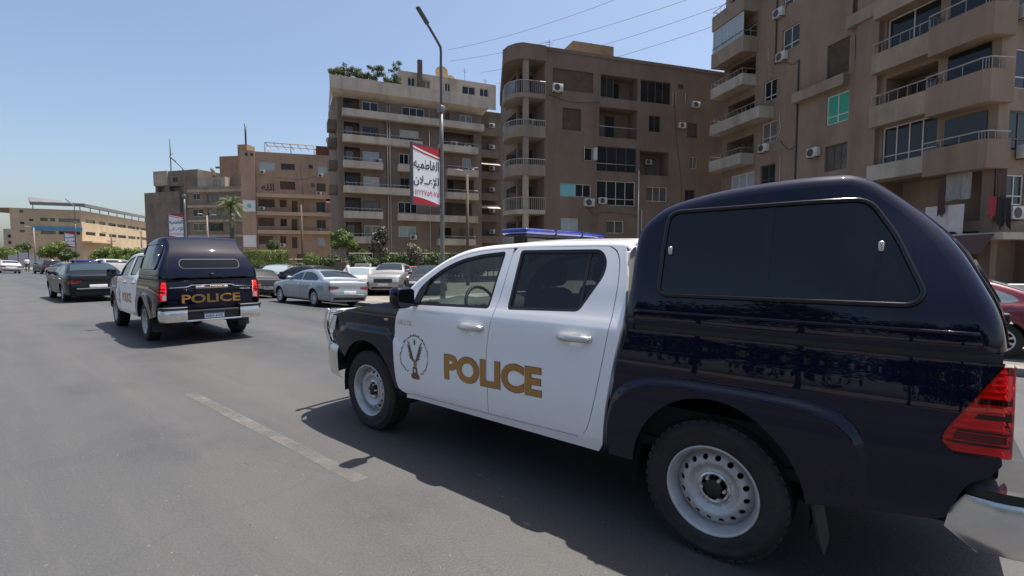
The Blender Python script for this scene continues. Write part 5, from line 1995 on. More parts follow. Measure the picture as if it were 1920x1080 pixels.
# ------------------------------------------------------------------ the pickup (x forward from the rear axle, y to its left)
_cab = pchip([0.25, 0.40, 0.50, 0.62, 0.75, 0.92, 1.04, 1.10, 1.16, 1.21, 1.25, 1.45, 1.70, 1.80],
             [0.820, 0.850, 0.877, 0.893, 0.900, 0.899, 0.896, 0.893, 0.884, 0.866, 0.848, 0.777, 0.682, 0.640])
_bed = pchip([0.25, 0.44, 0.60, 0.80, 0.95, 1.07, 1.19, 1.26, 1.32, 1.60, 1.85, 2.05],
             [0.840, 0.872, 0.893, 0.901, 0.898, 0.886, 0.868, 0.866, 0.860, 0.798, 0.722, 0.660])
_nose = pchip([3.2, 3.5, 3.7, 3.85, 3.95, 4.02], [0, 0.012, 0.032, 0.072, 0.12, 0.18])
_tail = pchip([-1.12, -1.0, -0.8, -0.5], [0.05, 0.022, 0.006, 0.0])


def flare(dx, z, rx, rz, amt):
    dz = z - 0.37
    e = 5.5 if dx < 0 and rx > 0.62 else 3.6
    q = (abs(dx / rx) ** e + abs(dz / rz) ** e) ** (1 / e)
    fade = 0.25 + 0.75 * sstep(0.55, 0.80, z) if e > 5 else 1.0
    return amt * fade * (1 - sstep(0.985, 1.06, q))


def Wcab(x, z):
    y = _cab(z)
    if x > 3.2:
        y -= _nose(min(x, 4.02))
    y += flare(x - 3.12, z, 0.60, 0.58, 0.020)
    for hx, hz in ((1.745, 1.070), (0.835, 1.085)):
        q = ((x - hx) / 0.075) ** 2 + ((z - hz) / 0.035) ** 2
        if q < 6:
            y -= 0.030 * (1 - sstep(0.25, 1.5, q))
    return y


def Wbed(x, z):
    y = _bed(z)
    if x < -0.5:
        y -= _tail(max(x, -1.12))
    if z > 1.3 and x < -0.35:
        y -= 0.10 * sstep(0.0, 1.0, (-0.35 - x) / 0.5) * sstep(1.3, 1.95, z)
    y += flare(x, z, 0.645 if x < 0 else 0.60, 0.548, 0.032)
    return y


def smap(W, s, off=0.0):
    return lambda x, z: Vector((x, s * (W(x, z) + off), z))


def wide(poly, d):
    """outline grown by d (shrunk when negative)"""
    n = len(poly)
    ar = sum(poly[i - 1][0] * poly[i][1] - poly[i][0] * poly[i - 1][1] for i in range(n))
    sg = 1 if ar > 0 else -1
    out = []
    for i in range(n):
        a, p, b = Vector(poly[i - 1]), Vector(poly[i]), Vector(poly[(i + 1) % n])
        t1, t2 = (p - a), (b - p)
        if t1.length < 1e-7 or t2.length < 1e-7:
            out.append(tuple(p))
            continue
        t1.normalize()
        t2.normalize()
        n1, n2 = Vector((t1.y, -t1.x)) * sg, Vector((t2.y, -t2.x)) * sg
        m = n1 + n2
        if m.length < 1e-3:
            m = n1
        m.normalize()
        c = max(0.5, m.dot(n1))
        out.append(tuple(p + m * (d / c)))
    return out


def make_truck(label):
    T = thing('police_pickup', label, 'pickup')
    nav, wh = M['navy'], M['white']
    # outlines on the side
    mid = [(1.505, 1.672), (1.515, 1.50), (1.533, 1.318), (1.556, 1.206), (1.589, 1.008), (1.600, 0.874), (1.593, 0.669), (1.606, 0.457)]
    midc = crom(mid, 3)
    frontedge = crom([(2.555, 0.446), (2.63, 0.466), (2.664, 0.53), (2.677, 0.73), (2.684, 0.89), (2.675, 1.07), (2.635, 1.165), (2.55, 1.222)], 3)
    rearedge = crom([(1.47, 1.682), (0.80, 1.680), (0.70, 1.668), (0.650, 1.625), (0.622, 1.531), (0.613, 1.379), (0.620, 1.164), (0.652, 0.968), (0.711, 0.692), (0.768, 0.525), (0.83, 0.474)], 3)
    pillar = crom([(2.535, 1.26), (2.485, 1.352), (2.262, 1.535), (2.02, 1.622), (1.80, 1.660), (1.512, 1.675)], 4)
    g = 0.0035
    fd = frontedge + pillar + [(x + g, z) for x, z in midc]
    rd = [(x - g, z) for x, z in midc][1:] + list(reversed(rearedge))
    fw = rpoly([(2.478, 1.222), (2.440, 1.345), (2.34, 1.432), (2.224, 1.505), (2.11, 1.556), (1.99, 1.594), (1.80, 1.627), (1.585, 1.645), (1.625, 1.243)],
               [0.01, 0.05, 0.04, 0.04, 0.04, 0.04, 0.04, 0.02, 0.02])
    rw = rpoly([(1.425, 1.652), (0.775, 1.652), (0.722, 1.590), (0.722, 1.50), (0.858, 1.272), (1.435, 1.248)], [0.02, 0.05, 0.06, 0.05, 0.03, 0.02])
    hoodQ = [(2.56, 1.232), (2.75, 1.215), (3.04, 1.180), (3.375, 1.120), (3.60, 1.065), (3.74, 1.022)]
    cabQ = [(2.60, 1.225), (2.545, 1.345), (2.34, 1.490), (2.117, 1.602), (1.88, 1.660), (1.516, 1.684), (1.20, 1.690), (0.70, 1.685), (0.60, 1.675)]
    bedfront = [(0.645, 0.43), (0.60, 0.70), (0.55, 0.97), (0.512, 1.10), (0.492, 1.192)]
    for s in (1, -1):
        fl = s > 0
        sm = smap(Wcab, s)
        bmap = smap(Wbed, s)
        # fender
        fe = [(x + 0.007, z) for x, z in frontedge] + crom(hoodQ, 4)[0:] + [(3.66, 1.00), (3.615, 0.93), (3.69, 0.86), (3.73, 0.775), (3.60, 0.745)] + \
            [(3.555, 0.70)] + arc(3.12, 0.385, 0.428, 0.462, 35, 178, 20) + [(2.665, 0.40), (2.58, 0.405)]
        panel('front_fender', [fe], sm, nav, T, step=0.04, thick=0.03, flip=fl)
        # doors
        for out, hole, nm, gl, hx in ((fd, fw, 'front_door', M['glass'], 1.76), (rd, rw, 'rear_door', M['tint'], 0.85)):
            dr = panel(nm, [out, wide(hole, 0.010)], sm, wh, T, step=0.022, thick=0.03, flip=fl)
            ring = panel('window_seal', [wide(hole, 0.011), wide(hole, -0.012)], sm, M['blackpl'], dr, step=0.08, thick=0.03, off=-0.004, flip=fl)
            panel('window_glass', [hole], sm, gl, dr, step=0.10, thick=0.0, off=-0.012, flip=fl)
            hz = 1.088 if nm == 'front_door' else 1.103
            hb = MB()
            for k, (a, b) in enumerate(((-0.128, 0.128),)):
                pts = []
                for q in range(9):
                    t = q / 8
                    xx = hx + b - (b - a) * t
                    bow = math.sin(math.pi * t) ** 0.6 * 0.030
                    pts.append((xx, s * (Wcab(xx + 0.3, hz) + 0.004 + bow), hz + 0.004 * (t - 0.5)))
                hb.tube(pts, [0.012, 0.020, 0.023, 0.023, 0.023, 0.023, 0.024, 0.024, 0.014], 10)
            hb.rbox(hx - 0.13, hx - 0.085, s * Wcab(0.3, hz) - 0.01, s * Wcab(0.3, hz) + 0.018, hz - 0.022, hz + 0.02, 0.006)
            hb.build('door_handle', M['chromedull'], dr, smooth=True)
            # inner trim
            panel('door_lining', [wide(out, 0.012), wide(hole, 0.0)], sm, M['fabric'], dr, step=0.10, thick=0.0, off=-0.055, flip=fl)
        # divider of the rear pane, mirror sail
        dv = MB()
        dv.grid([[Vector((0.862, s * (Wcab(0.862, z) - 0.008), z)), Vector((0.84, s * (Wcab(0.84, z) - 0.008), z))] for z in (1.275, 1.4, 1.5, 1.6, 1.65)])
        dv.build('window_divider', M['blackpl'], T, fix=False)
        panel('mirror_sail', [[(2.476, 1.224), (2.438, 1.344), (2.33, 1.438), (2.40, 1.225)]], sm, M['blackpl'], T, step=0.1, thick=0.012, off=0.004, flip=fl)
        # frame of the cab round the doors
        pil_out = list(reversed(crom(cabQ, 5)))
        frame = [(2.56, 1.229)] + [(x, z + 0.004) for x, z in pillar] + [(1.505, 1.681)] + [(x - 0.007, z + 0.004) for x, z in rearedge[2:]] + \
            [(0.83, 0.466), (1.6, 0.449), (2.55, 0.438), (2.56, 0.402), (0.69, 0.402), (0.655, 0.46), (0.62, 0.72), (0.575, 0.98), (0.548, 1.10), (0.532, 1.20), (0.535, 1.30), (0.56, 1.50)] + pil_out
        panel('cab_frame', [frame], sm, wh, T, step=0.05, thick=0.03, flip=fl)
        # bed
        be = list(reversed(bedfront)) + [(0.44, 0.43)] + arc(0.0, 0.375, 0.44, 0.500, 6, 172, 24) + \
            crom([(-0.425, 0.447), (-0.70, 0.50), (-0.905, 0.536), (-0.94, 0.59), (-0.985, 0.70), (-1.05, 0.745)], 3) + \
            [(-1.083, 0.80), (-1.080, 0.827), (-0.940, 0.822), (-0.900, 0.872), (-0.92, 0.925), (-1.02, 1.09), (-1.075, 1.176), (-1.078, 1.192)]
        panel('bed_side', [be], bmap, nav, T, step=0.013, thick=0.04, flip=fl)
        # canopy sides come later; wheel arch liners, mud flaps
        for cx, rx, rz, nm in ((3.12, 0.44, 0.475, 'front'), (0.0, 0.452, 0.512, 'rear')):
            lm = MB()
            A_ = arc(cx, 0.38, rx, rz, -10, 190, 20)
            lm.grid([[Vector((x, s * 0.50, z)), Vector((x, s * 0.862, z))] for x, z in A_])
            lm.add([Vector((x, s * 0.50, z)) for x, z in A_], [tuple(range(len(A_)))])
            lm.build('wheel_arch_liner', M['under'], T, fix=False)
        fp = MB()
        fp.prism(rpoly([(0, 0), (0.24, 0), (0.23, -0.30), (0.02, -0.30)], 0.04), -0.005, 0.005,
                 mtx=Matrix.Translation((-0.455, s * 0.63 + (0 if s > 0 else -0.24), 0.47)) @ Matrix.Rotation(R(-12), 4, 'Y') @ Matrix.Rotation(R(90), 4, 'Z') @ Matrix.Rotation(R(90), 4, 'X') @ Matrix.Rotation(0, 4, 'Z'))
        fp = MB()
        fl_pts = rpoly([(0.62, 0.50), (0.86, 0.50), (0.855, 0.20), (0.65, 0.20)], 0.04)
        fp.add([Vector((-0.44 - (0.5 - z) * 0.2, s * y, z)) for y, z in fl_pts] + [Vector((-0.452 - (0.5 - z) * 0.2, s * y, z)) for y, z in fl_pts],
               [tuple(range(len(fl_pts))), tuple(reversed(range(len(fl_pts), 2 * len(fl_pts))))] +
               [(k, (k + 1) % len(fl_pts), len(fl_pts) + (k + 1) % len(fl_pts), len(fl_pts) + k) for k in range(len(fl_pts))])
        fp.build('mud_flap', M['blackpl'], T)
        # tail light: wraps round the corner
        tl = MB()
        xs = pchip([0.825, 0.86, 0.90, 0.95, 1.05, 1.12, 1.18], [-0.940, -0.905, -0.908, -0.938, -0.995, -1.035, -1.070])

        def tl_rows(z0, z1, off, n, yin=0.735, xa=0.0):
            rows = []
            for i in range(n + 1):
                z = z0 + (z1 - z0) * i / n
                x0 = xs(z) - xa
                xe = -1.112
                pl = []
                for k in range(7):
                    x = x0 + (xe + 0.035 - x0) * k / 6
                    pl.append(Vector((x, s * (Wbed(max(x, -1.10), z) + 0.006 + off), z)))
                yc = Wbed(-1.077, z) + 0.006 + off
                for k in range(1, 6):
                    a = R(90 * k / 5)
                    pl.append(Vector((xe + 0.035 - (0.035 + off) * math.sin(a), s * (yc - 0.035 - off + (0.035 + off) * math.cos(a)), z)))
                for k in range(1, 4):
                    pl.append(Vector((xe - off, s * (yc - 0.035 - (yc - 0.035 - yin) * k / 3), z)))
                rows.append(pl)
            return rows
        tl.grid(tl_rows(0.828, 1.178, 0.0, 14), flip=fl)
        tlo = tl.build('tail_light', M['redglass'], T, smooth=True, fix=False)
        # ribbed reflector and dark dividers behind the lens
        q = MB()
        rows = []
        for i in range(29):
            z = 0.829 + 0.348 * i / 28
            rows.append(tl_rows(z, z + 0.001, -0.022 - 0.010 * (i % 2), 1, 0.735)[0])
        q.grid(rows, flip=fl)
        q.build('lamp_reflector', M['reflector'], tlo, fix=False)
        for z0, z1, xa in ((1.030, 1.052, 0.015), (0.972, 0.992, 0.045), (0.915, 0.924, 0.03), (0.866, 0.876, 0.012)):
            q = MB()
            q.grid(tl_rows(z0, z1, -0.006, 2, 0.76, xa), flip=fl)
            q.build('lens_bar', M['gap'], tlo, smooth=True, fix=False)
        q = MB()
        q.grid([r_[:9] for r_ in tl_rows(0.880, 0.912, -0.008, 2, 0.77, 0.03)], flip=fl)
        q.build('bulb_bar', M['reddark'], tlo, smooth=True, fix=False)
        q = MB()
        rr = tl_rows(0.84, 0.935, 0.003, 3, 0.745)
        q.grid([r_[12:] for r_ in rr], flip=fl)
        q.build('reverse_lens', M['lens'], tlo, smooth=True, fix=False)
        # rear bumper corner
        bc = MB()

        def bump_rows(zs, grow):
            rows = []
            for z, dx in zip(zs, grow):
                pl = [(-0.925 + dx[1], 0.845), (-1.05, 0.868 + dx[0]), (-1.14, 0.862 + dx[0]), (-1.195 - dx[0], 0.83 + dx[0]), (-1.225 - dx[0], 0.76), (-1.235 - dx[0], 0.60), (-1.235 - dx[0], 0.45)]
                rows.append([Vector((x, s * y, z)) for x, y in crom(pl, 4)])
            return rows
        bc.grid(bump_rows([0.425, 0.44, 0.50, 0.58, 0.63, 0.652], [(-0.04, -0.10), (-0.008, -0.08), (0.004, -0.0), (0.004, -0.015), (0.002, -0.045), (-0.008, -0.06)]), flip=fl)
        bc.build('bumper_corner', M['bumper'], T, smooth=True, fix=False)
        bp = MB()
        rows = bump_rows([0.655, 0.662, 0.698, 0.708], [(-0.02, -0.06), (0.012, -0.06), (0.012, -0.06), (0.0, -0.06)])
        bp.grid(rows, flip=fl)
        bp.add([p for p in rows[-1]] + [Vector((-0.98, s * 0.45, 0.708))], [tuple(range(len(rows[-1]) + 1))])
        bp.build('bumper_pad', M['blackpl'], T, smooth=True, angle=40)
        # door mirror
        mm = MB()
        mm.rbox(2.36, 2.49, min(s * 0.93, s * 1.115), max(s * 0.93, s * 1.115), 1.195, 1.375, 0.05, 4)
        mm.tube([(2.43, s * 0.86, 1.225), (2.43, s * 0.96, 1.235)], 0.025, 8)
        mo = mm.build('door_mirror', nav, T, smooth=True)
        mg = MB()
        mg.prism(rpoly([(0.945, 1.215), (1.10, 1.215), (1.10, 1.355), (0.945, 1.355)], 0.03), 0, 0.004,
                 mtx=Matrix(((0, 0, -1, 2.358), (s, 0, 0, 0), (0, 1, 0, 0), (0, 0, 0, 1))))
        mg.build('mirror_glass', M['smoked'], mo)
        # small repeater lamp on the fender
        rl = MB()
        rl.rbox(2.775, 2.825, min(s * 0.885, s * 0.91), max(s * 0.885, s * 0.91), 1.055, 1.075, 0.008)
        rl.build('side_repeater', M['amber'], T, smooth=True)
    # ---- tops
    hood = Shell(hoodQ, Wcab, r=lambda t: 0.05, crown=lambda t: 0.07)
    hm = MB()
    rows = hood.rows()
    hm.grid(rows)
    hm.grid([rows[-1], [Vector((p.x + 0.12 * (1 - (abs(p.y) / 0.9) ** 3), p.y * 0.97, p.z - 0.06)) for p in rows[-1]]])
    hm.build('hood', nav, T, smooth=True)
    for s in (1, -1):
        sq = MB()
        sq.grid([[hood.at(t, s * 0.735) + Vector((0, 0, 0.0015)), hood.at(t, s * 0.741) + Vector((0, 0, 0.0015))] for t in [k / 20 for k in range(21)]])
        sq.build('hood_seam', M['gap'], T)
    cab = Shell(cabQ, Wcab, r=lambda t: 0.045, crown=lambda t: 0.03 + 0.012 * math.sin(math.pi * t))
    tw = cab.t_of(lambda x, z: 1.93 - x)
    nrow = len(cab.st)
    iw = int(tw * (nrow - 1))
    cm = MB()
    rows = cab.rows()
    cm.grid(rows[iw:])
    for rr in (rows[:iw + 1],):
        cm.grid([r_[:8] for r_ in rr])
        cm.grid([r_[-8:] for r_ in rr])
    last = rows[-1]
    cm.grid([last, [Vector((p.x - 0.03, p.y * 0.99, p.z - 0.03)) for p in last]])
    cm.build('cab_roof', wh, T, smooth=True)
    lm = MB()
    lm.grid([[p - Vector((0, 0, 0.03)) for p in r_[2:-2]] for r_ in rows[iw:]])
    lm.build('headliner', M['fabric'], T, smooth=True)
    ws = MB()
    ws.grid([r_[7:-7] for r_ in rows[:iw + 1]])
    ws.build('windshield', M['glass'], T, smooth=True)
    # back wall of the cab with its pane
    bw = MB()
    back = lambda y, z: Vector((0.585 - 0.03 * (1 - (y / 0.9) ** 2), y, z))
    zt = 1.70
    ol = [(-0.84, 0.42), (0.84, 0.42), (0.885, 1.10), (0.845, 1.25), (0.70, 1.64), (0.62, zt), (-0.62, zt), (-0.70, 1.64), (-0.845, 1.25), (-0.885, 1.10)]
    hole = rpoly([(-0.62, 1.28), (0.62, 1.28), (0.56, 1.60), (-0.56, 1.60)], 0.05)
    panel('cab_back', [ol, hole], back, wh, T, step=0.15, thick=0.03, flip=True)
    panel('rear_pane', [hole], back, M['tint'], T, step=0.2, thick=0.0, off=-0.01, flip=True)
    # ---- front end
    plan = [(3.60, 0.905), (3.75, 0.885), (3.88, 0.842), (3.97, 0.775), (4.035, 0.66), (4.075, 0.48), (4.10, 0.24), (4.105, 0.0)]
    pl = crom(plan, 4)
    full = pl + [(x, -y) for x, y in reversed(pl[:-1])]

    def fascia(z, dx, dw=0.0):
        return [Vector((x + dx, y * (1 + dw), z)) for x, y in full]
    fb = MB()
    fb.grid([fascia(0.41, -0.10, -0.03), fascia(0.44, -0.03, -0.005), fascia(0.52, 0.0), fascia(0.66, 0.01), fascia(0.72, -0.005), fascia(0.745, -0.04, -0.02)])
    fb.build('front_bumper', M['chromedull'], T, smooth=True)
    gr = MB()
    gr.grid([fascia(0.738, -0.06, -0.04), fascia(0.80, -0.035, -0.03), fascia(0.93, -0.07, -0.04), fascia(1.03, -0.13, -0.05), fascia(1.07, -0.22, -0.09)])
    gr.build('front_fascia', M['blackpl'], T, smooth=True)
    gb = MB()
    for z, dx in ((0.82, -0.02), (0.88, -0.035), (0.94, -0.055), (1.0, -0.08)):
        gb.tube([(x + dx, y, z) for x, y in full[16:-16]], 0.012, 6)
    gb.build('grille_bar', M['chrome'], T, smooth=True)
    for s in (1, -1):
        fl = s > 0
        hl = MB()
        rows = []
        for i in range(6):
            t = i / 5
            z = 0.885 + 0.15 * t
            sub = crom([(3.66 - 0.03 * t, 0.888 - 0.012 * t), (3.78 - 0.05 * t, 0.872 - 0.02 * t), (3.88 - 0.08 * t, 0.83 - 0.03 * t), (3.96 - 0.11 * t, 0.74 - 0.03 * t), (4.00 - 0.12 * t, 0.60)], 4)
            rows.append([Vector((x + 0.012, s * (y + 0.006), z)) for x, y in sub])
        hl.grid(rows, flip=fl)
        hl.build('headlight', M['lens'], T, smooth=True, fix=False)
    # bull bar
    for s in (1, -1):
        bb = MB()
        bb.tube(crom([(4.02, s * 0.70, 0.62), (4.12, s * 0.715, 0.80), (4.115, s * 0.72, 0.96), (4.08, s * 0.715, 1.06)], 4), 0.026, 10)
        bb.build('bull_bar_post', M['chrome'], T, smooth=True)
    for z, x in ((0.79, 4.12), (0.87, 4.125), (0.95, 4.12), (1.03, 4.09)):
        q = MB()
        q.tube([(x - 0.005, 0.72, z), (x + 0.03, 0.45, z), (x + 0.035, 0, z), (x + 0.03, -0.45, z), (x - 0.005, -0.72, z)], 0.011 if z < 1.0 else 0.02, 8)
        q.build('guard_rail', M['chrome'], T, smooth=True)
    # ---- canopy over the bed
    canQ = [(0.462, 1.225), (0.445, 1.40), (0.437, 1.70), (0.400, 1.790), (0.290, 1.862), (0.047, 1.915), (-0.21, 1.942), (-0.47, 1.950), (-0.565, 1.940),
            (-0.66, 1.875), (-0.785, 1.755), (-0.88, 1.62), (-0.955, 1.465), (-0.993, 1.36), (-1.018, 1.225)]
    can = Shell(canQ, Wbed, r=lambda t: 0.085, crown=lambda t: 0.022 + 0.02 * sstep(0.6, 0.9, t), k=6)
    cn = MB()
    cn.grid(can.rows())
    cno = cn.build('canopy', nav, T, smooth=True)
    Qs = can.Q
    cw = rpoly([(0.312, 1.862), (-0.612, 1.872), (-0.720, 1.70), (-0.825, 1.455), (-0.79, 1.408), (0.318, 1.402)], [0.07, 0.06, 0.05, 0.05, 0.05, 0.05])
    for s in (1, -1):
        fl = s > 0
        bmap = smap(Wbed, s)
        panel('canopy_side', [list(Qs) + [(-0.6, 1.225), (0.0, 1.225)]], bmap, nav, cno, step=0.03, thick=0.0, flip=fl)
        wn = panel('side_window', [cw], bmap, M['smoked'], cno, step=0.06, thick=0.01, off=0.004, flip=fl)
        gk = MB()
        gp = [(x, z) for x, z in wide(cw, 0.004)]
        gp = [tuple(Vector(gp[i - 1]) + (Vector(gp[i]) - Vector(gp[i - 1])) * j / max(1, int((Vector(gp[i]) - Vector(gp[i - 1])).length / 0.04)))
              for i in range(len(gp)) for j in range(1, max(1, int((Vector(gp[i]) - Vector(gp[i - 1])).length / 0.04)) + 1)]
        gp = [p for i, p in enumerate(gp) if (Vector(p) - Vector(gp[i - 1])).length > 0.004]
        gk.tube([Vector((x, s * (Wbed(x, z) + 0.008), z)) for x, z in gp + gp[:2]], 0.0125, 8, cap=False)
        lip = MB()
        lip.tube([Vector((x, s * (Wbed(x, 1.302) + 0.001), 1.302)) for x in [0.455 - 1.455 * k / 30 for k in range(31)]], 0.009, 8)
        lip.build('canopy_lip', nav, cno, smooth=True)
        gk.build('window_gasket', M['glossblack'], wn, smooth=True)
        panel('window_divider', [[(-0.20, 1.86), (-0.235, 1.86), (-0.235, 1.41), (-0.20, 1.41)]], bmap, M['glossblack'], wn, step=0.1, thick=0.002, off=0.006, flip=fl)
        for lx, lz in ((0.275, 1.645), (-0.672, 1.655)):
            q = MB()
            y = Wbed(lx, lz)
            q.rbox(lx - 0.012, lx + 0.012, min(s * (y - 0.01), s * (y + 0.026)), max(s * (y - 0.01), s * (y + 0.026)), lz - 0.024, lz + 0.024, 0.008)
            q.build('latch', M['chromedull'], wn, smooth=True)
        # gasket between canopy and bed
        panel('canopy_gasket', [[(0.47, 1.18), (0.47, 1.228), (-1.075, 1.228), (-1.075, 1.18)]], bmap, M['blackpl'], cno, step=0.08, thick=0.2, off=-0.010, flip=fl)
    fr = MB()
    fr.grid([can.rows(0, 1)[0], [Vector((p.x, p.y, 0.6)) for p in can.rows(0, 1)[0]]])
    fr.build('canopy_front_skirt', nav, cno)

    def hmap(y, z):
        # rear surface of the canopy
        lo, hi = 0.6, 1.0
        for _ in range(26):
            m_ = (lo + hi) / 2
            if can.at(m_, y).z > z:
                lo = m_
            else:
                hi = m_
        return can.at(lo, y)
    slot = rpoly([(-0.50, 1.42), (0.50, 1.42), (0.50, 1.575), (-0.50, 1.575)], 0.076, 6)
    hatch_o = rpoly([(-0.72, 1.235), (0.72, 1.235), (0.675, 1.50), (0.62, 1.68), (-0.62, 1.68), (-0.675, 1.50)], [0.03, 0.03, 0.02, 0.05, 0.05, 0.02])
    ht = panel('rear_hatch', [hatch_o, slot], hmap, nav, cno, step=0.06, thick=0.02, off=0.006, flip=True)
    panel('hatch_seam', [wide(hatch_o, 0.010), wide(hatch_o, -0.002)], hmap, M['gap'], ht, step=0.08, thick=0.0, off=0.002, flip=True)
    panel('slot_window', [wide(slot, 0.01)], hmap, M['smoked'], ht, step=0.06, thick=0.0, off=0.002, flip=True)
    panel('slot_frame', [wide(slot, 0.016), slot], hmap, M['darkmetal'], ht, step=0.08, thick=0.012, off=0.011, flip=True)
    q = MB()
    p = hmap(0, 1.305)
    q.rbox(p.x - 0.045, p.x + 0.0, -0.03, 0.03, 1.275, 1.325, 0.01)
    q.build('hatch_latch', M['blackpl'], ht, smooth=True)
    q = MB()
    q.grid([[hmap(y, z) + Vector((-0.02, 0, 0)) for y in [(-0.73 + 1.46 * k / 16) for k in range(17)]] for z in (1.228, 1.238)])
    q.build('hatch_trim', M['blackpl'], ht, smooth=True)
    # ---- tailgate
    tg = lambda y, z: Vector((-1.098 + 0.012 * (y / 0.75) ** 2 + 0.018 * sstep(1.0, 1.2, z) + 0.01 * (1 - sstep(0.62, 0.72, z))
                              + 0.012 * (1 - sstep(0.0, 0.02, abs(z - 1.06) - 0.03)) * (1 - sstep(0.30, 0.36, abs(y))), y, z))
    tgo = panel('tailgate', [rpoly([(-0.727, 0.60), (0.727, 0.60), (0.727, 1.205), (-0.727, 1.205)], 0.02)], tg, nav, T, step=0.05, thick=0.05, flip=True)
    q = MB()
    gar = [Vector((tg(y, z).x - 0.015, y, z)) for y, z in [(-0.70, 1.062), (-0.42, 1.066), (-0.33, 1.10), (0.0, 1.104), (0.33, 1.10), (0.42, 1.066), (0.70, 1.062)]]
    q.tube(gar, 0.010, 6)
    q.build('tailgate_garnish', M['chrome'], tgo, smooth=True)
    q = MB()
    q.rbox(-1.125, -1.09, -0.28, 0.28, 1.035, 1.085, 0.012)
    q.build('tailgate_handle', M['chromedull'], tgo, smooth=True)
    q = MB()
    q.rbox(-1.129, -1.11, -0.22, 0.14, 1.062, 1.082, 0.006)
    q.build('brake_lamp', M['red'], tgo, smooth=True)
    tgt = lambda a, b: tg(0.50 - a, 0.765 + b)
    put_text('gold_lettering', 'POLICE', tgt, M['gold'], tgo, 0.165, step=0.08, off=0.003, bold=0.022, width=1.0, flip=False)
    put_text('badge', 'HILUX', lambda a, b: tg(-0.50 - a, 0.995 + b), M['chrome'], tgo, 0.030, step=0.08, off=0.004, bold=0.02, width=0.19)
    # rear bumper middle, number plate
    q = MB()
    q.rbox(-1.20, -0.95, -0.50, 0.50, 0.44, 0.62, 0.02)
    q.rbox(-1.235, -1.0, -0.47, 0.47, 0.585, 0.632, 0.012)
    q.build('bumper_step', M['blackpl'], T, smooth=True, angle=35)
    q = MB()
    q.rbox(-1.235, -1.15, -0.47, 0.47, 0.425, 0.462, 0.012)
    q.build('bumper_strip', M['chrome'], T, smooth=True, angle=35)
    q = MB()
    q.rbox(-1.213, -1.203, -0.17, 0.17, 0.475, 0.585, 0.003)
    po = q.build('number_plate', M['plate'], T)
    q = MB()
    q.box(-1.2155, -1.2135, -0.165, 0.165, 0.555, 0.582)
    q.build('plate_band', M['plateblue'], po)
    put_text('plate_number', '\u0661\u0665\u0664\u0668 \u0664\u0667\u0668', lambda a, b: Vector((-1.2145, 0.145 - a, 0.49 + b)), M['ink'], po, 0.05, step=None, off=0.001, bold=0.02, width=0.29)
    # ---- lettering on the doors (left reads front to back, right the other way)
    for s in (1, -1):
        if s > 0:
            tm = lambda a, b: Vector((2.05 - a, Wcab(2.05 - a, 0.653 + b + 0.023 * a), 0.653 + b + 0.023 * a))
            bm_ = lambda a, b: Vector((2.645 - a, Wcab(2.645 - a, 1.035 + b), 1.035 + b))
            em = lambda a, b: Vector((2.415 - a, Wcab(2.415 - a, 0.79 + b), 0.79 + b))
        else:
            tm = lambda a, b: Vector((1.10 + a, -Wcab(1.10 + a, 0.676 + b - 0.023 * a), 0.676 + b - 0.023 * a))
            bm_ = lambda a, b: Vector((2.44 + a, -Wcab(2.44 + a, 1.035 + b), 1.035 + b))
            em = lambda a, b: Vector((2.415 + a, -Wcab(2.415 + a, 0.79 + b), 0.79 + b))
        put_text('letter_outline', 'POLICE', lambda a, b, tm=tm: tm(a - 0.004, b - 0.004), M['goldedge'], T, 0.208, step=0.06, off=0.0015, bold=0.052, width=0.958)
        put_text('gold_lettering', 'POLICE', tm, M['gold'], T, 0.2, step=0.06, off=0.003, bold=0.042, width=0.95)
        put_text('badge', 'HILUX', bm_, M['chromedull'], T, 0.042, step=0.06, off=0.003, bold=0.02, width=0.195)
        emblem(T, em)
    # ---- beacon bar on the roof
    lb = MB()
    lb.rbox(1.47, 1.73, -0.59, 0.59, 1.787, 1.832, 0.021, 4)
    lbo = lb.build('beacon_bar', M['bluelens'], T, smooth=True)
    q = MB()
    q.rbox(1.49, 1.71, -0.57, 0.57, 1.768, 1.789, 0.006)
    for y in (-0.5, 0.5):
        q.rbox(1.56, 1.64, y - 0.04, y + 0.04, 1.715, 1.78, 0.008)
    q.build('beacon_base', M['blackpl'], lbo)
    for y in (-0.2, 0.2):
        q = MB()
        q.rbox(1.467, 1.733, y - 0.008, y + 0.008, 1.784, 1.835, 0.004)
        q.build('beacon_rib', M['blackpl'], lbo)
    # ---- underneath
    q = MB()
    q.rbox(-1.10, 3.85, -0.48, -0.34, 0.36, 0.50, 0.02)
    q.rbox(-1.10, 3.85, 0.34, 0.48, 0.36, 0.50, 0.02)
    q.box(-1.07, 3.5, -0.80, 0.80, 0.505, 0.56)
    q.box(0.9, 2.2, -0.60, 0.1, 0.30, 0.48)
    q.build('chassis', M['under'], T)
    q = MB()
    q.tube([(0, -0.75, 0.37), (0, 0.75, 0.37)], 0.05, 10)
    q.tube([(3.12, -0.75, 0.37), (3.12, 0.75, 0.37)], 0.04, 10)
    q.lathe([(0.0, -0.12), (0.10, -0.09), (0.14, 0), (0.10, 0.09), (0.0, 0.12)], 14, 'x', (0, 0, 0.37))
    q.tube([(1.2, -0.35, 0.42), (-0.5, -0.42, 0.46), (-1.15, -0.45, 0.40)], 0.03, 8)
    q.build('axle', M['under'], T, smooth=True)
    # engine bay closing and cab floor
    q = MB()
    q.box(2.55, 3.95, -0.62, 0.62, 0.56, 1.0)
    q.box(0.60, 2.60, -0.80, 0.80, 0.561, 0.62)
    q.box(-1.05, 0.46, -0.78, 0.78, 0.562, 0.75)
    q.build('floor_pan', M['under'], T)
    # ---- inside the cab
    q = MB()
    rows = []
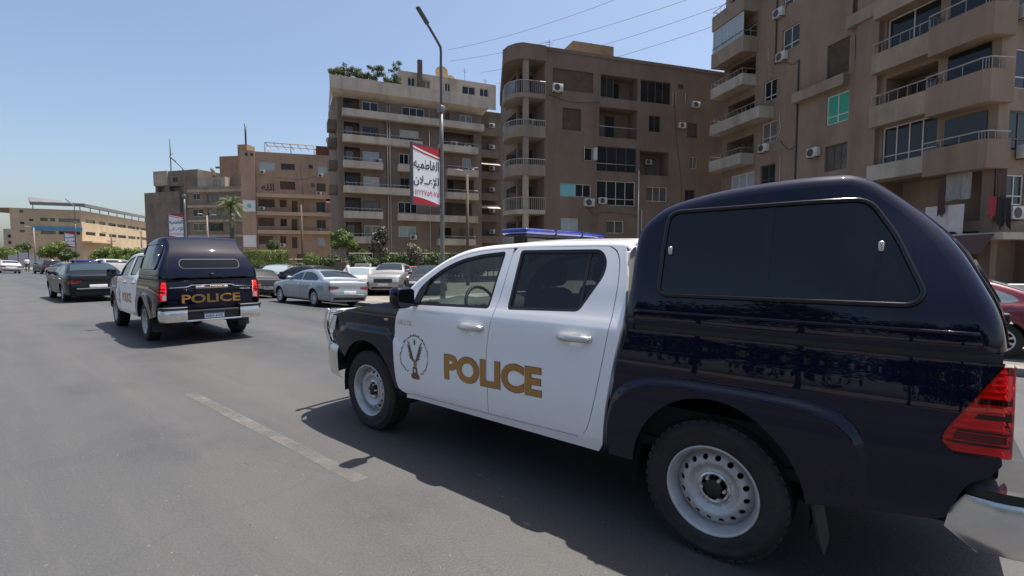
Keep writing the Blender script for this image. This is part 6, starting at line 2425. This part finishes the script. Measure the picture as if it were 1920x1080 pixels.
    for x, z in crom([(2.24, 0.80), (2.20, 0.98), (2.24, 1.14), (2.34, 1.21), (2.48, 1.225), (2.62, 1.215)], 4):
        rows.append([Vector((x, y, z + 0.045 * math.exp(-((y - 0.38) / 0.2) ** 2) * (1 if x < 2.42 else 0.3))) for y in [(-0.80 + 1.6 * k / 20) for k in range(21)]])
    q.grid(rows)
    q.build('dashboard', M['dash'], T, smooth=True)
    q = MB()
    ring = [Vector((2.13 + 0.07 * math.sin(a), 0.38 + 0.185 * math.cos(a), 1.18 + 0.172 * math.sin(a))) for a in [2 * math.pi * k / 28 for k in range(29)]]
    q.tube(ring, 0.015, 8, cap=False)
    q.tube([(2.13, 0.20, 1.18), (2.15, 0.38, 1.165), (2.13, 0.56, 1.18)], 0.016, 6)
    q.tube([(2.15, 0.38, 1.17), (2.32, 0.38, 1.11)], 0.035, 8)
    q.rbox(2.125, 2.17, 0.32, 0.44, 1.12, 1.21, 0.02)
    q.build('steering_wheel', M['blackpl'], T, smooth=True)
    for (x, y, wd) in ((1.58, 0.38, 0.25), (1.58, -0.38, 0.25), (0.82, 0.0, 0.70)):
        q = MB()
        q.rbox(x - 0.10, x + 0.42, y - wd, y + wd, 0.68, 0.86, 0.06, 3)
        m4 = Matrix.Translation((x - 0.05, y, 0.82)) @ Matrix.Rotation(R(-14), 4, 'Y')
        q.rbox(-0.07, 0.07, -wd, wd, 0.0, 0.56, 0.05, 3, mtx=m4)
        for yy in ((0,) if wd < 0.5 else (-0.42, 0.42)):
            q.rbox(-0.06, 0.05, yy - 0.13, yy + 0.13, 0.59, 0.77, 0.045, 3, mtx=m4)
        q.build('seat', M['fabric'], T, smooth=True)
    for x in (3.12, 0.0):
        truck_wheel(T, x, 0.765)
        truck_wheel(T, x, -0.765, right=True)
    return T


def emblem(T, em):
    """the door crest: a ring of small script round an eagle on a plinth"""
    def flat(name, polys, m, off=0.002):
        mb = MB()
        for pg in polys:
            vs = []
            for a, b in pg:
                p, n = surf_normal(em, a, b)
                vs.append(p + n * off)
            mb.add(vs, [tuple(range(len(pg)))])
        return mb.build(name, m, T, fix=False)
    rnd = random.Random(3)
    ticks = []
    n = 46
    for i in range(n):
        a0 = R(-62 + 304 * i / n)
        r0 = 0.160 + rnd.uniform(-0.004, 0.004)
        r1 = r0 + rnd.choice([0.008, 0.012, 0.017])
        da = R(304 / n) * rnd.uniform(0.45, 0.85)
        ticks.append([(r_ * math.cos(a), r_ * math.sin(a)) for r_, a in ((r0, a0), (r1, a0), (r1, a0 + da), (r0, a0 + da))])
    flat('crest_script', ticks, M['emb'])
    F = []
    for sx in (-1, 1):
        for k in range(6):                      # feathers fan outward from the wing's leading edge
            t = k / 5
            bx, bz = sx * (0.010 + 0.050 * t), -0.045 + 0.115 * t
            tx_, tz_ = sx * (0.062 + 0.040 * t), -0.030 + 0.125 * t + 0.012
            if k == 5:
                tx_, tz_ = sx * 0.092, 0.115
            w_ = 0.012
            F.append([(bx, bz - w_), (tx_, tz_ - w_ * 0.6), (tx_ + sx * 0.006, tz_), (tx_, tz_ + w_ * 0.4), (bx, bz + w_)])
        F.append([(sx * 0.006, -0.055), (sx * 0.016, -0.05), (sx * 0.066, 0.07), (sx * 0.084, 0.12), (sx * 0.056, 0.075)])
    flat('crest_wing', F, M['emb'])
    flat('crest_head', [[(0.011 * math.cos(R(a)), 0.112 + 0.026 * math.sin(R(a))) for a in range(0, 360, 30)],
                        [(-0.075, 0.0), (-0.055, -0.004), (-0.01, -0.036), (0.028, -0.06), (0.02, -0.072), (-0.02, -0.05)]], M['emb'], 0.0025)
    flat('crest_body', [[(-0.016, -0.03), (0.016, -0.03), (0.030, -0.075), (0.010, -0.10), (-0.014, -0.085)]], M['embgold'], 0.003)
    flat('crest_plinth', [[(-0.026, -0.095), (0.026, -0.095), (0.034, -0.155), (-0.034, -0.155)]], M['emb'], 0.0025)
    flat('crest_tablet', [[(-0.012, -0.112), (0.012, -0.112), (0.014, -0.142), (-0.014, -0.142)]], M['plate'], 0.0035)
    flat('crest_base', [[(0.052 * math.copysign(abs(math.cos(R(a))) ** 0.5, math.cos(R(a))), -0.176 + 0.024 * math.copysign(abs(math.sin(R(a))) ** 0.6, math.sin(R(a)))) for a in range(0, 360, 20)]], M['embred'], 0.0035)

# ------------------------------------------------------------------ ordinary cars (x forward from the rear axle)
M['rubber2'] = M['rubber']
M['alloy'] = mat('alloy_wheel', (0.62, 0.63, 0.64), 0.3, metal=0.6)
_cw = {}


def car_wheel(par, x, y, r=0.32, spokes=10, right=False):
    if (r, spokes) not in _cw:
        t = MB()
        t.lathe([(r * 0.62, -0.09), (r * 0.9, -0.10), (r * 0.98, -0.085), (r, -0.06), (r, 0.06), (r * 0.98, 0.085), (r * 0.92, 0.098), (r * 0.72, 0.10), (r * 0.66, 0.092)], 36)
        t.lathe([(r * 0.66, 0.0), (0.0, 0.0)], 24, mi=0)
        m1 = t.mesh('wheel', M['rubber'], smooth=True, angle=40)
        rr = r * 0.67
        loops = [[(rr * math.cos(2 * math.pi * k / 40), rr * math.sin(2 * math.pi * k / 40)) for k in range(40)]]
        for i in range(spokes):
            a = 2 * math.pi * i / spokes
            w0, w1 = math.pi / spokes * 0.45, math.pi / spokes * 0.68
            loops.append([(rr * q_ * math.cos(a + d_), rr * q_ * math.sin(a + d_)) for q_, d_ in ((0.36, -w0), (0.86, -w1), (0.90, 0), (0.86, w1), (0.36, w0))])
        m2 = panel_mesh('rim', loops, lambda x_, z_: Vector((x_, 0.075 + 0.015 * (math.hypot(x_, z_) / rr) ** 2, z_)), M['alloy'], step=None, thick=0.02, flip=True)
        _cw[(r, spokes)] = (m1, m2)
    m1, m2 = _cw[(r, spokes)]
    o = link('wheel', m1, par)
    o.location = (x, y, r)
    if right:
        o.rotation_euler = (0, 0.3, math.pi)
    link('rim', m2, o)
    return o


TYPES = {
    'saloon': dict(wb=2.79, r=0.325, tr=0.78, ov=(0.90, 1.08),
        Q=[(3.60, 0.26), (3.66, 0.42), (3.65, 0.56), (3.55, 0.67), (3.20, 0.775), (2.45, 0.885), (2.22, 0.935), (1.78, 1.165), (1.38, 1.325), (0.95, 1.385), (0.45, 1.375), (0.05, 1.295), (-0.40, 1.105), (-0.60, 1.015), (-0.90, 0.985), (-0.985, 0.93), (-1.0, 0.70), (-1.03, 0.52), (-0.96, 0.26)],
        wz=([0.2, 0.32, 0.55, 0.75, 0.88, 0.95, 1.0, 1.2, 1.4], [0.80, 0.86, 0.905, 0.912, 0.905, 0.885, 0.85, 0.755, 0.63]),
        win=[[(2.02, 1.005), (1.68, 1.175), (1.36, 1.285), (1.06, 1.325), (1.02, 1.005)], [(0.96, 1.005), (0.99, 1.33), (0.50, 1.325), (0.12, 1.25), (-0.16, 1.13), (-0.24, 1.045), (-0.12, 1.005)]],
        ws=(2.20, 1.44), rwn=(0.10, -0.47), seams=[[(2.15, 0.96), (2.20, 0.75), (2.12, 0.36)], [(0.99, 0.98), (1.02, 0.7), (1.0, 0.33)], [(-0.16, 0.97), (0.02, 0.86), (0.36, 0.62), (0.44, 0.33)]],
        handles=((1.18, 0.83), (0.16, 0.85)), tl=(0.66, 0.82, 0.46, 0.92), hl=(0.60, 0.70, 0.42, 0.85), r_=0.10),
    'boxy': dict(wb=2.42, r=0.30, tr=0.69, ov=(0.70, 0.95),
        Q=[(3.05, 0.30), (3.09, 0.45), (3.10, 0.66), (3.06, 0.80), (2.95, 0.835), (2.0, 0.875), (1.82, 0.90), (1.52, 1.16), (1.36, 1.285), (1.2, 1.325), (0.45, 1.335), (0.10, 1.30), (-0.06, 1.20), (-0.30, 0.94), (-0.42, 0.90), (-0.82, 0.885), (-0.90, 0.83), (-0.92, 0.55), (-0.86, 0.30)],
        wz=([0.2, 0.32, 0.55, 0.75, 0.86, 0.93, 1.2, 1.36], [0.74, 0.78, 0.805, 0.81, 0.80, 0.775, 0.70, 0.63]),
        win=[[(1.66, 0.955), (1.38, 1.20), (1.30, 1.255), (0.90, 1.27), (0.90, 0.955)], [(0.84, 0.955), (0.84, 1.27), (0.30, 1.27), (0.12, 1.20), (-0.06, 0.99), (-0.02, 0.955)]],
        ws=(1.80, 1.40), rwn=(0.02, -0.24), seams=[[(1.75, 0.9), (1.78, 0.4)], [(0.87, 0.93), (0.87, 0.38)], [(0.0, 0.93), (0.2, 0.62), (0.34, 0.38)]],
        handles=((1.02, 0.80), (0.16, 0.80)), tl=(0.55, 0.76, 0.40, 0.74), hl=(0.58, 0.74, 0.40, 0.72), r_=0.05),
    'crossover': dict(wb=2.53, r=0.345, tr=0.77, ov=(0.82, 0.78),
        Q=[(3.28, 0.32), (3.34, 0.50), (3.33, 0.72), (3.22, 0.88), (2.85, 0.98), (2.30, 1.05), (2.08, 1.10), (1.62, 1.37), (1.30, 1.47), (0.85, 1.51), (0.25, 1.46), (-0.15, 1.36), (-0.45, 1.12), (-0.62, 0.98), (-0.70, 0.80), (-0.74, 0.55), (-0.66, 0.34)],
        wz=([0.25, 0.38, 0.6, 0.85, 1.0, 1.08, 1.3, 1.52], [0.80, 0.86, 0.89, 0.89, 0.87, 0.83, 0.74, 0.60]),
        win=[[(1.84, 1.13), (1.55, 1.33), (1.30, 1.405), (0.95, 1.44), (0.93, 1.13)], [(0.87, 1.13), (0.89, 1.44), (0.45, 1.41), (0.10, 1.31), (-0.04, 1.17), (0.05, 1.13)]],
        ws=(2.06, 1.36), rwn=(-0.18, -0.44), seams=[[(1.98, 1.06), (2.02, 0.45)], [(0.90, 1.1), (0.90, 0.42)], [(0.02, 1.1), (0.2, 0.75), (0.36, 0.42)]],
        handles=((1.05, 0.95), (0.10, 1.05)), tl=(0.80, 1.0, 0.45, 0.85), hl=(0.66, 0.84, 0.46, 0.80), r_=0.11),
    'van': dict(wb=2.75, r=0.345, tr=0.79, ov=(0.85, 0.95),
        Q=[(3.55, 0.34), (3.60, 0.55), (3.58, 0.85), (3.45, 1.0), (2.75, 1.08), (2.50, 1.13), (2.05, 1.48), (1.80, 1.62), (1.4, 1.68), (0.2, 1.68), (-0.6, 1.62), (-0.78, 1.50), (-0.88, 1.05), (-0.94, 0.60), (-0.86, 0.36)],
        wz=([0.25, 0.4, 0.6, 0.9, 1.08, 1.15, 1.4, 1.7], [0.84, 0.88, 0.90, 0.90, 0.885, 0.86, 0.78, 0.68]),
        win=[[(2.25, 1.17), (1.95, 1.45), (1.75, 1.55), (1.25, 1.57), (1.25, 1.17)], [(1.18, 1.17), (1.18, 1.57), (0.2, 1.57), (0.2, 1.17)], [(0.13, 1.17), (0.13, 1.57), (-0.45, 1.54), (-0.62, 1.17)]],
        ws=(2.46, 1.86), rwn=(-0.70, -0.87), seams=[[(2.4, 1.1), (2.42, 0.45)], [(1.21, 1.15), (1.21, 0.42)], [(0.16, 1.1), (0.4, 0.75), (0.5, 0.42)]],
        handles=((1.35, 0.98), (0.35, 0.98)), tl=(0.85, 1.15, 0.62, 0.86), hl=(0.74, 0.92, 0.45, 0.85), r_=0.09),
}


def make_car(kind, paint, label, cat='car', spokes=10, lights='modern', group=None, name='parked_car', glassm='carglass', chrome=False, roofpaint=None):
    T = TYPES[kind]
    o = thing(name, label, cat, (0, 0, 0), 0, group)
    wz = pchip(*T['wz'])
    wb, fx, rx = T['wb'], T['wb'] + T['ov'][0], -T['ov'][1]

    def W(x, z):
        y = wz(z)
        e = max(0, x - (fx - 0.75)) / 0.75
        b = max(0, (rx + 0.55) - x) / 0.55
        y -= 0.15 * e ** 2.4 + 0.10 * b ** 2.2
        for cx in (0, wb):
            q_ = math.hypot(x - cx, z - T['r']) / (T['r'] + 0.07)
            y += 0.014 * (1 - sstep(1.0, 1.35, q_))
        return y
    sh = Shell(T['Q'], W, r=T['r_'], crown=0.03, k=4)
    q = MB()
    q.grid(sh.rows(na=5, nc=8))
    body = q.build('body', paint, o, smooth=True)
    zb = T['Q'][0][1]
    ra = T['r'] + 0.045
    cz = T['r'] + 0.01
    a0 = math.degrees(math.asin(max(-1, (zb - cz) / ra)))
    bottom = arc(0, cz, ra, ra, 180 - a0, a0, 18) + arc(wb, cz, ra, ra, 180 - a0, a0, 18)
    ol = list(sh.Q) + bottom
    for s in (1, -1):
        fl = s > 0
        sm = smap(W, s)
        panel('body_side', [ol], sm, paint, body, step=0.07, thick=0.03, flip=fl)
        for wp in T['win']:
            panel('side_window', [rpoly(wp, 0.03, 3)], sm, M[glassm], o, step=0.12, thick=0.0, off=0.004, flip=fl)
        allw = [p for wp in T['win'] for p in wp]
        for sp in T['seams']:
            c = crom(sp, 4)
            panel('door_seam', [[(x - 0.005, z) for x, z in c] + [(x + 0.005, z) for x, z in reversed(c)]], sm, M['gap'], o, step=None, thick=0.0, off=0.002, flip=fl)
        for hx, hz in T['handles']:
            h = MB()
            y = s * (W(hx, hz) + 0.012)
            h.rbox(hx - 0.10, hx + 0.10, y - 0.015, y + 0.015, hz - 0.016, hz + 0.016, 0.01)
            h.build('door_handle', M['chromedull'] if chrome else paint, o, smooth=True)
        for cx in (0, wb):
            l_ = MB()
            A_ = arc(cx, cz, ra + 0.01, ra + 0.01, -20, 200, 14)
            l_.grid([[Vector((x, s * 0.45, z)), Vector((x, s * (W(x, max(z, 0.3)) - 0.02), z))] for x, z in A_])
            l_.build('wheel_arch_liner', M['under'], o, fix=False)
            car_wheel(o, cx, s * T['tr'], T['r'], spokes, s < 0)
        # mirror
        mx_, mz_ = T['win'][0][0][0] - 0.12, T['win'][0][0][1] + 0.05
        h = MB()
        y = s * (W(mx_, mz_) + 0.10)
        h.rbox(mx_ - 0.06, mx_ + 0.07, y - 0.10, y + 0.10, mz_ - 0.06, mz_ + 0.075, 0.04, 3)
        h.build('door_mirror', M['blackpl'] if roofpaint else paint, o, smooth=True)
    # glass front and rear on the skin

    def t_x(x):
        lo, hi = 0.0, 1.0
        for i in range(401):
            if sh.at(i / 400, 0).x < x and i > 40:
                return i / 400
        return 1.0

    def glass_patch(nm, xa, xb):
        t0, t1 = t_x(xa), t_x(xb)
        g_ = MB()
        rows = []
        for i in range(11):
            t = t0 + (t1 - t0) * i / 10
            f = sh.frame_at(t)
            cy = f[4] * 0.985
            N_ = Vector((f[1].x, 0, f[1].y)) * 0.006
            rows.append([sh.at(t, cy * (1 - 2 * k / 12)) + N_ for k in range(13)])
        g_.grid(rows)
        g_.build(nm, M[glassm], o, smooth=True, fix=False)
    glass_patch('windshield', *T['ws'])
    glass_patch('rear_window', *T['rwn'])

    def end_map(rear):
        def f(y, z):
            lo, hi = (0.6, 1.0) if rear else (0.0, 0.35)
            for _ in range(24):
                m_ = (lo + hi) / 2
                up = sh.at(m_, y).z > z
                if rear:
                    lo, hi = (m_, hi) if up else (lo, m_)
                else:
                    lo, hi = (lo, m_) if up else (m_, hi)
            return sh.at((lo + hi) / 2, y)
        return f
    rm, fm = end_map(True), end_map(False)
    z0, z1, y0, y1 = T['tl']
    for s in (1, -1):
        ys = sorted((s * y0, s * min(y1, W(rx + 0.1, (z0 + z1) / 2) - 0.012)))
        panel('tail_light', [rpoly([(ys[0], z0), (ys[1], z0), (ys[1], z1), (ys[0], z1)] if lights != 'slim' else ([(ys[0], z0 + 0.07), (ys[1], z0), (ys[1], z1), (ys[0], z1 - 0.02)] if s > 0 else [(ys[0], z0), (ys[1], z0 + 0.07), (ys[1], z1 - 0.02), (ys[0], z1)]), 0.03, 3)], rm, M['redmid'], o, step=0.08, thick=0.0, off=0.006, flip=True)
        z2, z3, y2, y3 = T['hl']
        ys = sorted((s * y2, s * min(y3, W(fx - 0.1, (z2 + z3) / 2) - 0.012)))
        panel('headlight', [rpoly([(ys[0], z2), (ys[1], z2), (ys[1], z3), (ys[0], z3)], 0.035, 3)], fm, M['lens'], o, step=0.08, thick=0.0, off=0.006)
    yb = T['tl'][2] - 0.12
    panel('rear_plate', [[(-0.26, z0 - 0.12), (0.26, z0 - 0.12), (0.26, z0 - 0.01), (-0.26, z0 - 0.01)]], rm, M['plate'], o, step=0.1, thick=0.0, off=0.008, flip=True)
    panel('rear_valance', [[(-0.66, zb + 0.03), (0.66, zb + 0.03), (0.66, zb + 0.13), (-0.66, zb + 0.13)]], rm, M['blackpl'], o, step=0.1, thick=0.0, off=0.005, flip=True)
    z2, z3, y2, y3 = T['hl']
    panel('grille', [rpoly([(-y2 + 0.02, z2 - 0.02), (y2 - 0.02, z2 - 0.02), (y2 - 0.02, z3 - 0.01), (-y2 + 0.02, z3 - 0.01)], 0.03, 3)], fm, M['blackpl'], o, step=0.08, thick=0.0, off=0.005)
    panel('front_plate', [[(-0.24, z2 - 0.16), (0.24, z2 - 0.16), (0.24, z2 - 0.06), (-0.24, z2 - 0.06)]], fm, M['plate'], o, step=0.1, thick=0.0, off=0.010)
    panel('front_valance', [[(-0.6, zb + 0.02), (0.6, zb + 0.02), (0.55, zb + 0.12), (-0.55, zb + 0.12)]], fm, M['blackpl'], o, step=0.1, thick=0.0, off=0.005)
    for k in range(3 if kind not in ('boxy', 'crossover') else 0):
        zz = z2 + (z3 - z2) * (k + 0.5) / 3
        panel('grille_slat', [[(-y2 + 0.03, zz - 0.008), (y2 - 0.03, zz - 0.008), (y2 - 0.03, zz + 0.008), (-y2 + 0.03, zz + 0.008)]], fm, M['chromedull'], o, step=0.1, thick=0.0, off=0.009)
    if chrome:
        panel('rear_trim', [[(-0.62, z0 - 0.17), (0.62, z0 - 0.17), (0.62, z0 - 0.13), (-0.62, z0 - 0.13)]], rm, M['chrome'], o, step=0.1, thick=0.0, off=0.008, flip=True)
    if kind == 'boxy':
        for f_, flp, zz in ((rm, True, zb + 0.18), (fm, False, zb + 0.15)):
            panel('bumper', [rpoly([(-0.74, zz), (0.74, zz), (0.74, zz + 0.09), (-0.74, zz + 0.09)], 0.02, 2)], f_, M['chromedull'], o, step=0.1, thick=0.06, off=0.06, flip=flp)
    u = MB()
    u.box(rx + 0.2, fx - 0.2, -0.55, 0.55, 0.2, 0.5)
    u.build('underbody', M['under'], o)
    return o


def put(o, n, d, h=0.0, z=None):
    o.location = road(n, d, gz(n))
    o.rotation_euler = (0, 0, HEAD + R(h))
    if 5.2 < n < KERB_N and abs(h) < 20:
        o.rotation_euler = (Matrix.Rotation(HEAD + R(h), 3, 'Z') @ Matrix.Rotation(math.atan(-EDGE / (KERB_N - 5.2)), 3, 'X')).to_euler()


def face(o, px_, z_, hd):
    x, y = at(px_, z_)
    o.location = (x, y, -0.2)
    o.rotation_euler = (0, 0, R(hd))


M['carglass'] = mat('car_glass', (0.012, 0.017, 0.018), 0.04, spec=0.6)
M['carglass_lt'] = mat('car_glass_green', (0.025, 0.04, 0.042), 0.06, spec=0.6)
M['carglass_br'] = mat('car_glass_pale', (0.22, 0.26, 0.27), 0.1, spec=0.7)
M['redmid'] = mat('wine_lens', (0.16, 0.008, 0.016), 0.12, coat=1.0)


def paintm(name, c, metal=0.0, rough=0.35):
    return mat(name, c, rough, metal=metal, coat=1.0, coat_rough=0.05, var=0.03, vscale=2)


M['silver'] = paintm('silver_paint', (0.30, 0.325, 0.35), 0.5)
M['silver2'] = paintm('warm_silver_paint', (0.30, 0.295, 0.28), 0.4)
M['offwhite'] = paintm('old_white_paint', (0.46, 0.45, 0.42), 0.0, 0.5)
M['black'] = mat('black_paint', (0.006, 0.008, 0.010), 0.5, coat=0.5, coat_rough=0.03, spec=0.05)
M['darkgrey'] = mat('dark_grey_paint', (0.03, 0.03, 0.034), 0.5, coat=0.6, coat_rough=0.05, spec=0.1)
M['maroon'] = paintm('maroon_paint', (0.16, 0.012, 0.022))
M['redcar'] = paintm('red_paint', (0.28, 0.02, 0.02))
M['bluecar'] = paintm('blue_paint', (0.02, 0.05, 0.22))
M['greycar'] = paintm('grey_paint', (0.13, 0.13, 0.135))
GV = 'vehicles parked along the street'
put(make_car('saloon', M['silver'], 'silver saloon parked at the kerb with chrome rear trim', lights='slim', chrome=True, group=GV), 10.45, 18.0)
pc = make_car('saloon', M['black'], 'black and white police saloon with roof beacon ahead of the pickups', name='police_saloon', roofpaint=True, lights='slim', glassm='carglass_lt', chrome=True)
put(pc, 4.15, 24.6)
q = MB()
q.rbox(0.74, 0.96, -0.5, 0.5, 1.49, 1.55, 0.025, 3)
q.build('beacon_bar', M['bluelens'], pc, smooth=True)
q = MB()
for y in (-0.4, 0.4):
    q.box(0.8, 0.9, y - 0.04, y + 0.04, 1.42, 1.50)
q.build('beacon_foot', M['blackpl'], pc)
put(make_car('boxy', M['darkgrey'], 'old dark grey saloon parked ahead of the silver one', group=GV, spokes=8), 10.4, 24.6)
face(make_car('saloon', M['greycar'], 'white-windscreened grey car facing the road behind the dark saloon', group=GV, glassm='carglass_br'), 532, 31, -80)
face(make_car('saloon', M['darkgrey'], 'dark saloon with roof just showing behind the silver saloon', group=GV), 606, 26, 160)
face(make_car('boxy', M['offwhite'], 'old white saloon parked nose to the road beside the silver crossover', group=GV, spokes=8, glassm='carglass_br'), 688, 26.2, -92)
face(make_car('crossover', M['silver2'], 'silver crossover parked nose to the road, big round front lights', group=GV), 744, 27.2, -88)
face(make_car('boxy', M['redcar'], 'small red car half hidden behind the silver crossover', group=GV), 778, 29.0, -84)
face(make_car('saloon', M['darkgrey'], 'dark saloon parked right of the silver crossover', group=GV), 808, 27.5, -85)
put(make_car('saloon', M['maroon'], 'maroon saloon parked on the pavement at the right edge', group=GV, glassm='carglass_br'), 13.3, -1.1, 0, 0.14)
put(make_car('saloon', M['offwhite'], 'white saloon driving away alone at the far left', name='moving_car'), 6.3, 80, 2)
put(make_car('saloon', M['bluecar'], 'blue saloon just beyond the police saloon', group=GV), 9.2, 35.5)
put(make_car('saloon', M['redcar'], 'red saloon in the row beyond the police saloon', group=GV), 11.2, 42)
put(make_car('van', M['offwhite'], 'white van-like car in the row beyond the police saloon', group=GV), 8.6, 44)
put(make_car('saloon', M['offwhite'], 'white saloon second in the row beyond the police saloon', group=GV), 8.4, 51)
put(make_car('van', M['darkgrey'], 'black four-by-four under the trees far along the road', group=GV), 10.5, 66)
put(make_car('saloon', M['greycar'], 'grey saloon angled at the roadside far along the road', group=GV), 8.8, 60, 12)
put(make_car('boxy', M['offwhite'], 'pale old car among the dark ones at the far roadside', group=GV), 10.8, 73, 8)
put(make_car('van', M['darkgrey'], 'dark car near the standing man at the far roadside', group=GV), 9.6, 79, 6)

# ------------------------------------------------------------------ people
M['skin'] = mat('skin', (0.28, 0.16, 0.10), 0.6)
M['hair'] = mat('dark_hair', (0.012, 0.01, 0.009), 0.7)
M['shirtw'] = mat('white_shirt', (0.62, 0.62, 0.62), 0.85, var=0.06, vscale=8)
M['trouser'] = mat('dark_trousers', (0.035, 0.035, 0.045), 0.85)


def person(label, loc, rz, stride=0.1):
    pt = {'pel': (0, 0, 0.95), 'wst': (0, 0, 1.08), 'chs': (0.01, 0, 1.30), 'nck': (0.0, 0, 1.47), 'nk2': (0.01, 0, 1.53), 'hd': (0.02, 0, 1.62), 'top': (0.015, 0, 1.71)}
    rad = {'pel': (0.13, 0.16), 'wst': (0.12, 0.145), 'chs': (0.13, 0.175), 'nck': (0.07, 0.09), 'nk2': (0.052, 0.052), 'hd': (0.092, 0.075), 'top': (0.06, 0.055)}
    ed = [('pel', 'wst'), ('wst', 'chs'), ('chs', 'nck'), ('nck', 'nk2'), ('nk2', 'hd'), ('hd', 'top')]
    for s, n_ in ((1, 'l'), (-1, 'r')):
        pt.update({n_ + 'sh': (0, s * 0.17, 1.42), n_ + 'el': (-0.02, s * 0.235, 1.14), n_ + 'wr': (0.08, s * 0.23, 0.90), n_ + 'ha': (0.11, s * 0.225, 0.82), n_ + 'fi': (0.125, s * 0.222, 0.745), n_ + 'th': (0.145, s * 0.205, 0.82),
                   n_ + 'hp': (0, s * 0.095, 0.90), n_ + 'kn': (s * stride, s * 0.10, 0.50), n_ + 'an': (s * stride * 0.6, s * 0.10, 0.09), n_ + 'to': (s * stride * 0.6 + 0.17, s * 0.115, 0.04)})
        rad.update({n_ + 'sh': (0.065, 0.065), n_ + 'el': (0.045, 0.045), n_ + 'wr': (0.032, 0.03), n_ + 'ha': (0.025, 0.042), n_ + 'fi': (0.014, 0.03), n_ + 'th': (0.012, 0.012), n_ + 'hp': (0.095, 0.09), n_ + 'kn': (0.066, 0.066), n_ + 'an': (0.047, 0.047), n_ + 'to': (0.035, 0.045)})
        ed += [('chs', n_ + 'sh'), (n_ + 'sh', n_ + 'el'), (n_ + 'el', n_ + 'wr'), (n_ + 'wr', n_ + 'ha'), (n_ + 'ha', n_ + 'fi'), (n_ + 'wr', n_ + 'th'), ('pel', n_ + 'hp'), (n_ + 'hp', n_ + 'kn'), (n_ + 'kn', n_ + 'an'), (n_ + 'an', n_ + 'to')]
    ks = list(pt)
    me = bpy.data.meshes.new('person')
    me.from_pydata([pt[k] for k in ks], [(ks.index(a), ks.index(b)) for a, b in ed], [])
    ob = bpy.data.objects.new('person', me)
    COL.objects.link(ob)
    sk = ob.modifiers.new('skin', 'SKIN')
    sk.use_smooth_shade = True
    if not me.skin_vertices:
        me.skin_vertices.new()
    for i, k in enumerate(ks):
        me.skin_vertices[0].data[i].radius = rad[k]
        me.skin_vertices[0].data[i].use_root = (k == 'pel')
    ob.modifiers.new('sub', 'SUBSURF').levels = 1
    bpy.context.view_layer.update()
    dg = bpy.context.evaluated_depsgraph_get()
    m2 = bpy.data.meshes.new_from_object(ob.evaluated_get(dg))
    bpy.data.objects.remove(ob)
    m2.materials.clear()
    for k in ('skin', 'shirtw', 'trouser', 'hair'):
        m2.materials.append(M[k])
    for p in m2.polygons:
        c = p.center
        p.use_smooth = True
        if c.z > 1.50:
            p.material_index = 3 if (c.z > 1.655 or (c.x < -0.01 and c.z > 1.57)) else 0
        elif c.z > 0.97 and not (abs(c.y) > 0.20 and c.z < 1.10):
            p.material_index = 1
        elif abs(c.y) > 0.185 and c.z > 0.68:
            p.material_index = 0
        elif c.z < 0.10:
            p.material_index = 3
        else:
            p.material_index = 2
    o = link('person', m2)
    tag(o, label, 'person')
    o.location = loc
    o.rotation_euler = (0, 0, rz)
    f = MB()
    for s in (-1, 1):
        f.lathe([(0.0, -0.004), (0.009, 0.0), (0.0, 0.004)], 8, 'x', (0.103, s * 0.03, 1.63))
    f.build('eyes', M['hair'], o)
    f = MB()
    f.add([(0.105, 0, 1.635), (0.128, 0, 1.598), (0.104, 0.014, 1.595), (0.104, -0.014, 1.595)], [(0, 2, 1), (0, 1, 3), (1, 2, 3)])
    f.build('nose', M['skin'], o)
    return o


x, y = at(652, 23.6)
person('man in a white shirt standing behind the silver saloon', (x, y, -0.2), R(200), 0.06)
x, y = at(52, 60)
person('man in a white shirt standing at the far roadside by the dark cars', (x, y, 0), R(150), 0.1)

# ------------------------------------------------------------------ the two pickups
T1 = make_truck('nearest police pickup, white doors with gold lettering and navy canopy')
T1.location = road(3.5, 0.82)
T1.rotation_euler = (0, 0, HEAD)
T2 = copy_tree(T1)
T2['label'] = 'leading police pickup seen from behind with gold lettering on its tailgate'
T2.location = (-6.60, 10.23, 0)
T2.rotation_euler = (0, 0, R(137.0))
for t_ in (T1, T2):
    t_['group'] = 'police pickups in convoy'

# ------------------------------------------------------------------ unseen trees added across the road for the pickup paint to reflect
for k in range(9):
    p = road(-21.5 + (k % 3) * 1.2, -22 + k * 5.2)
    rr = random.Random(200 + k)
    tree('street_tree', ['first', 'second', 'third', 'fourth', 'fifth', 'sixth', 'seventh', 'eighth', 'ninth'][k] + ' unseen dark tree added across the road for paint reflections', p, clumps(rr, 2.2, 2.2, 6.4 + (k % 2) * 0.9, 15, 1.2, 2.1), 2600, 0.28, 'leafdark', [(0, 0, 0), (0.1, 0, 1.4), (0, 0.05, 2.8)], 210 + k, group='unseen trees added for reflections', rad=0.16, shell=0.3)
